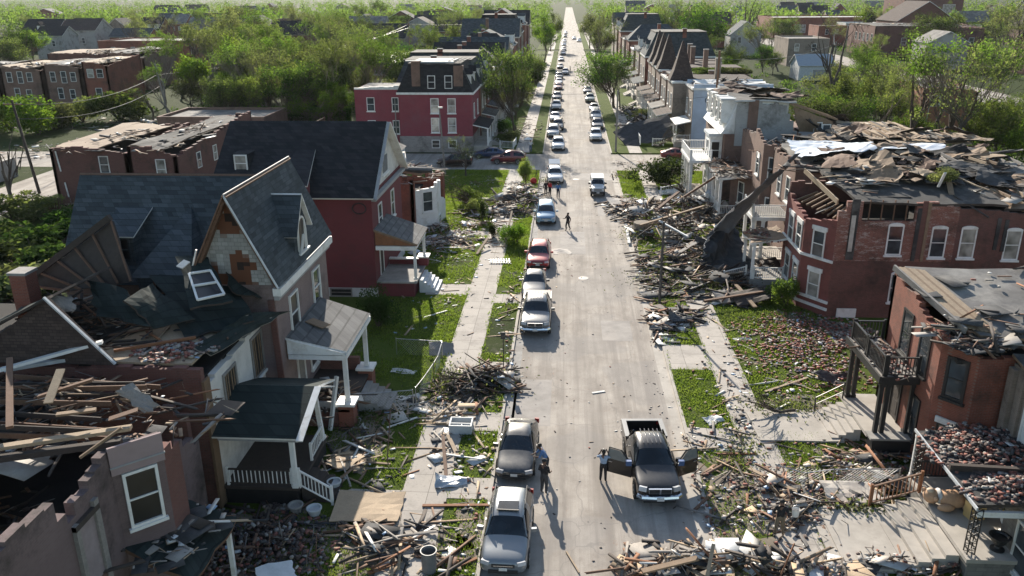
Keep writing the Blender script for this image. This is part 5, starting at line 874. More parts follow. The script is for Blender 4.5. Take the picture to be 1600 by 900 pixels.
# ================================================================== houses away from the street
def block(label, x0, x1, y0, y1, h_, wm, rm=None, roof='flat', wins=(), rh=3, name='brick_building', cat='building', ruin=0, doors=(), rz=0.0):
    """free standing block; wins: (face, along, z, w, h)"""
    t = thing(name, label, cat, ((x0+x1)/2, (y0+y1)/2, 0)); RECTS.append((x0-2, x1+2, y0-9, y1+2)); rm = rm or ROOFG; yc, xm = (y0+y1)/2, (x0+x1)/2
    if ruin:
        part(t, 'wall', lambda m: (m.jwall((x0, y0), (x1, y0), .35, 0, [(0, h_), (.4, h_+.2), (1, h_-ruin)], wm, .6, .25*ruin, int(x0)), m.jwall((x1, y0), (x1, y1), .35, 0, [(0, h_-ruin), (1, h_+ruin)], wm, .6, .3*ruin, int(x1)), m.jwall((x1, y1), (x0, y1), .35, 0, [(0, h_+ruin), (1, h_)], wm, .6, .3, 7), m.jwall((x0, y1), (x0, y0), .35, 0, [(0, h_), (1, h_)], wm, .6, .3, 8)))
        part(t, 'roof', lambda m: (m.box(x0+.4, x1-.4, y0+.4, y1-.4, h_-1.4, h_-1.2, DARK), m.warp((x0+.2, y0+.3, h_+.1), (xm+1, y0+.4, h_-.2), (xm+2, y1-.4, h_+.2), (x0+.3, y1-.3, h_+.3), .12, rm, 7, 7, .15, .4, int(y0), WD_TAN)))
        heap('roof_litter', None, [(xm, yc, (x1-x0)*.45, (y1-y0)*.45, 0, .5)], {'pale': 4, 'plank': 4, 'dark': 4, 'tar': 2, 'sheet': 2}, int(40+(x1-x0)*(y1-y0)*.5), h_-.2, .3, parent=t)
    else:
        part(t, 'wall', lambda m: m.box(x0, x1, y0, y1, 0, h_, wm))
        if roof == 'flat': part(t, 'roof', lambda m: (m.box(x0+.3, x1-.3, y0+.3, y1-.3, h_+.001, h_+.1, rm), m.box(x0-.05, x1+.05, y0-.05, y0+.29, h_+.001, h_+.5, wm), m.box(x0-.05, x1+.05, y1-.29, y1+.05, h_+.001, h_+.5, wm), m.box(x0-.05, x0+.29, y0+.291, y1-.291, h_+.001, h_+.5, wm), m.box(x1-.29, x1+.05, y0+.291, y1-.291, h_+.001, h_+.5, wm)))
        elif roof == 'gx': part(t, 'roof', lambda m: (m.slab([(x0-.4, y0-.4, h_), (x1+.4, y0-.4, h_), (x1+.4, yc, h_+rh), (x0-.4, yc, h_+rh)], .14, rm, W_WHITE), m.slab([(x0-.4, yc+.003, h_+rh), (x1+.4, yc+.003, h_+rh), (x1+.4, y1+.4, h_), (x0-.4, y1+.4, h_)], .14, rm, W_WHITE))); part(t, 'gable', lambda m: m.prism([(x1, y0, h_), (x1, y1, h_), (x1, yc, h_+rh-.15)], (-.25, 0, 0), wm)); part(t, 'back_gable', lambda m: m.prism([(x0, y0, h_), (x0, y1, h_), (x0, yc, h_+rh-.15)], (.25, 0, 0), wm))
        else: part(t, 'roof', lambda m: (m.slab([(x0-.4, y0-.4, h_), (x0-.4, y1+.4, h_), (xm, y1+.4, h_+rh), (xm, y0-.4, h_+rh)], .14, rm, W_WHITE), m.slab([(xm+.003, y0-.4, h_+rh), (xm+.003, y1+.4, h_+rh), (x1+.4, y1+.4, h_), (x1+.4, y0-.4, h_)], .14, rm, W_WHITE))); part(t, 'gable', lambda m: m.prism([(x0, y0, h_), (x1, y0, h_), (xm, y0, h_+rh-.15)], (0, .25, 0), wm))
    for fc, a, z, w_, hh in wins:
        o, u, n = {'s': ((x0, y0, 0), XP, YN), 'e': ((x1, y0, 0), YP, XP), 'w': ((x0, y0, 0), YP, XN)}[fc]
        win(t, o, u, n, a, z, w_, hh, GLASS if (int(a*7)+int(z)) % 3 else GL_CURT, sill=False)
    for fc, a, w_, hh, mt in doors:
        o, u, n = {'s': ((x0, y0, 0), XP, YN), 'e': ((x1, y0, 0), YP, XP)}[fc]; door(t, o, u, n, a, .05, w_, hh, mt)
    return t
h = block('dark brick two storey house with white garage door and flat torn roof beside the alley', -55.3, -46.8, 85, 101, 6.1, BR_DARK, WD_TAN, wins=(('s', 5.4, 3.5, .9, 1.7),), doors=(('s', 3.6, 2.6, 2.6, W_WHITE),), ruin=.5, name='brick_house', cat='house')
part(h, 'downspout', lambda m: (m.bar((-54.6, 84.93, 5.8), (-54.4, 84.93, 3.6), .12, .1, W_WHITE), m.bar((-54.2, 84.93, 2.4), (-54.0, 84.93, .2), .12, .1, W_WHITE)))
block('brick house with mauve painted side wall and caved roof behind the slate gabled house', -46.4, -41.2, 84.5, 107, 6.3, BR_DARK, TAR, wins=(('s', 3.0, 3.0, .9, 2.0), ('e', 5, 3.2, .9, 1.6), ('e', 9.5, 3.2, .9, 1.6), ('e', 14, 3.2, .9, 1.6), ('e', 19, 1.6, .9, 1.4)), ruin=.9, name='brick_house', cat='house')
block('long low brown brick building with white edged flat roof beyond the mauve wall', -62, -45.5, 123, 134, 3.6, BR_BROWN, ROOFG, wins=(('s', 6, 1.2, 1.6, 1.4), ('s', 10.5, 1.0, 1, 1.9), ('s', 14, 1.2, 1, 1.4)))
for i, (x0, x1, hh, lb) in enumerate(((-126, -116.5, 7.6, 'leftmost brick terrace house with open flat roof beyond the side street'), (-116.2, -107.5, 7.8, 'brick terrace house with white doors and torn roof, second in the far left terrace'), (-107.2, -99.5, 8.2, 'brick terrace house with pale plywood roof in the far left terrace'), (-99.2, -94, 8.6, 'narrow terrace house with exposed white upper wall at the terrace end'))):
    block(lb, x0, x1, 167+i*.5, 183, hh, BR_BROWN if i < 3 else BR_RED, WD_PALE if i % 2 else ROOFG, wins=(('s', 1.3, 4.8, 1, 1.9), ('s', 3.6, 4.6, 1, 2.2), ('s', 5.6, 4.9, 1, 1.7), ('s', 2.4, 1.4, 1, 2.1), ('s', 4.9, 1.4, 1, 1.8)) if i < 3 else (('s', 1, 5.6, 1.2, 1.6), ('s', 3, 5.6, 1.2, 1.6), ('s', 2.2, 1.2, 1.2, 2.2)), ruin=.7, name='terrace_house', cat='house')
block('brown brick terrace house with white windows and broken corner further along the side street', -109, -100.5, 197, 214, 8.6, BR_BROWN, ROOFG, wins=(('s', 1.5, 5.2, 1, 2), ('s', 5.2, 5.2, 1, 2), ('s', 1.8, 1.5, 1, 2.2), ('s', 5.4, 1.5, 1, 2)), ruin=1.2, name='terrace_house', cat='house')
block('long red brick block with white edged flat roof beyond the far left terraces', -142, -103, 252, 274, 8, BR_RED, ROOFG, wins=tuple(('s', 4+k*6.2, 4.4, 1.1, 2.2) for k in range(6)), name='brick_building')
block('burnt flat roofed brick block behind the far left terraces', -136, -112, 216, 232, 7.2, BR_DARK, WD_TAN, ruin=.8)
for i, (x0, y0, w_, lb, wm, rf_) in enumerate(((-222, 338, 15, 'red brick house with dark roof and one dormer in the far left row', BR_RED, 'gx'), (-206, 344, 12, 'dark roofed house with twin white dormers in the far left row', BR_TAN, 'gx'), (-193, 348, 12, 'pale stone house with steep street gable in the far left row', BR_TAN, 'gy'), (-180, 352, 9, 'small brick house with grey hipped edge at the end of the far left row', BR_RED, 'gx'), (-150, 380, 18, 'dark red brick block with steep roof among far left trees', BR_RED, 'gy'))):
    t = block(lb, x0, x0+w_, y0, y0+14, 7.5, wm, SH_BLACK, rf_, rh=5, wins=(('s', 2, 4.5, 1.3, 2), ('s', w_*.6, 4.5, 1.3, 2)), name='row_house', cat='house')
    if rf_ == 'gx':
        for k in range(1 if i == 0 else 2): part(t, 'dormer', lambda m: (m.box(x0+w_*.45+k*3, x0+w_*.45+1.7+k*3, y0+.6, y0+3.5, 8, 10, W_WHITE), m.prism([(x0+w_*.45-.2+k*3, y0+.4, 10.001), (x0+w_*.45+1.9+k*3, y0+.4, 10.001), (x0+w_*.45+.85+k*3, y0+.4, 11.6)], (0, 3.4, 0), SH_BLACK)))
block('pale grey house with hipped dark roof at the left picture edge', -228, -213, 300, 315, 7, GREYW, SH_BLACK, 'gy', rh=4, wins=(('s', 2, 4, 1.4, 2), ('s', 6, 4, 1.4, 2), ('s', 10, 4, 1.4, 2)), name='row_house', cat='house')
block('dark roofed house with white gable among the left woods', -112, -96, 318, 330, 7, BR_DARK, SH_BLACK, 'gx', rh=5, wins=(('s', 4, 3, 1.2, 2),), name='row_house', cat='house')
block('long low shed with grey corrugated roofs in the left woods', -60, -36, 232, 250, 3.6, SC_S, plain('grey_sheet_roof', (.4, .41, .43), .5, .12, 2), 'gx', rh=2.2, name='shed', cat='shed')
block('low white roofed warehouse glimpsed through the left woods', -66, -22, 440, 460, 6, GREYW, ROOFW, name='warehouse')
block('small flat roofed brick house behind the dark hedge on the left', -40, -30, 205, 216, 4, BR_BROWN, ROOFW, name='brick_house', cat='house')
# right background
block('small grey gabled garage with pale door behind the right hand houses', 58.5, 67, 219, 228, 3.6, SC_S, plain('garage_roof', (.3, .33, .36), .8, .1, 2), 'gx', rh=2.6, doors=(('s', 3.4, 3.4, 2.6, W_TRIM),), name='garage', cat='garage')
block('small orange brick house with broken flat roof among the right hand trees', 58, 66.5, 141, 152, 6.4, plain('orange_brick', (.3, .14, .08), .9, .2, 1.4), TAR, wins=(('s', 1.2, 3.6, .9, 1.6), ('s', 2.6, 3.6, .9, 1.6)), ruin=.5, name='brick_house', cat='house')
h = block('dark brick factory with ragged flat roof beyond the right hand trees', 103, 139, 297, 325, 10, BR_DARK, TAR, wins=tuple(('s', 9+k*5.5, 4, 1.5, 2.2) for k in range(5))+tuple(('w', 2+k*4, 5, 1.4, 2.4) for k in range(5)), ruin=.8, name='factory')
block('brick hall with tan gabled roof behind the dark factory', 122, 143, 330, 352, 10.5, BR_DARK, SH_BROWN, 'gy', rh=7, wins=(('s', 6, 3, 2, 3),), name='factory')
block('long brick and glass workshop with orange boarded windows far right', 98, 150, 420, 446, 9, BR_RED, ROOFW, wins=tuple(('s', 3+k*7, 2.5, 5, 3.6) for k in range(7)), name='workshop')
block('small white office block with a row of windows beside the workshop', 126, 141, 402, 416, 7, SC_W, ROOFW, wins=tuple(('s', 2+k*4, 3.5, 1.8, 1.8) for k in range(3)), name='office')
block('tall dark brick warehouse block at the top right edge', 176, 206, 470, 500, 19, BR_DARK, ROOFG, wins=(('s', 20, 4, 6, 10),), name='warehouse')
block('low red brick block with white roof units far right', 106, 150, 470, 495, 8, BR_RED, ROOFW, name='workshop')
block('plain brick corner building with pale front by the car park', 66, 78, 262, 280, 7.5, BR_TAN, ROOFG, wins=(('s', 2, 4.4, 1.2, 2), ('s', 7, 4.4, 1.2, 2)), name='brick_building')
block('grey stone turreted house among trees at the top right', 232, 246, 455, 470, 11, STONE_G, SH_SLATE, 'gx', rh=5, name='row_house', cat='house')

rb = random.Random(77)   # more roofs among the trees, left and right
for side, xr, yr, n, lb in ((-1, (-230, -34), (255, 470), 20, 'brick house with dark or flat roof among the left woods'), (1, (50, 290), (230, 470), 16, 'brick house or workshop among the trees on the far right'), (-1, (-420, -40), (480, 900), 22, 'far house roof showing between the left tree tops'), (1, (44, 460), (480, 900), 24, 'far house roof showing between the right tree tops')):
    k = q = 0
    while k < n and q < 900:
        q += 1; x, y = rb.uniform(*xr), rb.uniform(*yr); w_, d_ = rb.uniform(9, 22), rb.uniform(9, 15)
        if any(a-4 < x+w_ and x < b+4 and c-4 < y+d_ and y < e+4 for a, b, c, e in RECTS) or abs(x) > y*.66 or (-136 < x+w_ and x < -121) or (80 < x+w_ and x < 99): continue
        k += 1; rf_ = rb.choice(['gx', 'gy', 'flat', 'gx']); t = block(lb, x, x+w_, y, y+d_, rb.uniform(6.5, 9), rb.choice([BR_RED, BR_DARK, BR_BROWN, BR_TAN, GREYW]), rb.choice([SH_BLACK, SH_SLATE, ROOFG, SH_BROWN]) if rf_ != 'flat' else rb.choice([ROOFG, ROOFW, TAR]), rf_, rh=rb.uniform(3, 5), wins=(('s', w_*.25, 4.4, 1.1, 1.9), ('s', w_*.6, 4.4, 1.1, 1.9)) if y < 480 else (), name='distant_house', cat='house'); t['group'] = lb.replace('house', 'houses', 1)
# ================================================================== TREES
def grow(seed, H, r0, lev=4, spread=.75, trunk=.35, nb=(2, 4), up=.25, broken=0.0, minr=.015):
    """limbs as (points, radii); twig ends"""
    r = random.Random(seed); segs, tips = [], []
    def go(p, d, L, rad, l):
        pts, rr = [p], [rad]; n = 4 if l else 5
        for i in range(n):
            d = (d+Vector((r.gauss(0, .13), r.gauss(0, .13), r.gauss(0, .06)+up*.12*(l > 0)))).normalized(); p = p+d*(L/n); pts.append(p); rr.append(max(minr, rad*(1-.55*(i+1)/n)))
        segs.append((pts, rr, l))
        if l == lev: tips.extend((pts[-1], pts[-2], pts[-3])); return
        if l and r.random() < broken: return
        k = r.randint(*nb)
        for i in range(k):
            f = r.uniform(.45, 1) if l else r.uniform(.55, 1); j = min(n, max(1, int(f*n+.5))); a = r.uniform(0, 6.28)
            side = Vector((math.cos(a), math.sin(a), r.uniform(-.1, .5))); nd_ = (d*(1-spread*.6)+side*spread).normalized()
            go(pts[j], nd_, L*r.uniform(.55, .85), rr[j]*.7, l+1)
        go(pts[-1], (d+Vector((r.gauss(0, .2), r.gauss(0, .2), .1))).normalized(), L*.7, rr[-1], l+1)
    go(Vector((0, 0, -.15)), Vector((r.gauss(0, .05), r.gauss(0, .05), 1)).normalized(), H*trunk, r0, 0); return segs, tips
def limb_mesh(segs, mat, name, maxl=9):
    m = MB(); [m.tube(p, rr, 7 if l == 0 else 5 if l < 2 else 3, mat, cap=False) for p, rr, l in segs if l <= maxl]
    me = bpy.data.meshes.new(name); me.from_pydata(m.v, [], m.f); me.materials.append(mat); me.polygons.foreach_set('use_smooth', [True]*len(m.f)); return me
def leaf_mesh(name, Cc, size, mats, seed=0, flat=.4):
    g = np.random.RandomState(seed); N = len(Cc); Cc = np.asarray(Cc, float)
    a = g.normal(0, 1, (N, 3)); a /= np.linalg.norm(a, axis=1)[:, None]; b = g.normal(0, 1, (N, 3)); b[:, 2] *= flat; b -= a*(a*b).sum(1)[:, None]; b /= np.linalg.norm(b, axis=1)[:, None]
    s = size*g.uniform(.6, 1.35, (N, 1)); w_ = s*g.uniform(.45, .75, (N, 1)); V = np.stack([Cc-a*s*.5, Cc+b*w_*.5+a*s*.05, Cc+a*s*.5, Cc-b*w_*.5+a*s*.05], 1).reshape(-1, 3)
    me = bpy.data.meshes.new(name); me.vertices.add(4*N); me.loops.add(4*N); me.polygons.add(N); me.vertices.foreach_set('co', V.ravel()); me.loops.foreach_set('vertex_index', np.arange(4*N, dtype=np.int32)); me.polygons.foreach_set('loop_start', (np.arange(N)*4).astype(np.int32))
    k = (np.sin(Cc[:, 0]*1.9+seed)+np.sin(Cc[:, 1]*2.1)+np.sin(Cc[:, 2]*2.3)+g.normal(0, .7, N) > .6).astype(np.int32) % len(mats); me.polygons.foreach_set('material_index', k)
    for x in mats: me.materials.append(x)
    me.update(calc_edges=True); return me
TPL = {}
def tree_tpl(key, seed, H, r0, leaf, n, clump, mats, lev=4, spread=.75, trunk=.35, up=.25, broken=0., bark=None, nb=(2, 4), zmin=0., keep=1.0):
    segs, tips = grow(seed, H, r0, lev, spread, trunk, nb, up, broken); zt = max(p.z for s in segs for p in s[0]); k = H/zt
    segs = [([p*k if i else p for i, p in enumerate(s[0])], s[1], s[2]) for s in segs]; tips = [t*k for t in tips]
    g = np.random.RandomState(seed); tips = [t for t in tips if t.z > zmin and g.rand() < keep]; crown = None
    if n and tips:
        T = np.array([tuple(t) for t in tips]); ii = g.randint(0, len(T), n); crown = leaf_mesh(key+'_crown', T[ii]+g.normal(0, clump, (n, 3))*np.array([1, 1, .75]), leaf, mats, seed)
    TPL[key] = (limb_mesh(segs, bark or BARK, key+'_trunk'), crown)
for i in range(3): tree_tpl(f'lush{i}', 10+i, 10, .24, .26, 7500, .42, [LEAF, LEAF_Y], trunk=.3)
for i in range(2): tree_tpl(f'dark{i}', 20+i, 10, .26, .26, 7500, .42, [LEAF_D, LEAF], trunk=.28)
for i in range(3): tree_tpl(f'ragged{i}', 33+i, 13, .26, .25, 2300, .34, [LEAF_G, LEAF], spread=.6, trunk=.38, up=.5, broken=.25, bark=BARK_P, keep=.6)
for i in range(2): tree_tpl(f'sparse{i}', 43+i, 13, .3, .24, 2000, .4, [LEAF_G, LEAF], spread=.65, trunk=.36, up=.4, broken=.2, keep=.4)
for i in range(2): tree_tpl(f'bare{i}', 53+i, 12, .34, .2, 160, .3, [LEAF_G], spread=.6, trunk=.42, up=.4, broken=.45, lev=3, keep=.3)
for i in range(2): tree_tpl(f'bright{i}', 63+i, 10, .2, .26, 6500, .42, [LEAF_Y, LEAF], spread=.55, trunk=.25, up=.6)
def bush_tpl(key, seed, n, leaf, mats, lump=5, sq=1.0):
    """rounded shrub 2 m wide and 2 m tall"""
    g = np.random.RandomState(seed); c = np.column_stack([g.normal(0, .42, lump), g.normal(0, .42, lump), g.uniform(.55, 1.35, lump)]); R_ = g.uniform(.45, .75, lump); ii = g.randint(0, lump, n); d = g.normal(0, 1, (n, 3)); d /= np.linalg.norm(d, axis=1)[:, None]
    P = c[ii]+d*(R_[ii]*g.uniform(.55, 1.08, n))[:, None]; P[:, 2] = np.abs(P[:, 2])*sq+.04; m = MB()
    for k in range(6): q = c[k % lump]; m.tube([(0, 0, -.05), (q[0]*.4, q[1]*.4, q[2]*.5), tuple(q)], [.05, .035, .012], 4, BARK, cap=False)
    me = bpy.data.meshes.new(key+'_stem'); me.from_pydata(m.v, [], m.f); me.materials.append(BARK); TPL[key] = (me, leaf_mesh(key+'_leaves', P, leaf, mats, seed))
for i in range(2): bush_tpl(f'bush{i}', 70+i, 3600, .13, [LEAF, LEAF_Y], 7)
bush_tpl('bushd', 75, 4200, .12, [LEAF_D, LEAF_D, LEAF], 8); bush_tpl('bushg', 77, 3000, .15, [LEAF_G, LEAF], 7); bush_tpl('brush', 79, 2400, .2, [LEAF_D, LEAF_G], 9, .7)
NT = {'n': 0}
def plant(kind, x, y, sc, label, group=None, name='tree', cat='tree', rz=None, z=0., tilt=None):
    tm, cm = TPL[kind]; NT['n'] += 1; rz = rnd.uniform(0, 6.28) if rz is None else rz; sc = sc if hasattr(sc, '__len__') else (sc,)*3
    t = thing(name, label, cat, (x, y, z), rz, group); t.scale = sc
    if tilt: t.rotation_euler = (*tilt, rz)
    for nm, me in (('trunk' if cat == 'tree' else 'stem', tm), ('crown' if cat == 'tree' else 'leaves', cm)):
        if me: o = bpy.data.objects.new(nm, me); COL.objects.link(o); o.parent = t
    return t
# street trees and single trees one can tell apart
plant('dark0', -7.9, 131, (.85, .85, 1.4), 'tall leafy street tree left of the parked cars past the crossing'); plant('lush1', -8.3, 137.5, (.6, .6, 1.0), 'slimmer leafy tree right behind the tall left street tree')
plant('dark1', -8.2, 176, (1.0, 1.0, .95), 'round dark street tree left of the parked car row'); plant('lush0', -8, 196, (.6, .6, .85), 'pale leafy tree behind the round dark street tree'); plant('lush2', -7, 262, (1.1, 1.1, 1.5), 'large pale tree on the left verge far down the street')
plant('lush2', -6.5, 330, (1.0, 1.0, 1.4), 'far tree closing the left verge at the end of the street')
plant('dark0', 9.4, 165, (1.25, 1.25, 1.1), 'broad storm torn tree on the right verge with a thick trunk'); plant('ragged1', 10.5, 163, (.75, .75, .7), 'half stripped tree beside the broad right verge tree')
plant('sparse0', 8.4, 246, (1.2, 1.2, 1.3), 'tall loose crowned tree on the right verge beyond the broad one'); plant('lush0', 10, 270, (1.0, 1.0, 1.25), 'leafy tree behind the loose crowned verge tree'); plant('lush1', 9, 345, (1.2, 1.2, 1.4), 'distant tree on the right verge at the street end')
plant('dark1', 38, 238, 1.85, 'wide round tree rising behind the slate mansard row on the right'); plant('bare0', 66, 325, 1.9, 'tall nearly leafless tree standing alone by the car park')
plant('sparse1', 47.5, 104, (1.15, 1.15, 1.2), 'tall thin leaved tree with forked dark limbs at the right picture edge', rz=.6); plant('bare1', 52, 118, (1.2, 1.2, 1.25), 'leafless forked tree behind the flat roofs near the right picture edge'); plant('sparse0', 55, 128, (1.1, 1.1, 1.15), 'yellow green ragged tree beside the orange brick house')
plant('bare0', 47, 150, 1.6, 'dark stripped trunk rising from bushes behind the mansard house'); plant('ragged0', 51, 158, .95, 'dark thin tree beside the stripped trunk behind the mansard house')
for x, y, k, s, lb in ((44, 136, 'lush0', .95, 'bright leafy tree right of the grey garage'), (48, 128, 'lush1', .8, 'leafy tree at the rear of the plywood roof'), (50, 140, 'lush2', .85, 'bushy tree left of the orange brick house'), (56, 115, 'dark0', .7, 'dark bushy tree before the orange brick house'), (62, 120, 'lush1', .75, 'dense green tree right of the orange brick house'), (54, 98, 'lush2', .75, 'dense green tree under the forked limbs at the right edge'), (60, 104, 'bright0', .8, 'bright green tree at the right edge below the parking area'), (45, 92, 'lush0', .55, 'low green tree behind the torn brown roofs at the right')): plant(k, x, y, s, lb)
for k, x, y, s_, lb_ in (('ragged0', 50, 110, 1.2, 'tall ragged grey green tree left of the forked tree at the right edge'), ('ragged2', 54, 107, 1.3, 'tallest ragged tree at the right picture edge'), ('bare0', 45, 113, 1.25, 'broken bare tree rising over the torn flat roofs'), ('lush1', 52, 103, .95, 'leafy tree under the ragged trees at the right edge')): plant(k, x, y, s_, lb_)
# shrubs
plant('bushd', 11.8, 96, (3.3, 2.8, 1.75), 'big dark evergreen bush on the near right corner of the crossing', name='bush', cat='bush'); plant('bush0', -4.3, 71.6, (1.35, 1.3, 1.0), 'round bright green bush on the left verge behind the red car', name='bush', cat='bush'); plant('bushd', -12.6, 51.5, (1.15, 1.1, 1.4), 'dark rounded evergreen shrub beside the red house wall', name='shrub', cat='shrub')
plant('bushg', -10.6, 86.5, (1.2, 1.2, 1.1), 'loose green shrub behind the white sided wreck', name='shrub', cat='shrub'); plant('bush1', -9.2, 82.5, (.9, .9, .8), 'small green shrub nearest the white sided wreck', name='shrub', cat='shrub'); plant('bushd', -8.2, 79.5, (.5, .5, 1.2), 'small dark conical shrub on the left lawn', name='shrub', cat='shrub')
plant('bright0', -4.4, 92.5, (.42, .42, .4), 'young bright green sapling on the verge by the blue minivan', name='sapling'); plant('sparse1', -12.3, 100.5, (.42, .42, .4), 'thin leaning young tree on the near left corner of the crossing', name='sapling'); plant('bushd', -6.7, 73.5, (.5, .5, .8), 'dark slim shrub at the edge of the timber heap left', name='shrub', cat='shrub')
plant('bush0', 16.0, 56.5, (1.0, 1.0, 1.2), 'green shrub at the foot of the red corner bay', name='shrub', cat='shrub'); plant('bush1', 13.2, 69.0, (.8, .8, .6), 'small green shrub under the hanging black membrane', name='shrub', cat='shrub'); plant('bush1', 15.4, 141, (1.6, 2.2, 1.1), 'bushy green shrub in front of the pale blue house', name='shrub', cat='shrub'); plant('bush0', 14, 147, (2, 2, 1.2), 'wide bright shrub further along from the pale blue house', name='shrub', cat='shrub')
plant('bush0', -8.5, 124.5, (1.5, 1.5, 1.0), 'green shrub by the white fence left of the far corner', name='shrub', cat='shrub'); plant('bushd', -10.2, 134, (2, 2, 1.2), 'dark shrub under the tall left street tree', name='shrub', cat='shrub')
plant('bush1', 26.2, 58.5, (1.6, .9, .5), 'fallen leafy branch lying on the torn black roof', name='branch', cat='branch', z=8.85)
for x, y in ((22, 142), (25, 143), (28, 141.5)): plant('bushg', x, y, (2.0, 2.0, .9), 'leafy branches heaped inside the roofless brick house', 'branches inside the roofless house', name='branch', cat='branch', z=8.2)
# fallen crowns and brush on the far left lots
for i, (px, py, s, k) in enumerate(((30, 400, 2.6, 'brush'), (95, 385, 2.3, 'brush'), (20, 345, 2.2, 'bushg'), (110, 352, 1.7, 'brush'), (60, 425, 2.4, 'brush'), (-20, 440, 2.6, 'brush'), (115, 425, 1.5, 'bushg'), (15, 470, 2.2, 'brush'), (85, 330, 1.2, 'bush0'))):
    p = G(px, py); plant(k, p.x, p.y, (s*1.25, s*1.25, s*.75), 'fallen tangle of leafy branches on the lots left of the gabled house', 'fallen branches on the left lots', name='fallen_branches', cat='branches')
for i, (px, py, s, lb) in enumerate(((25, 335, .8, 'dark broken tree on the left lots in front of the alley'), (240, 190, .62, 'snapped bare trunk beyond the brick house roofs'), (-10, 300, .7, 'bare tree at the left picture edge by the alley'))): p = G(px, py); plant('bare%d' % (i % 2), p.x, p.y, s, lb)
p = G(188, 188); plant('bushg', p.x, p.y, (4.6, 4.6, 3.2), 'large grey green round bush before the far left terrace', name='bush', cat='bush')
for px, py, s, k in ((20, 205, 3, 'bush0'), (60, 210, 3.2, 'bush1'), (95, 200, 2.6, 'bushg'), (130, 190, 2.2, 'bush1')): p = G(px, py); plant(k, p.x, p.y, (s*1.3, s*1.3, s), 'tall leafy scrub in front of the far left brick terrace', 'scrub before the far left terrace', name='bush', cat='bush')
# woods on both sides: every tree its own
def free(x, y, m=0):
    return not any(a-m < x < b+m and c-m < y < d+m for a, b, c, d in RECTS)
r5 = random.Random(5); kinds = ['lush0', 'lush1', 'lush2', 'ragged0', 'ragged1', 'ragged2', 'ragged0', 'ragged2', 'ragged1', 'bright0', 'dark0', 'dark1', 'sparse0', 'sparse1', 'bare0', 'bare1']; NTREE = []
VIEWS = ((-10, 215, 85, 165, 165), (150, 250, 85, 140, 195), (165, 340, 58, 100, 250), (50, 200, 28, 76, 335), (515, 615, 78, 112, 230), (410, 500, 15, 45, 316), (1360, 1520, 20, 90, 295), (1235, 1345, 20, 58, 415), (1235, 1295, 92, 126, 218), (1430, 1495, 130, 200, 140), (1160, 1235, 40, 80, 260))
def wood(n, xr, yr, label, group, ks, sc=(.6, 1.05), md=4.5, cond=None):
    k = t_ = 0
    while k < n and t_ < n*40:
        t_ += 1; x, y = r5.uniform(*xr), yr[0]+(yr[1]-yr[0])*r5.random()**1.15
        wx, wy = W((x, y, 7)); wt = W((x, y, 13))[1]
        if any(a < wx < b_ and c < wy+25 and wt < d_ and y < lim and r5.random() < .92 for a, b_, c, d_, lim in VIEWS): continue
        if not free(x, y, 1.5) or (cond and not cond(x, y)) or any((x-a)**2+(y-b_)**2 < md*md for a, b_ in NTREE): continue
        NTREE.append((x, y)); s = r5.uniform(*sc); plant(r5.choice(ks), x, y, (s*r5.uniform(.85, 1.15), s*r5.uniform(.85, 1.15), s), label, group, rz=r5.uniform(0, 6.28)); k += 1
for px, py, s, k in ((365, 172, 1.4, 'bright0'), (340, 178, 1.1, 'bright1'), (395, 176, 1.2, 'bright0'), (415, 168, 1.0, 'lush0'), (318, 168, .9, 'bright1'), (300, 178, .7, 'lush1'), (450, 160, 1.0, 'lush2')):
    p = G(px, py); NTREE.append((p.x, p.y)); plant(k, p.x, p.y, s, 'tall bright yellow green tree at the near edge of the left woods', 'bright trees at the near edge of the left woods')
for px, py, s, k in ((330, 140, 1.45, 'ragged0'), (300, 120, 1.3, 'bare1'), (575, 135, 1.2, 'ragged2'), (500, 120, 1.2, 'ragged1'), (250, 125, 1.0, 'ragged1'), (420, 120, 1.3, 'sparse1'), (545, 110, 1.25, 'ragged0')):
    p = G(px, py); NTREE.append((p.x, p.y)); plant(k, p.x, p.y, s, 'tall storm stripped tree standing above the left woods', 'stripped trees above the left woods')
wood(88, (-92, -20), (132, 235), 'green tree in the nearer part of the left woods', 'trees in the nearer left woods', kinds[:12], (.75, 1.25), 3.4, lambda x, y: x > -y*.56)
wood(92, (-190, -22), (236, 470), 'storm thinned tree in the farther part of the left woods', 'trees in the farther left woods', kinds, (.85, 1.4), 5.5, lambda x, y: not -134 < x < -123)
wood(30, (-300, -120), (180, 470), 'tree scattered among the far left houses', 'trees among the far left houses', kinds, (.8, 1.2), 8, lambda x, y: not -134 < x < -123 and x > -y*.72)
wood(26, (33, 82), (106, 240), 'tree on the back lots behind the right hand row', 'trees behind the right hand row', ['lush0', 'lush1', 'lush2', 'dark0', 'ragged0', 'sparse1'], (.6, .95), 4.5)
wood(60, (40, 260), (215, 460), 'tree among the workshops and lots on the far right', 'trees on the far right lots', kinds, (.85, 1.5), 6.5, lambda x, y: not 82 < x < 97 and x < y*.62+10 and not (60 < x < 100 and y < 262))
P = []; g5 = np.random.RandomState(8)   # low growth under the trees
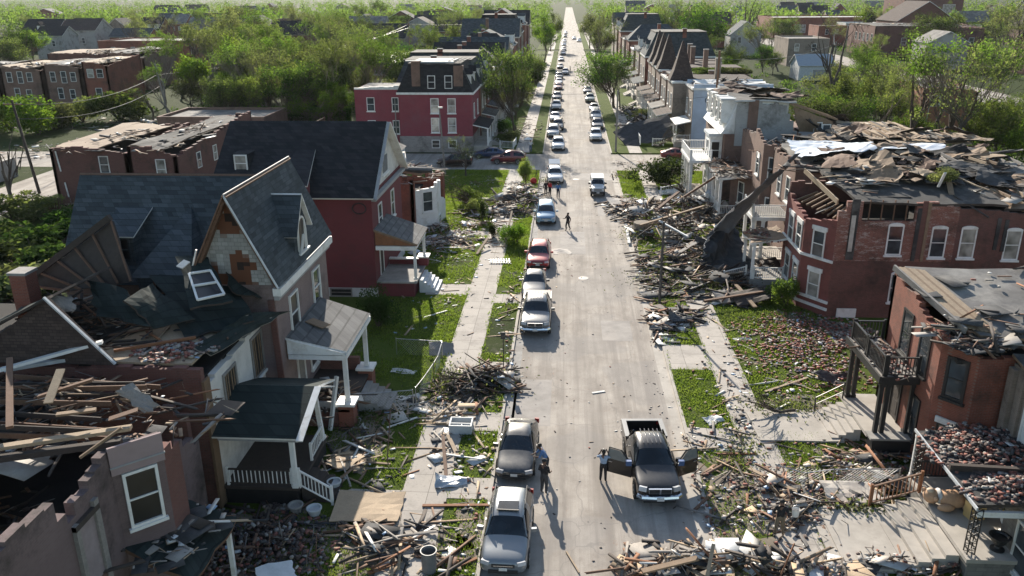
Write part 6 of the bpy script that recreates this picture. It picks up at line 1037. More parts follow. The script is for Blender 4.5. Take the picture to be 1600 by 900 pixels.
for i in range(1500):
    x, y = g5.uniform(-220, 230), 132+330*g5.rand()**1.3
    if any(a < W((x, y, 2))[0] < b_ and c < W((x, y, 2))[1] < d_ and y < lim for a, b_, c, d_, lim in ((-10, 215, 85, 165, 165), (515, 615, 78, 112, 230), (1235, 1295, 92, 126, 218))): continue
    if x > 0 and y < 212: x = g5.uniform(36, 82); y = g5.uniform(106, 212)
    if -16 < x < 36 and y > 128 or not free(x, y, 1.5) or 82 < x < 97 or -134 < x < -123 or abs(x) > y*.75+8: continue
    r_ = g5.uniform(.9, 2.6); n = int(45*r_); d = g5.normal(0, 1, (n, 3)); d /= np.linalg.norm(d, axis=1)[:, None]; d[:, 2] = np.abs(d[:, 2]); P.append(np.array([x, y, .05])+d*r_*np.array([1.1, 1.1, .8])*g5.uniform(.5, 1, (n, 1)))
o = bpy.data.objects.new('undergrowth', leaf_mesh('undergrowth', np.concatenate(P), .42, [LEAF_D, LEAF, LEAF], 6)); COL.objects.link(o); tag(o, 'low leafy undergrowth filling the lots under the trees', 'undergrowth', kind='stuff')
hd = []   # clipped hedge behind the rose house
for x0, x1, y0, y1, h_ in ((-58, -38, 143, 145.5, 2.6), (-52, -41, 137, 139.5, 2.2), (-42, -38, 134, 138, 3.4)):
    n = int((x1-x0)*(y1-y0+h_)*150); P = NR.uniform(0, 1, (n, 3)); fc = NR.randint(0, 4, n); P[fc == 0, 2] = 1; P[fc == 1, 1] = 0; P[fc == 2, 0] = NR.randint(0, 2, (fc == 2).sum())
    P = P*np.array([x1-x0, y1-y0, h_])+np.array([x0, y0, .05])+NR.normal(0, .1, (n, 3)); t = thing('hedge', ('long clipped hedge in the gardens behind the rose house', 'lower clipped hedge nearer the mauve wall', 'tall square hedge end beside the timber deck')[len(hd)], 'hedge', ((x0+x1)/2, (y0+y1)/2, 0)); hd.append(t)
    me = leaf_mesh('hedge_leaves', P-np.array([(x0+x1)/2, (y0+y1)/2, 0]), .24, [LEAF_D, LEAF], 9); o = bpy.data.objects.new('leaves', me); COL.objects.link(o); o.parent = t; part(t, 'stem', lambda m: m.box(x0+.3, x1-.3, y0+.3, y1-.3, 0, h_-.3, BARK))
# the wooded town beyond, one mass to the horizon
P = []; g5 = np.random.RandomState(3)
for i in range(5200):
    y = 470+2700*g5.rand()**1.7; x = g5.uniform(-.85, .85)*y+0
    if (-16 < x-0 < 20 and y < 1300) or (g5.rand() < .25 and x > 40): continue
    h_ = g5.uniform(7, 15); rr = g5.uniform(2.5, 5.5); n = int(70*(1 if y < 1100 else .45)); d = g5.normal(0, 1, (n, 3)); d /= np.linalg.norm(d, axis=1)[:, None]
    P.append(np.array([x, y, h_*.6])+d*np.array([rr, rr, h_*.42])*g5.uniform(.5, 1, (n, 1)))
P = np.concatenate(P); me = leaf_mesh('woodland', P, 1.5, [LEAF, LEAF_G], 4); o = bpy.data.objects.new('woodland', me); COL.objects.link(o); tag(o, 'far wooded town reading as one green mass up to the horizon', 'woodland', kind='stuff')

for px, py, k, sc, lb, tl in ((1140, 375, 'bare0', .62, 'fallen bare limb across the right hand timber heap', (R(82), 0)), (1085, 305, 'bare1', .5, 'fallen bare limb by the wrecked white porch', (R(80), .2)), (770, 330, 'bare1', .45, 'fallen bare limb in the left timber heap', (R(84), .1)), (745, 600, 'bare0', .3, 'fallen branch in the dark pile on the left pavement', (R(80), 0)), (1240, 650, 'bare1', .28, 'thin fallen branch on the right front lawn', (R(86), 0)), (40, 400, 'bare0', .8, 'pale fallen trunk on the far left lots', (R(85), .1)), (120, 380, 'bare1', .6, 'fallen trunk beside the picket fence lots', (R(82), -.2)), (1020, 230, 'bare1', .5, 'fallen limb on the right lots past the crossing', (R(80), 0))):
    p = G(px, py); plant(k, p.x, p.y, sc, lb, name='fallen_limb', cat='fallen limb', z=.35, tilt=tl)
# ================================================================== VEHICLES
def paint(name, col, metal=.35, dust=.35):
    if name in MATS: return MATS[name]
    m, t, n, l, bs = newmat(name); v = objc(t); g = nd(t, 'ShaderNodeNewGeometry'); s = nd(t, 'ShaderNodeSeparateXYZ'); l.new(g.outputs['Normal'], s.inputs[0])
    f = ramp(t, noise(t, v, 2.3, 6, .75), [(.35, (0, 0, 0)), (.75, (dust,)*3)]); k = nd(t, 'ShaderNodeMath', operation='MULTIPLY'); l.new(f, k.inputs[0]); up = nd(t, 'ShaderNodeMapRange'); up.inputs[1].default_value = .1; up.inputs[2].default_value = .8; l.new(s.outputs[2], up.inputs[0]); l.new(up.outputs[0], k.inputs[1])
    l.new(mix(t, k.outputs[0], col, (.36, .32, .27)), bs.inputs['Base Color']); bs.inputs['Metallic'].default_value = metal; bs.inputs['Roughness'].default_value = .34; bs.inputs['Coat Weight'].default_value = .6; bs.inputs['Coat Roughness'].default_value = .12
    MATS[name] = m; return m
CGLASS = glassmat('car_glass', (.012, .016, .02), .08, .6); CDARK = plain('black_plastic', (.022, .022, .023), .6, .2, 4, obj=True, bmp=0); HEADL = glassmat('headlamp', (.45, .46, .48), .1, .3); TAIL = plain('tail_lamp', (.3, .015, .012), .3, .1, 4, obj=True, bmp=0); PLATE = plain('number_plate', (.6, .6, .58), .5, .1, 4, obj=True, bmp=0)
SPEC = {  # stations: y, half width, bottom, belt, top, top half width ; index of cowl, roof front, roof rear, rear glass foot
 'sedan': dict(st=[(0,.66,.34,.55,.6,.5),(.1,.82,.24,.62,.7,.68),(.5,.89,.2,.72,.82,.76),(1.4,.91,.2,.86,.95,.76),(2.2,.91,.2,.93,1.43,.58),(2.8,.91,.2,.94,1.46,.6),(2.9,.91,.2,.94,1.46,.6),(3.4,.91,.2,.95,1.43,.58),(4.1,.9,.2,.96,1.07,.68),(4.62,.84,.26,.9,1.0,.66),(4.72,.74,.36,.75,.86,.58)], k=(3, 4, 7, 8), wr=.33, L=4.72),
 'suv': dict(st=[(0,.7,.42,.68,.76,.56),(.1,.86,.3,.76,.88,.72),(.55,.94,.26,.88,1.0,.8),(1.35,.95,.26,1.0,1.08,.8),(2.0,.95,.26,1.06,1.66,.64),(2.8,.95,.26,1.07,1.72,.67),(2.92,.95,.26,1.07,1.72,.67),(4.2,.94,.26,1.08,1.66,.64),(4.62,.92,.3,1.08,1.16,.74),(4.72,.86,.36,.95,1.05,.7)], k=(3, 4, 7, 8), wr=.37, L=4.72),
 'van': dict(st=[(0,.66,.34,.62,.7,.5),(.12,.86,.26,.74,.84,.7),(.5,.95,.22,.88,.98,.78),(1.05,.97,.22,1.0,1.1,.8),(2.05,.98,.22,1.06,1.68,.7),(2.9,.98,.22,1.07,1.76,.72),(3.02,.98,.22,1.07,1.76,.72),(4.75,.96,.22,1.08,1.7,.7),(5.02,.94,.28,1.06,1.14,.78),(5.1,.86,.36,.9,1.0,.74)], k=(3, 4, 7, 8), wr=.34, L=5.1),
 'pickup': dict(st=[(0,.8,.5,.86,.94,.62),(.12,.95,.42,.98,1.08,.82),(.6,1.0,.42,1.08,1.18,.86),(1.55,1.01,.42,1.18,1.25,.84),(2.25,1.01,.42,1.22,1.84,.68),(2.95,1.01,.42,1.23,1.9,.7),(3.07,1.01,.42,1.23,1.9,.7),(3.9,1.01,.42,1.23,1.86,.68),(4.08,1.0,.42,1.22,1.28,.86),(4.12,1.0,.42,1.2,1.26,.86)], k=(3, 4, 7, 8), wr=.41, L=5.85),
 'jeep': dict(st=[(0,.62,.55,.98,1.04,.5),(.06,.66,.5,1.02,1.1,.58),(.5,.7,.5,1.06,1.13,.62),(1.35,.78,.5,1.12,1.18,.68),(1.62,.8,.5,1.14,1.76,.66),(2.5,.8,.5,1.14,1.84,.68),(2.62,.8,.5,1.14,1.84,.68),(4.1,.8,.5,1.14,1.8,.67),(4.24,.79,.52,1.14,1.2,.7),(4.28,.77,.55,1.1,1.16,.68)], k=(3, 4, 7, 8), wr=.42, L=4.28)}
SPEC['crossover'] = dict(SPEC['suv'])
CACHE = {}
def loft(kind, col):
    sp = SPEC[kind]; st = sp['st']; c, rf, rr, rg = sp['k']; mats = [col, CGLASS, CGLASS, CGLASS, CDARK]; vs, fs, mi = [], [], []
    for y, hw, zb, zl, zt, wt in st:
        half = [(0, zb), (hw*.9, zb), (hw, zb+.12), (hw*1.0, zb+(zl-zb)*.6), (hw*.97, zl), (wt, zt-.035), (wt*.62, zt), (0, zt+.012)]
        vs += [(x, y, z) for x, z in half]+[(-x, y, z) for x, z in half[-2:0:-1]]
    n = 14
    for i in range(len(st)-1):
        for k in range(n):
            fs.append((i*n+k, i*n+(k+1) % n, (i+1)*n+(k+1) % n, (i+1)*n+k)); b = k if k < 7 else 13-k; m = 0
            if b <= 0: m = 4
            elif b == 4 and c < i+1 and i < rg-0 and i >= c: m = 2 if not (st[i+1][0]-st[i][0] < .2) else 0
            elif b >= 5 and i == c: m = 1
            elif b >= 5 and i == rr: m = 3
            if b == 4 and i == rr: m = 0 if kind in ('sedan',) else 2
            mi.append(m)
    fs += [tuple(range(n))[::-1], tuple((len(st)-1)*n+k for k in range(n))]; mi += [0, 0]
    me = bpy.data.meshes.new('loft'); me.from_pydata(vs, [], fs); me.polygons.foreach_set('material_index', mi)
    for m in mats: me.materials.append(m)
    o = bpy.data.objects.new('loft', me); COL.objects.link(o); s = o.modifiers.new('s', 'SUBSURF'); s.levels = s.render_levels = 2 if kind != 'jeep' else 1
    if kind == 'jeep':
        bv = me; [setattr(e, 'use_edge_sharp', False) for e in bv.edges]
    dg = bpy.context.evaluated_depsgraph_get(); m2 = bpy.data.meshes.new_from_object(o.evaluated_get(dg)); bpy.data.objects.remove(o); out = {}
    for nm, ids in (('body', (0, 4)), ('windscreen', (1,)), ('side_window', (2,)), ('side_window2', (2,)), ('rear_window', (3,))):
        bm = bmesh.new(); bm.from_mesh(m2); bmesh.ops.delete(bm, geom=[f for f in bm.faces if f.material_index not in ids or (nm == 'side_window' and f.calc_center_median().x < 0) or (nm == 'side_window2' and f.calc_center_median().x >= 0)], context='FACES'); q = bpy.data.meshes.new(nm)
        for f in bm.faces: f.smooth = True
        bmesh.ops.recalc_face_normals(bm, faces=bm.faces) if nm == 'body' else None
        bm.to_mesh(q); bm.free(); [q.materials.append(m) for m in mats]; out[nm] = q
    return out
def wheel_mb(r, w_, mat, prof, x, y, z, n=18):
    m = MB(); vs = []
    for rad, dx in prof:
        for k in range(n): t = 2*math.pi*k/n; vs.append((x+dx, y+rad*math.cos(t), z+rad*math.sin(t)))
    fs = [(i*n+k, i*n+(k+1) % n, (i+1)*n+(k+1) % n, (i+1)*n+k) for i in range(len(prof)-1) for k in range(n)]+[tuple(range(n))[::-1], tuple((len(prof)-1)*n+k for k in range(n))]
    return m.add(vs, fs, mat)
def car_tpl(kind, pname, col, opts=()):
    key = (kind, pname, opts)
    if key in CACHE: return CACHE[key]
    pm = paint(pname, col, 0.0 if 'white' in pname else .4, .07 if col[0] < .03 else .3); sp = SPEC[kind]; st = sp['st']; L = sp['L']; root = bpy.data.objects.new('car', None); COL.objects.link(root); root.empty_display_size = .2
    def add(nm, me, par=root): o = bpy.data.objects.new(nm, me); COL.objects.link(o); o.parent = par; return o
    lf = loft(kind, pm); body = add('body', lf['body']); [add(k.rstrip('2'), lf[k], root) for k in ('windscreen', 'side_window', 'side_window2', 'rear_window')]
    hw = st[3][1]; zb = st[3][2]; c, rf, rr, rg = sp['k']
    def P(nm, fn, par=root): m = MB(); fn(m); return m.build(nm, par, loc=(0, 0, 0))
    def PP(nm, fn): m = MB(); fn(m); m.pieces(nm, root)
    for s in (-1, 1):       # pillars, mirrors, lamps
        a, b_ = st[c], st[rf]; d_, e_ = st[rr], st[rg]; PP('pillar', lambda m: (m.tube([(s*(a[5]+.02), a[0]+.05, a[4]-.03), (s*(b_[5]+.01), b_[0]+.06, b_[4]-.06)], .04, 6, pm), m.tube([(s*(d_[5]+.01), d_[0]-.06, d_[4]-.06), (s*(e_[5]+.03), e_[0]-.02, e_[4]-.02)], .05, 6, pm)))
        P('mirror', lambda m: (m.obox((s*(hw+.13), a[0]+.45, a[3]+.12), (.24, .12, .17), (0, 0, s*.2), pm if kind != 'jeep' else CDARK), m.obox((s*(hw+.13), a[0]+.515, a[3]+.12), (.2, .02, .13), (0, 0, s*.2), CGLASS)))
        z1 = st[1][3]; P('headlight', lambda m: m.obox((s*hw*.73, .13, z1-.0), (.34 if kind != 'jeep' else .2, .16, .15 if kind != 'pickup' else .2), (-.25, 0, s*.42), HEADL))
        P('tail_light', lambda m: m.obox((s*hw*.84, L-.07, st[-2][3]-.05), (.22, .1, .26), (.1, 0, -s*.2), TAIL))
        for y in (.92, L-1.02 if kind != 'pickup' else L-1.2):
            r_ = sp['wr']; xo = s*(hw-.09); tp = [(r_*.62, -.11), (r_*.96, -.11), (r_, -.07), (r_, .07), (r_*.96, .11), (r_*.62, .11)]; w_ = add('wheel', None) if False else wheel_mb(r_, .22, RUBBER, tp, xo, y, r_).build('wheel', root, loc=(0, 0, 0)); q = wheel_mb(r_, .1, METAL, [(r_*.6, s*.10), (r_*.6, s*.118), (r_*.22, s*.09), (r_*.1, s*.12)], xo, y, r_).build('rim', w_, loc=(0, 0, 0))
            P('wheel_arch', lambda m: wa(m, s, hw, y, r_))
    z0, z1 = st[1][2], st[1][3]
    if kind == 'pickup':
        P('grille', lambda m: (m.box(-.5, .5, -.035, .06, z1-.16, z1+.06, CHROME), [m.box(-.47+.48*k, -.03+.5*k, -.05, -.03, z1-.14+.1*j, z1-.06+.1*j, CDARK) for k in (0, 1) for j in (0, 1)], m.box(-.04, .04, -.07, -.03, z1-.17, z1+.07, CHROME))); P('bumper', lambda m: (m.tube([(-.93, .18, z0+.2), (-.78, .0, z0+.2), (0, -.08, z0+.2), (.78, .0, z0+.2), (.93, .18, z0+.2)], .12, 8, CHROME), m.box(-.7, .7, -.03, .1, z0-.06, z0+.1, CDARK))); P('number_plate', lambda m: m.box(-.16, .16, -.225, -.205, z0+.14, z0+.28, PLATE))
        yb = 4.13; bm2 = plain('bed_rail', (.2, .2, .2), .5, .1, 4, obj=True); bd = P('bed', lambda m: (m.box(-1.0, -.88, yb, L, .5, 1.27, pm), m.box(.88, 1.0, yb, L, .5, 1.27, pm), m.box(-.879, .879, L-.08, L, .5, 1.27, pm), m.box(-.879, .879, yb, yb+.07, .5, 1.27, pm), m.box(-.879, .879, yb+.071, L-.081, .5, .66, CDARK), m.box(-1.005, 1.005, L, L+.12, .45, .62, CHROME)))
        if 'silverbed' in opts: P('bed_cap', lambda m: (m.box(-1.02, -.8, yb, L, 1.271, 1.31, bm2), m.box(.8, 1.02, yb, L, 1.271, 1.31, bm2), m.box(-.799, .799, L-.2, L, 1.271, 1.31, bm2)), bd)
        else: P('bed_cover', lambda m: m.box(-.9, .9, yb+.1, L-.1, 1.271, 1.3, CDARK), bd)
        P('roof_rib', lambda m: [m.bar((x, st[rf][0]+.25, 1.885), (x, st[rr][0]-.1, 1.905), .04, .02, pm) for x in (-.4, -.2, 0, .2, .4)])
    elif kind == 'jeep':
        P('grille', lambda m: [m.box(-.4+.12*k, -.34+.12*k, -.05, .02, .78, 1.02, CDARK) for k in range(7)]); P('bumper', lambda m: m.box(-.78, .78, -.25, .02, .52, .7, CDARK)); P('number_plate', lambda m: m.box(-.16, .16, -.27, -.251, .55, .68, PLATE)); P('spare_wheel', lambda m: m.tube([(0, 4.27, 1.0), (0, 4.5, 1.0)], .38, 14, RUBBER))
        for s in (-1, 1): P('fender', lambda m: (m.box(min(s*.68, s*.95), max(s*.68, s*.95), .35, 1.5, .92, .98, CDARK), m.box(min(s*.7, s*.95), max(s*.7, s*.95), 2.8, 4.0, .92, .98, CDARK)))
        P('hardtop', lambda m: m.box(-.7, .7, 1.7, 4.15, 1.83, 1.88, pm))
    else:
        P('grille', lambda m: (m.obox((0, .03, z1-.06), (hw*.95, .1, .13), (-.2, 0, 0), CDARK), m.obox((0, -.012, z1-.06), (hw*.8, .02, .02), (-.2, 0, 0), CHROME), m.obox((0, .035, z0+.14), (hw*1.2, .12, .14), (0, 0, 0), CDARK))); P('number_plate', lambda m: m.box(-.16, .16, -.04, -.02, z0+.2, z0+.33, PLATE))
        if kind in ('suv', 'crossover', 'van'): P('roof_rail', lambda m: [m.tube([(s*.66, st[rf][0]+.35, st[rf][4]+.03), (s*.68, st[rf][0]+.6, st[rf+1][4]+.05), (s*.66, st[rr][0]-.15, st[rr][4]+.04)], .025, 5, CDARK if 'white' not in pname else METAL) for s in (-1, 1)])
    if 'sunroof' in opts: P('sunroof', lambda m: (m.box(-.42, .42, 2.25, 2.85, 1.695, 1.728, CGLASS), m.box(-.46, .46, 2.2, 2.249, 1.68, 1.735, CDARK)))
    P('wiper', lambda m: [m.tube([(x0, st[c][0]+.1, st[c][4]+.05), (x0+.55, st[c][0]+.22, st[c][4]+.13)], .012, 4, CDARK) for x0 in (-.6, -.05)])
    P('door_seam', lambda m: [(m.box(s*(hw+.001)-.004, s*(hw+.001)+.004, y, y+.015, zb+.18, st[rf][3]-.06, CDARK)) for s in (-1, 1) for y in (st[rf][0]-.55, st[rf+1][0]+.05, min(st[rr][0]-.1, st[rf+1][0]+1.15))])
    P('door_handle', lambda m: [m.box(s*(hw+.01)-.015, s*(hw+.01)+.015, y, y+.16, st[rf][3]-.17, st[rf][3]-.13, pm) for s in (-1, 1) for y in (st[rf+1][0]-.2, min(st[rr][0]-.3, st[rf+1][0]+.9))])
    if 'hatch' in opts: P('tailgate', lambda m: (m.obox((0, st[rr][0]+.55, st[rr][4]+.22), (1.35, 1.15, .06), (.35, 0, 0), pm), m.obox((0, st[rr][0]+.6, st[rr][4]+.17), (1.1, .7, .03), (.35, 0, 0), CGLASS)))
    if 'doors' in opts:
        for s in (-1, 1):
            P('dark_cab_panel', lambda m: m.box(s*1.0-.03, s*1.0+.03, 1.75, 2.95, .62, 1.2, DARK)); hx, hy, a = s*1.03, 1.72, R(62)  # dark panel over the closed body side, coloured as the cab's shade
            def D(t, z, o=0.): return (hx+s*(math.sin(a)*t)+o*s*math.cos(a), hy+math.cos(a)*t-o*math.sin(a), z)
            d = P('door', lambda m: m.prism([D(0, .52), D(1.18, .52), D(1.22, 1.24), D(.0, 1.24)], Vector(D(0, 0, -.1))-Vector(D(0, 0)), pm))
            P('window_frame', lambda m: (m.bar(D(.05, 1.22, -.05), D(.55, 1.78, -.05), .05, .06, CDARK), m.bar(D(.55, 1.78, -.05), D(1.12, 1.8, -.05), .05, .05, CDARK), m.bar(D(1.12, 1.8, -.05), D(1.2, 1.22, -.05), .05, .06, CDARK)), d); P('pane', lambda m: m.prism([D(.12, 1.24), D(1.16, 1.24), D(1.1, 1.77), D(.56, 1.75)], Vector(D(0, 0, -.012))-Vector(D(0, 0)), plain('door_pane_tint', (.16, .18, .18), .1, .2, 3, bmp=0)), d)
            P('handle', lambda m: m.bar(D(.95, 1.1, .02), D(1.12, 1.1, .02), .04, .03, METAL), d); P('mirror', lambda m: m.obox(D(.1, 1.36, .16), (.26, .16, .24), (0, 0, 0), paint('mirror_blue_reflection', (.08, .14, .3))), d)
    CACHE[key] = root; root['tpl'] = 1; return root
def wa(m, s, hw, y, r):
    n = 12; x = s*(hw+.004)
    for k in range(n):
        a, b_ = math.pi*k/n, math.pi*(k+1)/n; R1, R2 = r*1.02, r*1.2
        m.poly([(x, y+R1*math.cos(a), r+R1*math.sin(a)), (x, y+R2*math.cos(a), r+R2*math.sin(a)), (x, y+R2*math.cos(b_), r+R2*math.sin(b_)), (x, y+R1*math.cos(b_), r+R1*math.sin(b_))], CDARK)
PAINTS = {}
COLS = {'white': (.7, .7, .69), 'silver': (.42, .43, .44), 'steel': (.2, .22, .24), 'grey': (.12, .125, .13), 'charcoal': (.045, .047, .05), 'black': (.012, .012, .014), 'red': (.3, .02, .025), 'maroon': (.13, .015, .02), 'light blue': (.2, .34, .47), 'navy': (.025, .045, .1), 'tan': (.36, .33, .27), 'green grey': (.25, .29, .25)}
used = set()
def car(kind, col, px, py, label, rz=0, group=None, opts=(), dx=0, pos_=None, sc=1.0):
    t = car_tpl(kind, 'paint_'+col.replace(' ', '_'), COLS[col], opts); p = pos_ or G(px, py); nm = {'sedan': 'parked_car', 'suv': 'parked_suv', 'van': 'parked_minivan', 'pickup': 'pickup_truck', 'jeep': 'offroad_car', 'crossover': 'parked_car'}[kind]
    if id(t) in used: t = copy_tree(t)
    else: used.add(id(t))
    t.name = nm; t.location = (p[0]+dx, p[1], 0); t.rotation_euler = (0, 0, rz); t.scale = (sc,)*3
    if 'tpl' in t: del t['tpl']
    return tag(t, label, {'suv': 'suv', 'van': 'minivan', 'pickup': 'pickup truck'}.get(kind, 'car'), group)
LG, RG = 'cars parked along the left kerb', 'cars parked along the right kerb'
car('suv', 'steel', 786, 908, 'dusty silver SUV with sunroof and smashed windscreen, nearest car on the left kerb', -.02, LG, ('sunroof',)); car('sedan', 'charcoal', 803, 757, 'charcoal sedan parked behind the dusty silver SUV with a man beside it', -.03, LG)
car('pickup', 'grey', 836, 528, 'grey pickup truck alone behind the cleared gap at the left kerb', 0, LG, ('plain',)); car('sedan', 'grey', 834, 470, 'dark grey sedan tucked right behind the grey pickup', .02, LG); car('suv', 'red', 840, 424, 'bright red SUV at the left kerb by the round bush', -.02, LG)
car('van', 'light blue', 853, 353, 'light blue minivan beside the timber heap on the left', .03, LG); car('crossover', 'white', 868, 289, 'white car with its tailgate raised at the crossing', .05, None, ('hatch',)); car('pickup', 'black', 1030, 796, 'black pickup truck with both front doors open', .06, None, ('silverbed', 'doors'))
car('jeep', 'white', 934, 309, 'white boxy offroad car driving in the right lane')
car('suv', 'black', 672, 262, 'black SUV parked in the side street before the rose house', R(-90), None, pos_=(-16.9, 107.2)); car('sedan', 'navy', 760, 245, 'dark blue car in the side street behind the maroon SUV', R(-90), None, pos_=(-12.8, 113.3)); car('suv', 'maroon', 797, 258, 'maroon SUV turning out of the left side street', R(-90), None, pos_=(-10.0, 109.4)); car('sedan', 'maroon', 1050, 247, 'dark red car half hidden behind the big evergreen bush', R(90), None, pos_=(17.6, 113.2))
seq = [('crossover', 'white', 872, 237), ('van', 'silver', 864, 216), ('suv', 'charcoal', 871, 205), ('sedan', 'white', 869, 191), ('suv', 'white', 872, 173), ('suv', 'grey', 872, 158), ('sedan', 'maroon', 874, 141), ('sedan', 'white', 876, 133), ('suv', 'charcoal', 877, 124.5), ('crossover', 'silver', 881, 117.5), ('sedan', 'grey', 878, 108), ('sedan', 'white', 879, 96), ('suv', 'silver', 880, 86.5), ('sedan', 'charcoal', 881, 79.5), ('suv', 'white', 881, 72.5), ('sedan', 'silver', 882, 66), ('suv', 'grey', 883, 59), ('sedan', 'white', 884, 53)]
lb = ['white car just past the crossing, first in the left row', 'silver minivan second past the crossing on the left', 'charcoal SUV behind the silver minivan past the crossing', 'white sedan behind the charcoal SUV past the crossing', 'white SUV with dark windows, midway in the left car row', 'grey SUV behind the white SUV midway in the left row', 'maroon sedan in the far left car row', 'white sedan behind the maroon one in the far left row', 'charcoal SUV behind two sedans in the far left row', 'silver car standing out into the road with a person at its door', 'grey sedan behind the car standing out in the far left row', 'white sedan beside the round dark street tree', 'silver SUV beyond the round dark street tree', 'charcoal sedan near the end of the left car row', 'white SUV near the end of the left car row', 'silver sedan third from the end of the left car row', 'grey SUV last but one in the left car row', 'white sedan last in the left car row']
for (k, c, px, py), l_ in zip(seq, lb):
    p = G(px, py); x = KL+1.12 if py < 200 and px < 880 else p.x; car(k, c, px, py, l_, rnd.uniform(-.02, .02), LG, pos_=(max(x, KL+1.05) if px != 881 or py != 117.5 else KL+2.6, p.y))
for k, c, px, py, l_ in (('suv', 'white', 931, 222, 'white SUV first in the right kerb row past the crossing'), ('suv', 'charcoal', 934, 204, 'dark grey SUV second in the right kerb row'), ('van', 'silver', 932, 189.5, 'silver minivan third in the right kerb row'), ('sedan', 'white', 930, 176, 'white sedan fourth in the right kerb row'), ('suv', 'green grey', 922, 161, 'pale green grey SUV under the broad verge tree'), ('sedan', 'charcoal', 918, 147, 'dark sedan deep under the broad verge tree'), ('suv', 'white', 908, 66, 'white SUV far along the right kerb')):
    p = G(px, py); car(k, c, px, py, l_, rnd.uniform(-.02, .02), RG, pos_=(min(p.x, KR-1.05), p.y))
car('sedan', 'white', 897, 62, 'white car driving far away in the middle of the street')
for i, (x, y, c) in enumerate(((80, 300, 'black'), (83, 312, 'white'), (79, 322, 'charcoal'), (81, 338, 'silver'), (78, 350, 'navy'))): car('sedan', c, 0, 0, f'{c} car parked in the back street on the far right', R(180), 'cars in the far right back street', pos_=(x+5.5, y))
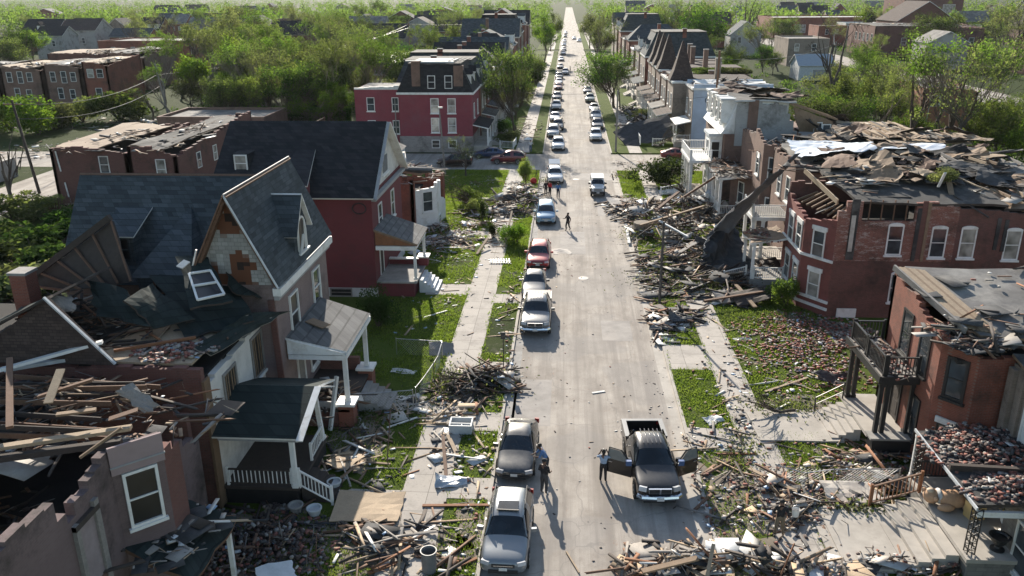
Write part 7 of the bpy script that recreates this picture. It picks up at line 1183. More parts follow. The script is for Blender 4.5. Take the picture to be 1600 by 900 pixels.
# ================================================================== PEOPLE
CL = {k: plain('cloth_'+k.replace(' ', '_'), c, .85, .2, 9, obj=True) for k, c in {'pale blue': (.3, .38, .5), 'black': (.016, .016, .018), 'dark grey': (.045, .046, .05), 'navy': (.025, .03, .055), 'blue': (.08, .17, .35), 'khaki': (.16, .13, .09), 'red': (.5, .03, .03), 'white': (.65, .65, .64), 'denim': (.07, .1, .17)}.items()}
SK = {'light': plain('skin_light', (.5, .32, .24), .6, .08, 8, obj=True), 'brown': plain('skin_brown', (.14, .075, .05), .6, .08, 8, obj=True)}; HAIR = plain('hair_dark', (.02, .016, .013), .7, .3, 20, obj=True); SHOE = plain('shoe', (.03, .03, .032), .7, .2, 8, obj=True); SHOE_T = plain('shoe_tan', (.42, .3, .22), .7, .2, 8, obj=True)
def person(x, y, rz, label, shirt, pants, skin='brown', arms=((.27, .02, 1.15), (.27, -.1, .93)), arms2=None, legs=((.11, -.03, .5), (.12, .02, .09)), legs2=None, h=1.75, lean=(0, 0), head=(0, 0), hair=True, bun=False, shoe=None, z=0., cap=None, bare_arm=True):
    """standing figure that faces -Y before turning by rz; arms/legs give elbow+wrist, knee+ankle for each side"""
    t = thing('person', label, 'person', (x, y, z), rz); arms2 = arms2 or arms; legs2 = legs2 or legs
    V, E_, Rd, T = [], [], [], []
    def v(p, r, tg, par=None):
        V.append(p); Rd.append(r); T.append(tg)
        if par is not None: E_.append((par, len(V)-1))
        return len(V)-1
    lx, ly = lean; pel = v((0, 0, .95), (.155, .11), 'p'); sp = v((lx*.4, ly*.4, 1.14), (.14, .1), 's', pel); ch = v((lx*.8, ly*.8, 1.34), (.175, .115), 's', sp); nk = v((lx, ly, 1.485), (.055, .055), 'k', ch)
    hx, hy = lx+head[0], ly+head[1]; jw = v((hx, hy-.025, 1.575), (.068, .078), 'k', nk); hd = v((hx, hy-.01, 1.66), (.08, .098), 'k', jw); v((hx, hy, 1.735), (.055, .07), 'k', hd); v((hx, hy-.115, 1.62), (.016, .016), 'k', hd)
    for s in (-1, 1): v((hx+s*.088, hy+.01, 1.635), (.014, .022), 'k', hd)
    for s, A, Lg in ((-1, arms, legs), (1, arms2, legs2)):
        sh = v((lx*.9+s*.185, ly*.9, 1.415), (.068, .068), 's', ch); (ex, ey, ez), (wx, wy, wz) = A; el = v((s*ex, ey, ez), (.043, .043), 's', sh); wr = v((s*wx, wy, wz), (.029, .029), 'k' if bare_arm else 's', el)
        d = (Vector((s*wx, wy, wz))-Vector((s*ex, ey, ez))).normalized(); c = Vector((s*wx, wy, wz))+d*.06; pm = v(tuple(c), (.036, .022), 'k', wr); sd = d.cross(Vector((0, 1, .3))).normalized(); bd = d.cross(sd)
        for k, l in ((-1.5, .065), (-.5, .08), (.5, .075), (1.5, .06)):
            f1 = v(tuple(c+sd*.017*k+d*(.03+l*.45)), (.0095, .0095), 'k', pm); v(tuple(c+sd*.018*k+d*(.03+l*.85)+bd*.025), (.008, .008), 'k', f1)
        th = v(tuple(c+sd*-.045+d*.01), (.011, .011), 'k', pm); v(tuple(c+sd*-.055+d*.045+bd*.012), (.009, .009), 'k', th)
        hp = v((s*.095, 0, .9), (.105, .1), 'p', pel); (kx, ky, kz), (ax, ay, az) = Lg; kn = v((s*kx, ky, kz), (.066, .068), 'p', hp); an = v((s*ax, ay, az), (.047, .05), 'p', kn); ft = v((s*ax, ay-.06, az-.045), (.042, .035), 'f', an); v((s*(ax+.015), ay-.17, az-.055), (.036, .028), 'f', ft)
    me = bpy.data.meshes.new('figure'); me.from_pydata(V, E_, []); o = bpy.data.objects.new('figure', me); COL.objects.link(o); o.modifiers.new('k', 'SKIN'); sv = me.skin_vertices[0].data
    for i, r in enumerate(Rd): sv[i].radius = tuple(q*(1.2 if T[i] in 'sp' else 1.08) for q in r)
    sv[pel].use_root = True; s_ = o.modifiers.new('s', 'SUBSURF'); s_.levels = s_.render_levels = 1
    m2 = bpy.data.meshes.new_from_object(o.evaluated_get(bpy.context.evaluated_depsgraph_get())); bpy.data.objects.remove(o); mats = {'s': CL[shirt], 'p': CL[pants], 'k': SK[skin], 'f': shoe or SHOE}; ks = list(mats); m2.materials.clear(); [m2.materials.append(mats[k]) for k in ks]
    A = np.array([np.array(V[a])*(1-f)+np.array(V[b_])*f for a, b_ in E_ for f in (.15, .5, .85)]); TT = [T[a] if f < .4 else T[b_] for a, b_ in E_ for f in (.15, .5, .85)]
    for p in m2.polygons: p.material_index = ks.index(TT[int(((A-np.array(p.center))**2).sum(1).argmin())]); p.use_smooth = True
    k = h/1.78; b_ = bpy.data.objects.new('body', m2); COL.objects.link(b_); b_.parent = t; b_.scale = (k, k, k)
    if hair:
        m = MB(); n = 10; prof = [(.098, -.03), (.104, .02), (.1, .07), (.075, .105), (.03, .122)]; m.lathe((0, .018, 0), prof, n, HAIR)
        if bun: m.lathe((0, .06, .1), [(.02, -.04), (.055, 0), (.05, .05), (.015, .075)], 8, HAIR); m.lathe((0, .11, -.12), [(.03, 0), (.06, .06), (.05, .13)], 8, HAIR)
        ho = m.build('hair', t, True, loc=(0, 0, 0)); ho.location = (hx*k, hy*k, 1.67*k); ho.scale = (k, k*1.12, k)
    if cap: m = MB(); m.lathe((0, 0, 0), [(.108, 0), (.11, .05), (.08, .1), (.02, .12)], 12, CL[cap]); m.box(-.07, .07, -.2, -.09, -.005, .012, CL[cap]); ho = m.build('cap', t, True, loc=(0, 0, 0)); ho.location = (hx*k, hy*k, 1.68*k); ho.scale = (k, k, k)
    m = MB(); [m.obox((s*.032, -.098, 0), (.022, .012, .012), (0, 0, 0), CDARK) for s in (-1, 1)]; m.obox((0, -.095, -.075), (.045, .012, .01), (0, 0, 0), plain('lips', (.25, .1, .09), .6, .1, 5, obj=True)); eo = m.build('face', t, loc=(0, 0, 0)); eo.location = (hx*k, (hy-.004)*k, 1.655*k); eo.scale = (k, k, k); return t
p = G(942, 752); w1 = person(p.x, p.y, R(168), 'woman in pale blue top holding a camera up in the middle of the road', 'pale blue', 'black', arms=((.32, -.12, 1.32), (.14, -.24, 1.55)), arms2=((.34, -.08, 1.28), (.2, -.24, 1.5)), legs=((.11, -.02, .5), (.13, .02, .09)), h=1.68, bun=True, shoe=SHOE_T)
cm = thing('camera', 'small black camera held up by the woman in the road', 'camera', (p.x, p.y+.28, 1.5), R(168)); part(cm, 'body', lambda m: m.box(p.x-.08, p.x+.08, p.y+.24, p.y+.3, 1.46, 1.56, CDARK)); part(cm, 'lens', lambda m: m.tube([(p.x, p.y+.3, 1.51), (p.x, p.y+.37, 1.51)], .035, 10, METAL_D)); cm.rotation_euler = (0, 0, 0)
p = G(850, 771); person(p.x, p.y, R(150), 'man in dark clothes standing in the road beside the charcoal sedan', 'black', 'dark grey', arms=((.26, -.02, 1.15), (.2, -.22, 1.08)), arms2=((.27, 0, 1.14), (.22, -.2, 1.05)), h=1.8, shoe=CL['white'], cap='black', hair=False)
p = G(846, 742); person(p.x+.25, p.y, R(-80), 'person in a blue shirt bending towards the charcoal sedan', 'blue', 'dark grey', lean=(0, -.3), head=(0, -.08), arms=((.25, -.42, 1.18), (.2, -.62, 1.12)), arms2=((.25, -.4, 1.15), (.3, -.6, 1.25)), h=1.72)
p = G(1216, 838, .1); w4 = person(p.x, p.y, R(-20), 'worker in black T-shirt and khaki trousers among rubble at the lower right', 'black', 'khaki', arms=((.28, .02, 1.14), (.27, -.12, .92)), arms2=((.32, -.06, 1.16), (.42, -.26, 1.1)), legs=((.12, -.06, .5), (.15, .04, .09)), legs2=((.13, .02, .5), (.17, .12, .09)), h=1.78, z=.1)
rk = MB(); rk.tube([(p.x-.1, p.y-.35, .15), (p.x+.5, p.y-.33, 1.1), (p.x+1.15, p.y-.3, 2.1)], .018, 6, WD_TAN); rk.obox((p.x-.12, p.y-.36, .14), (.4, .05, .05), (0, 0, .6), METAL_D); tag(rk.build('rake'), 'long handled rake in the hands of the worker', 'rake')
bk = thing('bucket', 'white plastic bucket held at the worker\'s shoulder', 'bucket', (p.x+.55, p.y-.1, 1.35)); part(bk, 'pail', lambda m: m.lathe((p.x+.55, p.y-.1, 1.2), [(.13, 0), (.16, .32), (.17, .33), (.15, .3), (.12, .03)], 14, W_WHITE)); part(bk, 'handle', lambda m: m.tube([(p.x+.39, p.y-.1, 1.5), (p.x+.43, p.y-.1, 1.66), (p.x+.55, p.y-.1, 1.72), (p.x+.67, p.y-.1, 1.66), (p.x+.71, p.y-.1, 1.5)], .008, 4, METAL))
p = G(887, 360); person(p.x, p.y, R(-50), 'person in black walking across the road by the blue minivan', 'black', 'black', arms=((.25, -.15, 1.17), (.2, -.36, 1.22)), arms2=((.28, .12, 1.15), (.3, .02, .95)), legs=((.1, -.14, .52), (.1, -.1, .09)), legs2=((.1, .06, .5), (.1, .24, .13)), h=1.75)
p = G(859, 306); person(p.x, p.y, R(140), 'person in a red jacket standing by the white car with raised tailgate', 'red', 'black', bare_arm=False); p = G(855, 306); person(p.x-.15, p.y+.1, R(200), 'person in black standing left of the red jacket', 'black', 'black', bare_arm=False)
p = G(872, 309); person(p.x, p.y, R(170), 'person in blue top and dark trousers right of the red jacket', 'blue', 'navy', bare_arm=False)
p = G(829, 238, .1); person(p.x, p.y, R(20), 'person in pale shirt and jeans on the far left corner of the crossing', 'white', 'denim', 'light', arms=((.3, -.1, 1.2), (.32, -.3, 1.2)), z=.1)
ub = thing('umbrella', 'white open umbrella held by the person on the far left corner', 'umbrella', (p.x-.35, p.y-.3, 1.2)); part(ub, 'canopy', lambda m: m.lathe((p.x-.35, p.y-.3, 2.0), [(.55, 0), (.45, .12), (.25, .22), (.03, .28)], 8, W_WHITE)); part(ub, 'shaft', lambda m: m.tube([(p.x-.35, p.y-.3, 1.15), (p.x-.35, p.y-.3, 2.27)], .012, 5, CDARK))
p = G(954, 160, .1); person(p.x, p.y, R(90), 'dark clothed person on the right pavement beside the broad verge tree', 'black', 'dark grey', z=.1); person(KL+4.0, G(881, 114).y+1.2, R(90), 'dark clothed person at the door of the silver car standing out far down the street', 'black', 'black')
# ================================================================== STREET FURNITURE AND SMALL THINGS
def pole(x, y, h, label, r=.11, mat=None, lean=(0, 0), arm=None, lamp=None, name='utility_pole', cat='utility pole', cross=False):
    t = thing(name, label, cat, (x, y, 0)); top = Vector((x+lean[0], y+lean[1], h)); part(t, 'shaft', lambda m: m.tube([(x, y, -.1), top], [r*1.15, r*.8], 8, mat or WD_GREY))
    if cross: part(t, 'cross_arm', lambda m: (m.bar(top+Vector((-1.1, 0, -.5)), top+Vector((1.1, 0, -.5)), .1, .12, WD_BRN))); part(t, 'insulator', lambda m: [m.lathe(top+Vector((k, 0, -.44)), [(.04, 0), (.05, .06), (.02, .14)], 6, CHROME) for k in (-1, -.5, .5, 1)])
    if cross == 2: part(t, 'transformer', lambda m: m.lathe(top+Vector((.3, -.25, -2.0)), [(.2, 0), (.22, .1), (.22, .8), (.12, .9)], 10, METAL))
    if arm: e = top+Vector((arm, 0, .35)); part(t, 'lamp_arm', lambda m: m.tube([top+Vector((0, 0, -.3)), top+Vector((arm*.35, 0, .2)), e], .045, 6, METAL)); part(t, 'lamp_head', lambda m: m.obox(e+Vector((arm*.15, 0, -.02)), (.55, .25, .14), (0, .1, 0), METAL))
    return t
pole(6.95, 56.6, 6.3, 'grey street lamp post without a lamp on the right verge', .1, METAL_D, name='street_lamp', cat='street lamp')
q = G(696, 273); pole(q.x, q.y, 8.2, 'thin grey lamp pole on the near left corner before the black SUV', .1, WD_GREY, (-.5, 0), None, name='street_lamp', cat='street lamp'); part(bpy.data.objects['street_lamp.001'], 'lamp_head', lambda m: m.obox((q.x-.35, q.y, 8.3), (.5, .3, .18), (0, 0, 0), SC_W))
q = G(962, 238); pole(q.x, q.y, 8.6, 'wooden utility pole on the far right corner of the crossing', .13)
q = G(62, 302); pole(q.x, q.y, 10.5, 'dark leaning utility pole by the alley at the left', .16, WD_DARK, (-1.6, .8), cross=True); q = G(265, 188); pole(q.x, q.y, 10, 'pale broken utility pole standing in front of the left woods', .17, WD_GREY, (-1.2, 0))
q = G(560, 228); pole(q.x+7, 116.4, 7.6, 'thin bare pole against the rose house wall', .08, WD_GREY); q = G(642, 110); pole(q.x, q.y, 13.5, 'tall utility pole with crossarm in the left woods', .16, WD_BRN, cross=2)
pole(19.0, 108.5, 14.5, 'brown wooden pole rising beside the pale blue house', .17, WD_BRN); pole(53.5, 128, 9.5, 'bent grey lamp pole in front of the orange brick house', .08, METAL, (.3, 0), 1.4, name='street_lamp', cat='street lamp')
for x, y, lb_ in ((70, 232, 'slim pole behind the grey garage'), (76, 330, 'tall thin pole by the far right car park'), (58, 190, 'slim pole among bushes right of the grey garage')): pole(x, y, 11, lb_, .11, cross=True)
def wire(label, pts, sag=.8, r=.03):
    m = MB()
    for a, b_ in zip(pts, pts[1:]):
        a, b_ = Vector(a), Vector(b_); m.tube([a+(b_-a)*(k/10)-Vector((0, 0, sag*4*(k/10)*(1-k/10))) for k in range(11)], r, 4, METAL_D, cap=False)
    tag(m.build('power_line'), label, 'power line')
q = G(62, 302); q2 = G(642, 110); q3 = G(265, 188)
wire('sagging cable from the leaning alley pole towards the left woods', [(q.x-1.6, q.y+.8, 10), (q3.x-1.2, q3.y, 8), (q2.x, q2.y, 12)], 1.5, .05); wire('lower sagging cable from the leaning alley pole', [(q.x-1.3, q.y+.8, 8.4), (q3.x-1, q3.y, 6)], 1.6, .05)
wire('cable climbing from the left woods to the tall crossarm pole', [(q2.x-18, q2.y-22, 7), (q2.x, q2.y, 13), (q2.x+26, q2.y+40, 13)], .8, .06); wire('thin cable crossing the street beyond the crossing', [(-14, 128, 8), (7, 119, 8.3), (19, 108.5, 9)], .7, .025); wire('cable from the pole by the blue house to the back lots', [(19, 108.5, 13.5), (58, 190, 10.6), (70, 232, 10.6)], 1.2, .05); wire('cables above the orange brick house', [(58, 190, 10.4), (95, 150, 10), (120, 140, 10)], 1.5, .05)
# signs
t = thing('parking_sign', 'small sign on a thin black post by the dark debris pile on the left verge', 'sign', (-3.55, 45.2, .1)); part(t, 'post', lambda m: m.tube([(-3.55, 45.2, 0), (-3.55, 45.2, 2.5)], .03, 6, W_BLACK)); part(t, 'plate', lambda m: m.box(-3.7, -3.4, 45.15, 45.17, 2.05, 2.5, METAL_D))
# rubbish bin, drawer unit, stump and other single things
q = G(671, 893, .1); t = thing('rubbish_bin', 'grey open topped cylindrical bin standing on the left pavement', 'bin', (q.x, q.y, .12)); part(t, 'drum', lambda m: m.lathe((q.x, q.y, .12), [(.27, 0), (.29, .1), (.3, .9), (.33, .93), (.33, .98), (.29, .98), (.27, .9), (.26, .06)], 22, plain('bin_grey', (.14, .145, .15), .5, .2, 4)))
q = G(722, 672, .1); t = thing('drawer_unit', 'open grey drawer unit lying on its back on the left pavement', 'drawers', (q.x, q.y, .12)); part(t, 'case', lambda m: (m.box(q.x-.62, q.x+.55, q.y-.5, q.y-.44, .12, .62, SC_S), m.box(q.x-.62, q.x+.55, q.y+.4, q.y+.46, .12, .62, SC_S), m.box(q.x-.62, q.x-.56, q.y-.439, q.y+.399, .12, .62, SC_S), m.box(q.x+.49, q.x+.55, q.y-.439, q.y+.399, .12, .62, SC_S), m.box(q.x-.559, q.x+.489, q.y-.439, q.y+.399, .13, .2, CDARK), m.box(q.x-.559, q.x+.489, q.y-.15, q.y-.1, .2, .58, SC_S), m.box(q.x+.0, q.x+.05, q.y-.439, q.y-.151, .2, .56, SC_S)))
q = G(1003, 365, .1); t = thing('tree_stump', 'wide sawn tree stump in the timber heap on the right verge', 'tree stump', (q.x, q.y, .1)); part(t, 'trunk', lambda m: m.lathe((q.x, q.y, .05), [(1.25, 0), (1.0, .25), (.85, .7), (.84, 1.15)], 14, BARK_P)); part(t, 'cut_face', lambda m: m.lathe((q.x, q.y, 1.151), [(.82, 0), (.8, .02)], 14, WD_PALE))
# soft toy bear lying on the stone house porch
PL = plain('plush_tan', (.5, .31, .19), .95, .18, 6); q = Vector((16.4, 30.7, 1.02)); t = thing('teddy_bear', 'giant tan plush bear lying on its back on the stone house porch', 'soft toy', q)
def blob(m, c, r, mat, n=12):
    prof = [(max(.01, math.sin(math.pi*k/8)), -math.cos(math.pi*k/8)) for k in range(9)]; vs = []
    for rr, zz in prof:
        for j in range(n): a = 2*math.pi*j/n; vs.append((c[0]+r[0]*rr*math.cos(a), c[1]+r[1]*rr*math.sin(a), c[2]+r[2]*zz))
    m.add(vs, [(i*n+j, i*n+(j+1) % n, (i+1)*n+(j+1) % n, (i+1)*n+j) for i in range(8) for j in range(n)], mat)
def bpart(nm, c, r, mat=PL): m = MB(); blob(m, c, r, mat); return m.build(nm, t, True)
bpart('body', (q.x, q.y, q.z+.38), (.62, .42, .38)); bpart('head', (q.x-.75, q.y+.25, q.z+.34), (.34, .34, .32)); bpart('muzzle', (q.x-.85, q.y+.22, q.z+.62), (.15, .15, .1), plain('plush_cream', (.6, .48, .36), .95, .1, 6))
for c, r in (((q.x-.72, q.y-.12, q.z+.42), (.1, .1, .12)), ((q.x-.95, q.y+.55, q.z+.42), (.1, .1, .12))): bpart('ear', c, r)
bpart('arm', (q.x-.4, q.y-.4, q.z+.2), (.36, .16, .17)); bpart('arm', (q.x-.05, q.y+.48, q.z+.3), (.4, .17, .17)); bpart('leg', (q.x+.62, q.y-.38, q.z+.22), (.36, .2, .2)); bpart('leg', (q.x+.75, q.y+.25, q.z+.28), (.36, .2, .2)); bpart('scarf', (q.x-.5, q.y+.17, q.z+.4), (.14, .36, .32), SC_W)
q = Vector((17.0, 30.0, 1.02)); t = thing('cardboard_box', 'yellow cardboard box beside the plush bear with a black bag on top', 'box', q); part(t, 'carton', lambda m: m.obox((q.x, q.y, q.z+.36), (.62, .5, .72), (0, 0, .2), plain('cardboard', (.55, .38, .16), .9, .1, 2))); t2 = MB(); blob(t2, (q.x-.1, q.y+.05, q.z+.88), (.36, .3, .2), W_BLACK); tag(t2.build('bag', None, True), 'crumpled black bag on the yellow cardboard box', 'bag')
URN = [(.24, 0), (.24, .06), (.12, .12), (.09, .2), (.16, .3), (.24, .42), (.27, .58), (.34, .7), (.36, .74), (.28, .74), (.24, .66)]
q = Vector((17.75, 28.95, 1.02)); t = thing('urn', 'white pedestal urn of yellow flowers on the stone porch', 'urn', q); part(t, 'vase', lambda m: m.lathe(q, [(a*1.05, b_*1.25) for a, b_ in URN], 16, W_WHITE)); m = MB(); P_ = NR.normal(0, 1, (160, 3))*np.array([.14, .14, .08])+np.array([q.x, q.y, q.z+.98]); o = bpy.data.objects.new('flowers', leaf_mesh('flowers', P_-np.array(q), .11, [plain('petal_yellow', (.7, .42, .05), .8, .2, 9), LEAF], 3)); COL.objects.link(o); o.parent = t
q = Vector((16.95, 27.9, 1.02)); t = thing('urn', 'empty black urn on the stone porch near the iron post', 'urn', q); part(t, 'vase', lambda m: m.lathe(q, [(a*1.1, b_*.85) for a, b_ in URN], 16, W_BLACK))
for i, (px, py, mt, lb_) in enumerate(((463, 800, CONC_D, 'round concrete planter beside the collapsed house steps'), (492, 805, SC_S, 'grey bucket tipped by the collapsed house steps'), (523, 763, SC_S, 'small pale flowerpot by the porch stair rail'))): q = G(px, py, .1); t = thing('planter', lb_, 'planter', q); part(t, 'pot', lambda m: m.lathe(q, [(.2, 0), (.3, .3), (.34, .34), (.34, .4), (.28, .4), (.25, .3)], 14, mt))
# fences and walls
def chain(label, pts, h=1.1, bent=0):
    t = thing('chain_link_fence', label, 'fence', pts[0]); pts = [Vector(p) for p in pts]
    for a, b_ in zip(pts, pts[1:]):
        L = (b_-a).length; n = max(1, int(L/2.4)); k = Vector((0, 0, h)); part(t, 'top_rail', lambda m: m.tube([a+k, (a+b_)/2+k+Vector((0, 0, rnd.uniform(-bent, 0))), b_+k], .025, 6, METAL))
        part(t, 'wire_mesh', lambda m: [m.bar(a+(b_-a)*(i/(L/.16))+Vector((0, 0, .05)), a+(b_-a)*(min(1, (i+s*6)/(L/.16)))+Vector((0, 0, h-.04)), .007, .007, METAL, up=(0, 1, 0)) for i in range(int(L/.16)) for s in (-1, 1) if 0 <= i+s*6 <= L/.16])
        for i in range(n+1): c = a+(b_-a)*(i/n); part(t, 'post', lambda m: m.tube([c, c+k+Vector((0, 0, .05))], .03, 6, METAL))
chain('chain link fence across the lawn between the two left porches and the pavement', [(-10.4, 46.9, .1), (-7.5, 46.6, .1)]); chain('bent chain link fence along the left pavement by the debris pile', [(-7.45, 46.4, .1), (-7.5, 43.4, .1), (-8.0, 40.2, .1)], 1.1, .3); chain('chain link fence in the shaded yard before the collapsed house', [(-8.1, 39.9, .1), (-11.0, 39.3, .1)]); chain('broken chain link fence in front of the stone house', [(9.9, 33.6, .1), (12.4, 33.4, .1), (15.4, 33.6, .1)], .9, .3)
q = G(86, 332); t = thing('picket_fence', 'leaning brown picket fence beside the brick house by the alley', 'fence', q); part(t, 'pickets', lambda m: [m.bar((q.x-2.6+k*.3, q.y-.4+k*.06, 0), (q.x-2.6+k*.3+rnd.uniform(-.1, .1), q.y-.4+k*.06, 1.5+rnd.uniform(-.15, .15)), .16, .03, WD_BRN, up=(0, 1, 0)) for k in range(19)]); part(t, 'rail', lambda m: (m.bar((q.x-2.7, q.y-.36, .4), (q.x+2.9, q.y+.74, .4), .05, .08, WD_BRN), m.bar((q.x-2.7, q.y-.36, 1.15), (q.x+2.9, q.y+.74, 1.15), .05, .08, WD_BRN)))
q = G(30, 285); t = thing('boundary_wall', 'grey rendered block wall standing by the alley at the left edge', 'wall', q); part(t, 'wall', lambda m: (m.box(-69.5, -69.1, 84, 99, 0, 2.3, CONC_D), m.box(-76, -69.51, 83.9, 84.2, 0, 2.3, CONC_D), m.box(-69.6, -69.0, 83.8, 99.2, 2.301, 2.4, CONC)))
t = thing('white_fence', 'white picket fence leaning by the far left corner pavement', 'fence', (-8, 122, 0)); rail(t, (-9.6, 120.3, .1), (-7.6, 119.4, .1), 1.0, .2); rail(t, (-7.6, 119.4, .1), (-7.4, 123, .1), 1.0, .2)
t = thing('white_fence', 'long white picket fence along the raised lawn past the crossing', 'fence', (10.8, 127, 0)); rail(t, (10.85, 121.6, .45), (10.85, 128.5, .45), 1.1, .25); t = thing('white_fence', 'short white picket panels at the front of the raised lawn', 'fence', (13.5, 121.8, 0)); rail(t, (12.6, 121.5, .3), (14.2, 121.5, .3), 1.0, .22)
t = thing('white_fence', 'white railing in front of the pale blue house steps', 'fence', (16.5, 123, 0)); rail(t, (15.6, 121.3, .9), (17.9, 121.2, .9), 1.0, .2); q = G(1108, 398, .1)
t = thing('white_railing', 'detached white railing sections standing in the timber heap on the right', 'railing', q); rail(t, (q.x-1.0, q.y+.6, .3), (q.x+.6, q.y+.4, .5), .9, .16); rail(t, (q.x-.6, q.y-.9, .2), (q.x+.9, q.y-.8, .6), .9, .16)
q = G(782, 410, .13); m = MB(); [m.obox((q.x-.8+k*.22, q.y, q.z+.1+.01*k), (.1, .9, .035), (.1, 0, .12), W_WHITE) for k in range(8)]; m.obox((q.x, q.y+.3, q.z+.06), (1.9, .09, .04), (0, .05, 0), W_WHITE); m.obox((q.x, q.y-.3, q.z+.06), (1.9, .09, .04), (0, .05, 0), W_WHITE); tag(m.build('fence_panel'), 'white picket panel lying flat across the left pavement', 'fence panel')
# tripod and red chair by the crossing
q = G(838, 286, .1); t = thing('tripod', 'black tripod standing on the corner by the timber heap', 'tripod', q); part(t, 'legs', lambda m: [m.tube([q+Vector((.5*math.cos(a), .5*math.sin(a), 0)), q+Vector((0, 0, 1.3))], .025, 5, W_BLACK) for a in (.5, 2.6, 4.7)]); part(t, 'head', lambda m: m.tube([q+Vector((0, 0, 1.28)), q+Vector((0, 0, 1.6))], .04, 6, W_BLACK))
m = MB(); blob(m, (q.x-.3, q.y-.5, q.z+.35), (.4, .35, .4), CL['red']); tag(m.build('bag', None, True), 'bright red bag on the ground by the tripod', 'bag')
# ================================================================== STORM DEBRIS ON THE GROUND
HP = lambda *k: [((lambda p: (p.x, p.y))(G(a, b_, .1)))+(rx, ry, ro, h_) for a, b_, rx, ry, ro, h_ in k]
heap('debris_pile', 'dark pile of broken boards and branches across the left pavement', HP((752, 595, 2.0, 1.5, .2, .75), (722, 612, 1.4, 1.2, 0, .4)), {'dark': 7, 'plank': 3, 'lath': 5, 'scrap': 2, 'sheet': 1}, 230, .1, .45)
heap('debris', 'trail of boards and torn sheets down the left pavement and lawn edge', HP((700, 640, 1.1, 2.6, .1, .25), (715, 700, 1.2, 2.6, .1, .15), (640, 655, 2.4, 1.6, 0, .12), (735, 640, 1.2, 1.4, 0, .2)), {'plank': 4, 'pale': 4, 'lath': 4, 'scrap': 7, 'sheet': 2, 'rock': 1}, 120, .11, .2)
heap('debris', 'scattered boards in the shaded front yard of the collapsed house', HP((560, 700, 3.0, 3.4, 0, .12), (590, 640, 3, 2, 0, .1), (540, 740, 2.2, 2, 0, .15)), {'plank': 3, 'pale': 4, 'lath': 4, 'scrap': 9, 'tar': 1}, 170, .11, .15)
heap('brick_rubble', 'dark brick rubble filling the ground beside the nearest ruined house', HP((390, 870, 2.6, 2.8, .2, .7), (330, 900, 2, 2, 0, .9), (440, 850, 2, 1.6, 0, .35)), {'sooty': 14, 'brick': 3, 'dark': 1, 'lath': 2, 'scrap': 1}, 1000, .1, .5)
heap('debris', 'boards and panels heaped round the broken front steps at lower left', HP((600, 860, 2.2, 1.6, .3, .45), (560, 830, 2.4, .9, 0, .25), (650, 850, 1.0, 1.6, 0, .2), (690, 900, 1.2, 1, 0, .2)), {'plank': 5, 'pale': 3, 'dark': 3, 'lath': 3, 'scrap': 5, 'sheet': 1}, 130, .11, .3)
heap('debris', 'white scraps along the left verge and kerb', HP((730, 800, .9, 4.0, .08, .06), (762, 690, .7, 3.5, .03, .06), (795, 560, .6, 3.5, 0, .06), (800, 470, .8, 5, 0, .08)), {'scrap': 9, 'lath': 4, 'pale': 2, 'brick': 1, 'rock': 1}, 190, .1, .15)
heap('timber_heap', 'large heap of splintered timber at the left kerb by the blue minivan', HP((795, 325, 3.6, 3.4, .2, 1.3), (760, 335, 2.6, 3.0, 0, .6), (815, 300, 2, 4, 0, .5), (835, 310, 1.2, 2.4, 0, .4)), {'plank': 6, 'dark': 6, 'pale': 4, 'lath': 4, 'scrap': 3, 'sheet': 2}, 480, .1, .42)
heap('debris', 'bricks and white boards spilled before the white sided wreck', HP((680, 385, 3.0, 3.4, 0, .5), (720, 375, 3, 3, 0, .25), (740, 355, 2.6, 2, .3, .35), (690, 360, 1.6, 3, 0, .6)), {'brick': 6, 'pale': 4, 'plank': 3, 'scrap': 6, 'sheet': 2, 'rock': 2}, 480, .1, .35)
heap('debris', 'litter over the sunny lawn before the red house', HP((715, 410, 3, 4, 0, .03), (690, 480, 3, 5, 0, .03), (740, 320, 3, 5, 0, .05)), {'scrap': 8, 'pale': 2, 'lath': 4}, 170, .12, .12)
heap('timber_heap', 'vast heap of broken timber on the right verge by the evergreen bush', HP((1010, 335, 3.8, 5.0, 0, 1.2), (1080, 330, 4.4, 4.6, 0, 1.4), (1130, 345, 3.0, 4.0, 0, 1.0), (1050, 365, 5.5, 4.0, 0, 1.2), (975, 325, 1.6, 4.4, 0, .4)), {'plank': 6, 'dark': 7, 'pale': 4, 'lath': 4, 'scrap': 3, 'sheet': 2, 'tar': 1}, 1350, .1, .42)
heap('timber_heap', 'heap of long dark boards on the right lawn under the hanging membrane', HP((1060, 415, 4.5, 4.0, .2, .9), (1130, 440, 4.2, 3.2, 0, 1.0), (1190, 430, 3.0, 2.6, 0, .8), (1110, 395, 3.6, 3.4, 0, .9), (1030, 450, 2.2, 3, 0, .3)), {'plank': 6, 'dark': 8, 'pale': 3, 'lath': 3, 'scrap': 2, 'tar': 2}, 1000, .1, .36, aim=.5)
heap('debris', 'grey metal and board wreckage around the foot of the street lamp post', HP((1060, 495, 1.8, 1.6, 0, .5), (1035, 510, 1.4, 2, 0, .2), (1140, 465, 2.4, 1.4, .2, .5)), {'dark': 4, 'plank': 4, 'tar': 3, 'scrap': 4, 'sheet': 3}, 190, .1, .4)
heap('brick_rubble', 'spill of red bricks over the lawn below the torn brick wall', HP((1285, 535, 3.0, 4.2, .1, .25), (1240, 545, 3.0, 4.0, 0, .12), (1300, 580, 2, 2.6, 0, .15), (1250, 510, 3.4, 1.8, 0, .3)), {'brick': 12, 'scrap': 1, 'scrap': 1}, 1300, .1, .5)
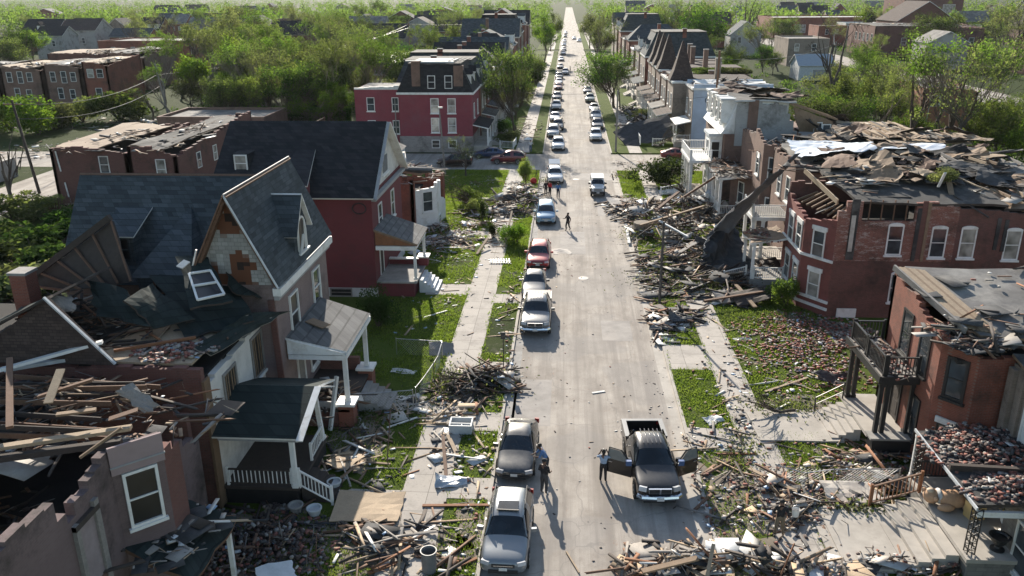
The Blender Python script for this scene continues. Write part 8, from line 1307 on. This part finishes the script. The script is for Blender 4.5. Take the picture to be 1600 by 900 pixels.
heap('debris', 'white and pale litter scattered on the right front lawn', HP((1200, 600, 3.2, 4, 0, .05), (1160, 560, 2, 5, 0, .05), (1240, 620, 2.4, 1.6, 0, .12), (1150, 640, 1.4, 2, 0, .12)), {'scrap': 8, 'brick': 3, 'lath': 2, 'pale': 2, 'rock': 1}, 200, .12, .15)
heap('timber_heap', 'foreground heap of bent boards and panels on the right kerb', HP((1090, 885, 2.6, 1.3, 0, .9), (1190, 890, 2.4, 1.3, 0, .8), (1040, 890, 1.6, .9, 0, .4), (1240, 905, 1.8, 1, 0, .5)), {'plank': 6, 'dark': 5, 'pale': 3, 'sheet': 2, 'lath': 3}, 230, .05, .4)
heap('brick_rubble', 'bricks and plaster lumps between the two right hand porches', HP((1320, 730, 2.4, 1.8, 0, .25), (1390, 720, 1.8, 1.6, 0, .3), (1400, 760, 1.4, 1.0, 0, .35), (1270, 760, 2.2, 1.4, 0, .2), (1200, 770, 1.4, 2, 0, .3)), {'brick': 5, 'sooty': 3, 'rock': 2, 'plank': 4, 'scrap': 4, 'lath': 5, 'sheet': 1}, 470, .1, .5)
heap('brick_rubble', 'grey stone and plaster rubble beside the stone house landing', HP((1380, 885, 2.2, .8, 0, .4), (1470, 890, 1.4, .6, 0, .5), (1300, 895, 1.8, .7, 0, .3), (1240, 800, 1.6, 1.6, 0, .25), (1330, 790, 2.4, .9, 0, .3)), {'rock': 5, 'sooty': 4, 'brick': 3, 'scrap': 4, 'plank': 4, 'lath': 4, 'sheet': 1}, 470, .1, .5)
heap('debris', 'boards and scraps along the right pavement', HP((1150, 680, 1.5, 2.4, 0, .12), (1125, 760, 1.6, 3, 0, .08), (1160, 820, 2, 2, 0, .15), (1085, 690, .5, 3, 0, .1)), {'scrap': 7, 'lath': 4, 'plank': 2, 'brick': 3, 'rock': 1}, 230, .11, .18)
heap('debris', 'dark wreckage of roof pieces on the right lots past the crossing', HP((1000, 195, 3, 6, 0, 1.2), (1035, 210, 2.4, 4, 0, 1.4), (985, 175, 2, 6, 0, .9)), {'dark': 7, 'tar': 5, 'plank': 3, 'scrap': 2, 'sheet': 2}, 330, .1, .5)
heap('debris', 'branches and boards along the left pavement past the crossing', HP((820, 200, 2.2, 10, 0, .3), (830, 150, 2, 14, 0, .3)), {'dark': 4, 'lath': 3, 'scrap': 3, 'plank': 2}, 220, .1, .4)
heap('debris', 'timber wreckage on the lots left of the gabled house', HP((60, 430, 4, 5, 0, .7), (20, 470, 3, 4, 0, .6), (150, 325, 3, 3, 0, .3)), {'dark': 5, 'plank': 4, 'pale': 2, 'sheet': 2, 'tar': 2}, 260, .1, .4)
heap('debris', 'building rubble strewn along the alley and side street at far left', HP((330, 200, 8, 5, 0, .4), (60, 235, 6, 6, 0, .4), (230, 195, 10, 6, 0, .5), (100, 190, 12, 6, 0, .4)), {'pale': 3, 'plank': 4, 'sheet': 3, 'dark': 3, 'scrap': 3}, 420, .05, .4)
heap('debris', 'rubble and boards around the crossing kerbs', HP((1000, 255, 5, 1.6, 0, .12), (970, 275, 2, 3, 0, .12), (690, 290, 5, 3, 0, .15), (770, 285, 4, 3, 0, .1)), {'scrap': 5, 'lath': 4, 'plank': 2, 'brick': 2}, 260, .08, .25)
n = 480; X = np.where(NR.rand(n) < .55, NR.choice([KL+.5, KR-.6], n)+NR.normal(0, .5, n), NR.uniform(KL+.1, KR-.1, n)); Y = 26+82*NR.rand(n)**1.2; sz = np.column_stack([NR.uniform(.03, .2, n)*NR.choice([.6, 1, 1.5], n, p=[.6, .3, .1]), NR.uniform(.02, .09, n), NR.uniform(.008, .03, n)])
boxes('road_litter', np.column_stack([np.clip(X, KL+.05, KR-.05), Y, sz[:, 2]*.5+.003]), sz, np.column_stack([NR.normal(0, .08, n), NR.normal(0, .08, n), NR.uniform(0, 6.28, n)]), NR.choice([0, 1, 3, 4, 5, 6, 8, 9, 13, 3], n), DMATS, 'stuff', 'small chips of wood, brick and plaster strewn over the street', 'debris')
# trampled bare soil under and around the heaps
SOIL = plain('bare_soil', (.17, .14, .105), .95, .35, 1.2, dirt=(.26, .22, .18))
for px, py, rx, ry in ((750, 600, 2.0, 2.6), (705, 640, 1.3, 3.2), (600, 860, 3, 1.8), (400, 860, 3, 3), (785, 325, 3.6, 4.6), (690, 375, 3.4, 4), (1010, 335, 4, 6), (1085, 335, 5, 6), (1060, 430, 3.2, 4), (1130, 440, 4.4, 3.6), (1060, 500, 1.8, 1.4), (1275, 515, 2.8, 2.4), (1180, 740, 2.4, 2.6), (1260, 765, 3, 1.6), (1350, 735, 2.8, 1.6), (1130, 800, 1.8, 2.2), (1200, 880, 3, 1.8), (560, 690, 1.6, 2.4), (1250, 630, 2.2, 1.0), (735, 830, .8, 2.0), (1075, 720, .8, 2.2)):
    c = G(px, py, .104); m = MB(); ph = [rnd.uniform(0, 6.28) for _ in range(4)]; n = 28
    m.poly([(max(-34, min(KL-.2, c.x+rx*math.cos(a)*(1+.28*math.sin(3*a+ph[0])+.16*math.sin(7*a+ph[1])+.1*math.sin(11*a+ph[2])))) if c.x < 1 else max(KR+.2, min(39, c.x+rx*math.cos(a)*(1+.28*math.sin(3*a+ph[0])+.16*math.sin(7*a+ph[1])+.1*math.sin(11*a+ph[2])))), c.y+ry*math.sin(a)*(1+.25*math.sin(2*a+ph[3])+.16*math.sin(7*a+ph[1])+.1*math.sin(11*a+ph[2])), .104+.0004*(px % 9)) for a in [2*math.pi*k/n for k in range(n)]], SOIL); m.build('bare_soil', kind='structure')
# leaves and twigs torn off and caught in the heaps
P_ = []
for px, py, rx, ry, h_, n in ((752, 600, 2.4, 1.8, .6, 500), (1070, 440, 5, 3, .6, 900), (1130, 450, 4, 3, .5, 700), (1140, 380, 3, 3, .8, 500), (980, 275, 1.6, 2, .4, 300), (1000, 370, 2, 2, .7, 400), (700, 600, 1.0, 2.5, .6, 500), (1180, 500, 4, 1.5, .3, 600), (1240, 640, 3, 1.4, .3, 600), (1160, 700, 1.4, 2.4, .25, 350), (840, 285, 2, 2, .4, 300), (1330, 800, 2.4, .6, .4, 500), (600, 640, 3, 2, .25, 500), (560, 660, 2, 1.5, .3, 350), (760, 310, 3, 3, .8, 500), (800, 190, 3, 10, .9, 700), (700, 300, 2, 3, .6, 400)):
    c = G(px, py, .1); P_.append(np.column_stack([NR.normal(c.x, rx*.5, n), NR.normal(c.y, ry*.5, n), .12+np.abs(NR.normal(0, h_*.5, n))]))
o = bpy.data.objects.new('fallen_leaves', leaf_mesh('fallen_leaves', np.concatenate(P_), .16, [LEAF, LEAF_D], 12)); COL.objects.link(o); tag(o, 'torn green leaves and twigs caught in the heaps and lawns', 'leaves', kind='stuff')
# single boards and panels one can point to
def board(px, py, px2, py2, w_, t_, mat, label, z=.16, z2=None, cat='board', name='board'):
    m = MB(); m.bar(G(px, py, z), G(px2, py2, z2 if z2 is not None else z), w_, t_, mat); tag(m.build(name), label, cat)
def panel(px, py, sx, sy, mat, label, z=.15, rz=0., tilt=(.03, .03), t_=.03, name='panel', bend=.06, under=None):
    c = G(px, py, z); M = Euler((*tilt, rz)).to_matrix(); q = [c+M@Vector((a*sx/2, b_*sy/2, 0)) for a, b_ in ((-1, -1), (1, -1), (1, 1), (-1, 1))]; m = MB(); m.warp(*q, t_, mat, 5, 5, bend, .05, int(px+py), under); tag(m.build(name), label, 'panel')
board(660, 790, 765, 789, .16, .06, WD_ORG, 'long reddish board lying across the left pavement to the silver SUV'); board(690, 895, 745, 872, .14, .06, WD_ORG, 'reddish board slanting across the verge beside the silver SUV'); board(610, 900, 625, 800, .14, .05, WD_PALE, 'pale board lying by the broken steps at lower left'); board(575, 895, 625, 878, .18, .08, WD_ORG, 'short reddish beam beside the grey bin')
board(520, 717, 610, 725, .12, .05, WD_TAN, 'thin tan board in the shaded yard of the collapsed house', .2); board(605, 668, 652, 652, .1, .05, SC_W, 'white strip lying in the shaded yard by the fence', .2); board(516, 672, 526, 588, .2, .14, W_WHITE, 'white broken porch column leaning between the two left porches', .2, 3.0, 'column', 'porch_column'); board(605, 722, 610, 640, .05, .04, WD_BRN, 'thin brown stick standing in the shaded yard', .2, 1.9)
board(745, 397, 762, 372, .22, .08, WD_TAN, 'thick tan plank propped on the lawn by the timber heap left', .2, .8); board(788, 385, 800, 330, .16, .1, WD_PALE, 'pale post leaning out of the left timber heap', .3, 2.0); board(815, 520, 838, 500, .1, .05, SC_W, 'small white strip by the grey pickup', .15); board(697, 745, 692, 680, .16, .06, WD_BRN, 'brown plank upright in the rubbish by the left pavement', .2, .5); board(715, 712, 700, 680, .2, .05, WD_PALE, 'pale plank fallen across the left pavement by the drawers', .2, .3)
board(1170, 732, 1270, 780, .2, .06, WD_PALE, 'long orange pale board lying by the worker', .25, .3); board(1195, 612, 1262, 590, .14, .06, WD_PALE, 'pale board across the right lawn below the brick spill', .16); board(1240, 770, 1285, 785, .05, .05, METAL, 'thin metal pipe by the worker', .3, .5); board(1003, 893, 1090, 872, .25, .08, WD_TAN, 'curled tan plank on top of the foreground heap', .9, 1.0); board(1105, 900, 1115, 850, .14, .05, WD_PALE, 'pale batten sticking up from the foreground heap', .6, 1.3); board(1000, 875, 1075, 868, .14, .06, WD_GREY, 'grey plank end poking into the road from the foreground heap', .25)
board(1060, 300, 1025, 328, .3, .14, WD_BRN, 'thick brown beam leaning on the right timber heap', 2.0, 1.2); board(1100, 322, 1000, 352, .24, .14, WD_TAN, 'long tan beam lying across the right timber heap', 1.6, 1.5); board(1135, 265, 1050, 320, .22, .2, WD_BRN, 'long dark rafter sloping from the wrecked white porch', 4.6, .8); board(1100, 372, 1060, 395, .35, .06, WD_GREY, 'wide grey board near the white railing pieces', 1.2, 1.0); board(983, 380, 978, 350, .25, .1, SC_W, 'white post on the right kerb by the stump', .2, .4); board(1075, 370, 1030, 345, .16, .12, SC_S, 'pale pipe across the right timber heap', 1.4, 1.6)
board(1150, 445, 1180, 480, .3, .1, WD_TAN, 'tan beam lying below the white porch on the right', .8, .4); board(1100, 470, 1195, 455, .2, .1, WD_BRN, 'brown beam along the right lawn heap', .7, .8); board(905, 895, 885, 862, .06, .05, WD_PALE, 'thin pale stick lying in the road near the silver SUV', .04); board(925, 614, 945, 611, .16, .03, SC_W, 'small white strip lying in the middle of the road', .03)
panel(877, 393, 1.6, 1.5, PLAST, 'pale torn panel lying flat in the road by the red SUV', .03, .2, (0, 0)); panel(972, 318, 2.6, 3.2, PLAST, 'broad pale sheet tilted on the right kerb by the timber heap', .5, .3, (.15, .1)); panel(690, 545, 1.6, 1.1, WD_GREY, 'grey board propped on the chain link fence', .4, .3, (.5, .2)); panel(575, 790, 3.0, 2.2, PLY, 'wide plywood sheet lying over the collapsed house walk', .3, .05, (.02, .02), .05); panel(600, 845, 1.6, 1.2, CONC, 'broken pale slab by the lower left steps', .25, .2, (.1, -.1), .15)
panel(630, 580, 1.5, .5, SC_W, 'white torn strip on the shaded lawn left', .15, -.1); panel(705, 752, 1.5, .8, METAL, 'crumpled metal sheet on the left pavement', .25, .3, (.3, .2), .02, 'metal_sheet', .2); panel(545, 715, 2.2, 1.2, PLY, 'long plywood offcut in the shaded yard', .2, 1.2, (.05, .1)); panel(1180, 460, 3.6, 1.8, WD_DARK, 'dark slatted roof piece lying on the right lawn', .7, .3, (.15, -.1), .1, 'roof_piece', .1); panel(1140, 462, 2.4, 1.6, WD_GREY, 'grey plank raft lying on the right lawn by the lamp post', .5, .4, (.2, .1), .1)
panel(1062, 496, 1.6, .9, METAL_D, 'twisted grey metal sheet at the right pavement edge', .5, .2, (.4, .3), .02, 'metal_sheet', .25); panel(1300, 590, 2.2, 1.0, SC_T, 'dark curled roofing scrap on the right lawn by the balcony', .35, .2, (.2, .2), .03, 'roofing_scrap', .25); panel(1240, 665, 4.2, 3.0, CONC, 'large cracked concrete slab before the black balcony steps', .2, 0.02, (0, 0), .12, 'concrete_slab', .01); panel(1330, 768, 2.4, 1.6, PLAST, 'mossy pale slab in front of the stone house fence', .3, .1, (.05, .05), .08)
panel(1013, 205, 9, 5.5, SC_T, 'big black roof section fallen on the right lots past the crossing', 1.8, .3, (.35, -.25), .15, 'roof_section', .3, WD_DARK); panel(640, 620, 1.2, .5, SC_W, 'small white board near the left porch steps', .15, .4); panel(1115, 655, 1.0, .6, SC_W, 'pale scrap on the right pavement edge', .2, .5, (.2, 0)); panel(1160, 530, 1.2, .4, SC_W, 'white strip at the top of the right lawn', .15, .3); panel(820, 880, .01, .01, SC_W, 'x') if False else None
panel(250, 835, 2.6, 1.8, SH_GREEN, 'torn green shingle piece in the rubble left of the front steps', .9, .3, (.2, .1), .06, 'roofing_scrap', .1); panel(430, 893, 1.4, .9, SC_S, 'pale shutter lying on the brick rubble at lower left', .8, .5, (.15, .1), .04, 'shutter', .02)
# ------------------------------------------------------------------ summer haze
m = MB(); m.box(-3600, 3600, -350, 7100, -1.2, 60, None) if False else None
hz, t_, n_, l_, bs_ = newmat('haze'); n_.remove(bs_); vol = n_.new('ShaderNodeVolumePrincipled'); vol.inputs['Color'].default_value = (.86, .92, 1, 1); vol.inputs['Density'].default_value = HAZE; vol.inputs['Anisotropy'].default_value = .3
l_.new(vol.outputs[0], n_['Material Output'].inputs['Volume'])
m = MB(); m.box(-3600, 3600, -350, 7100, -1.3, 40, hz); o = m.build('haze', kind='stuff'); tag(o, 'thin summer haze over the town', 'haze')
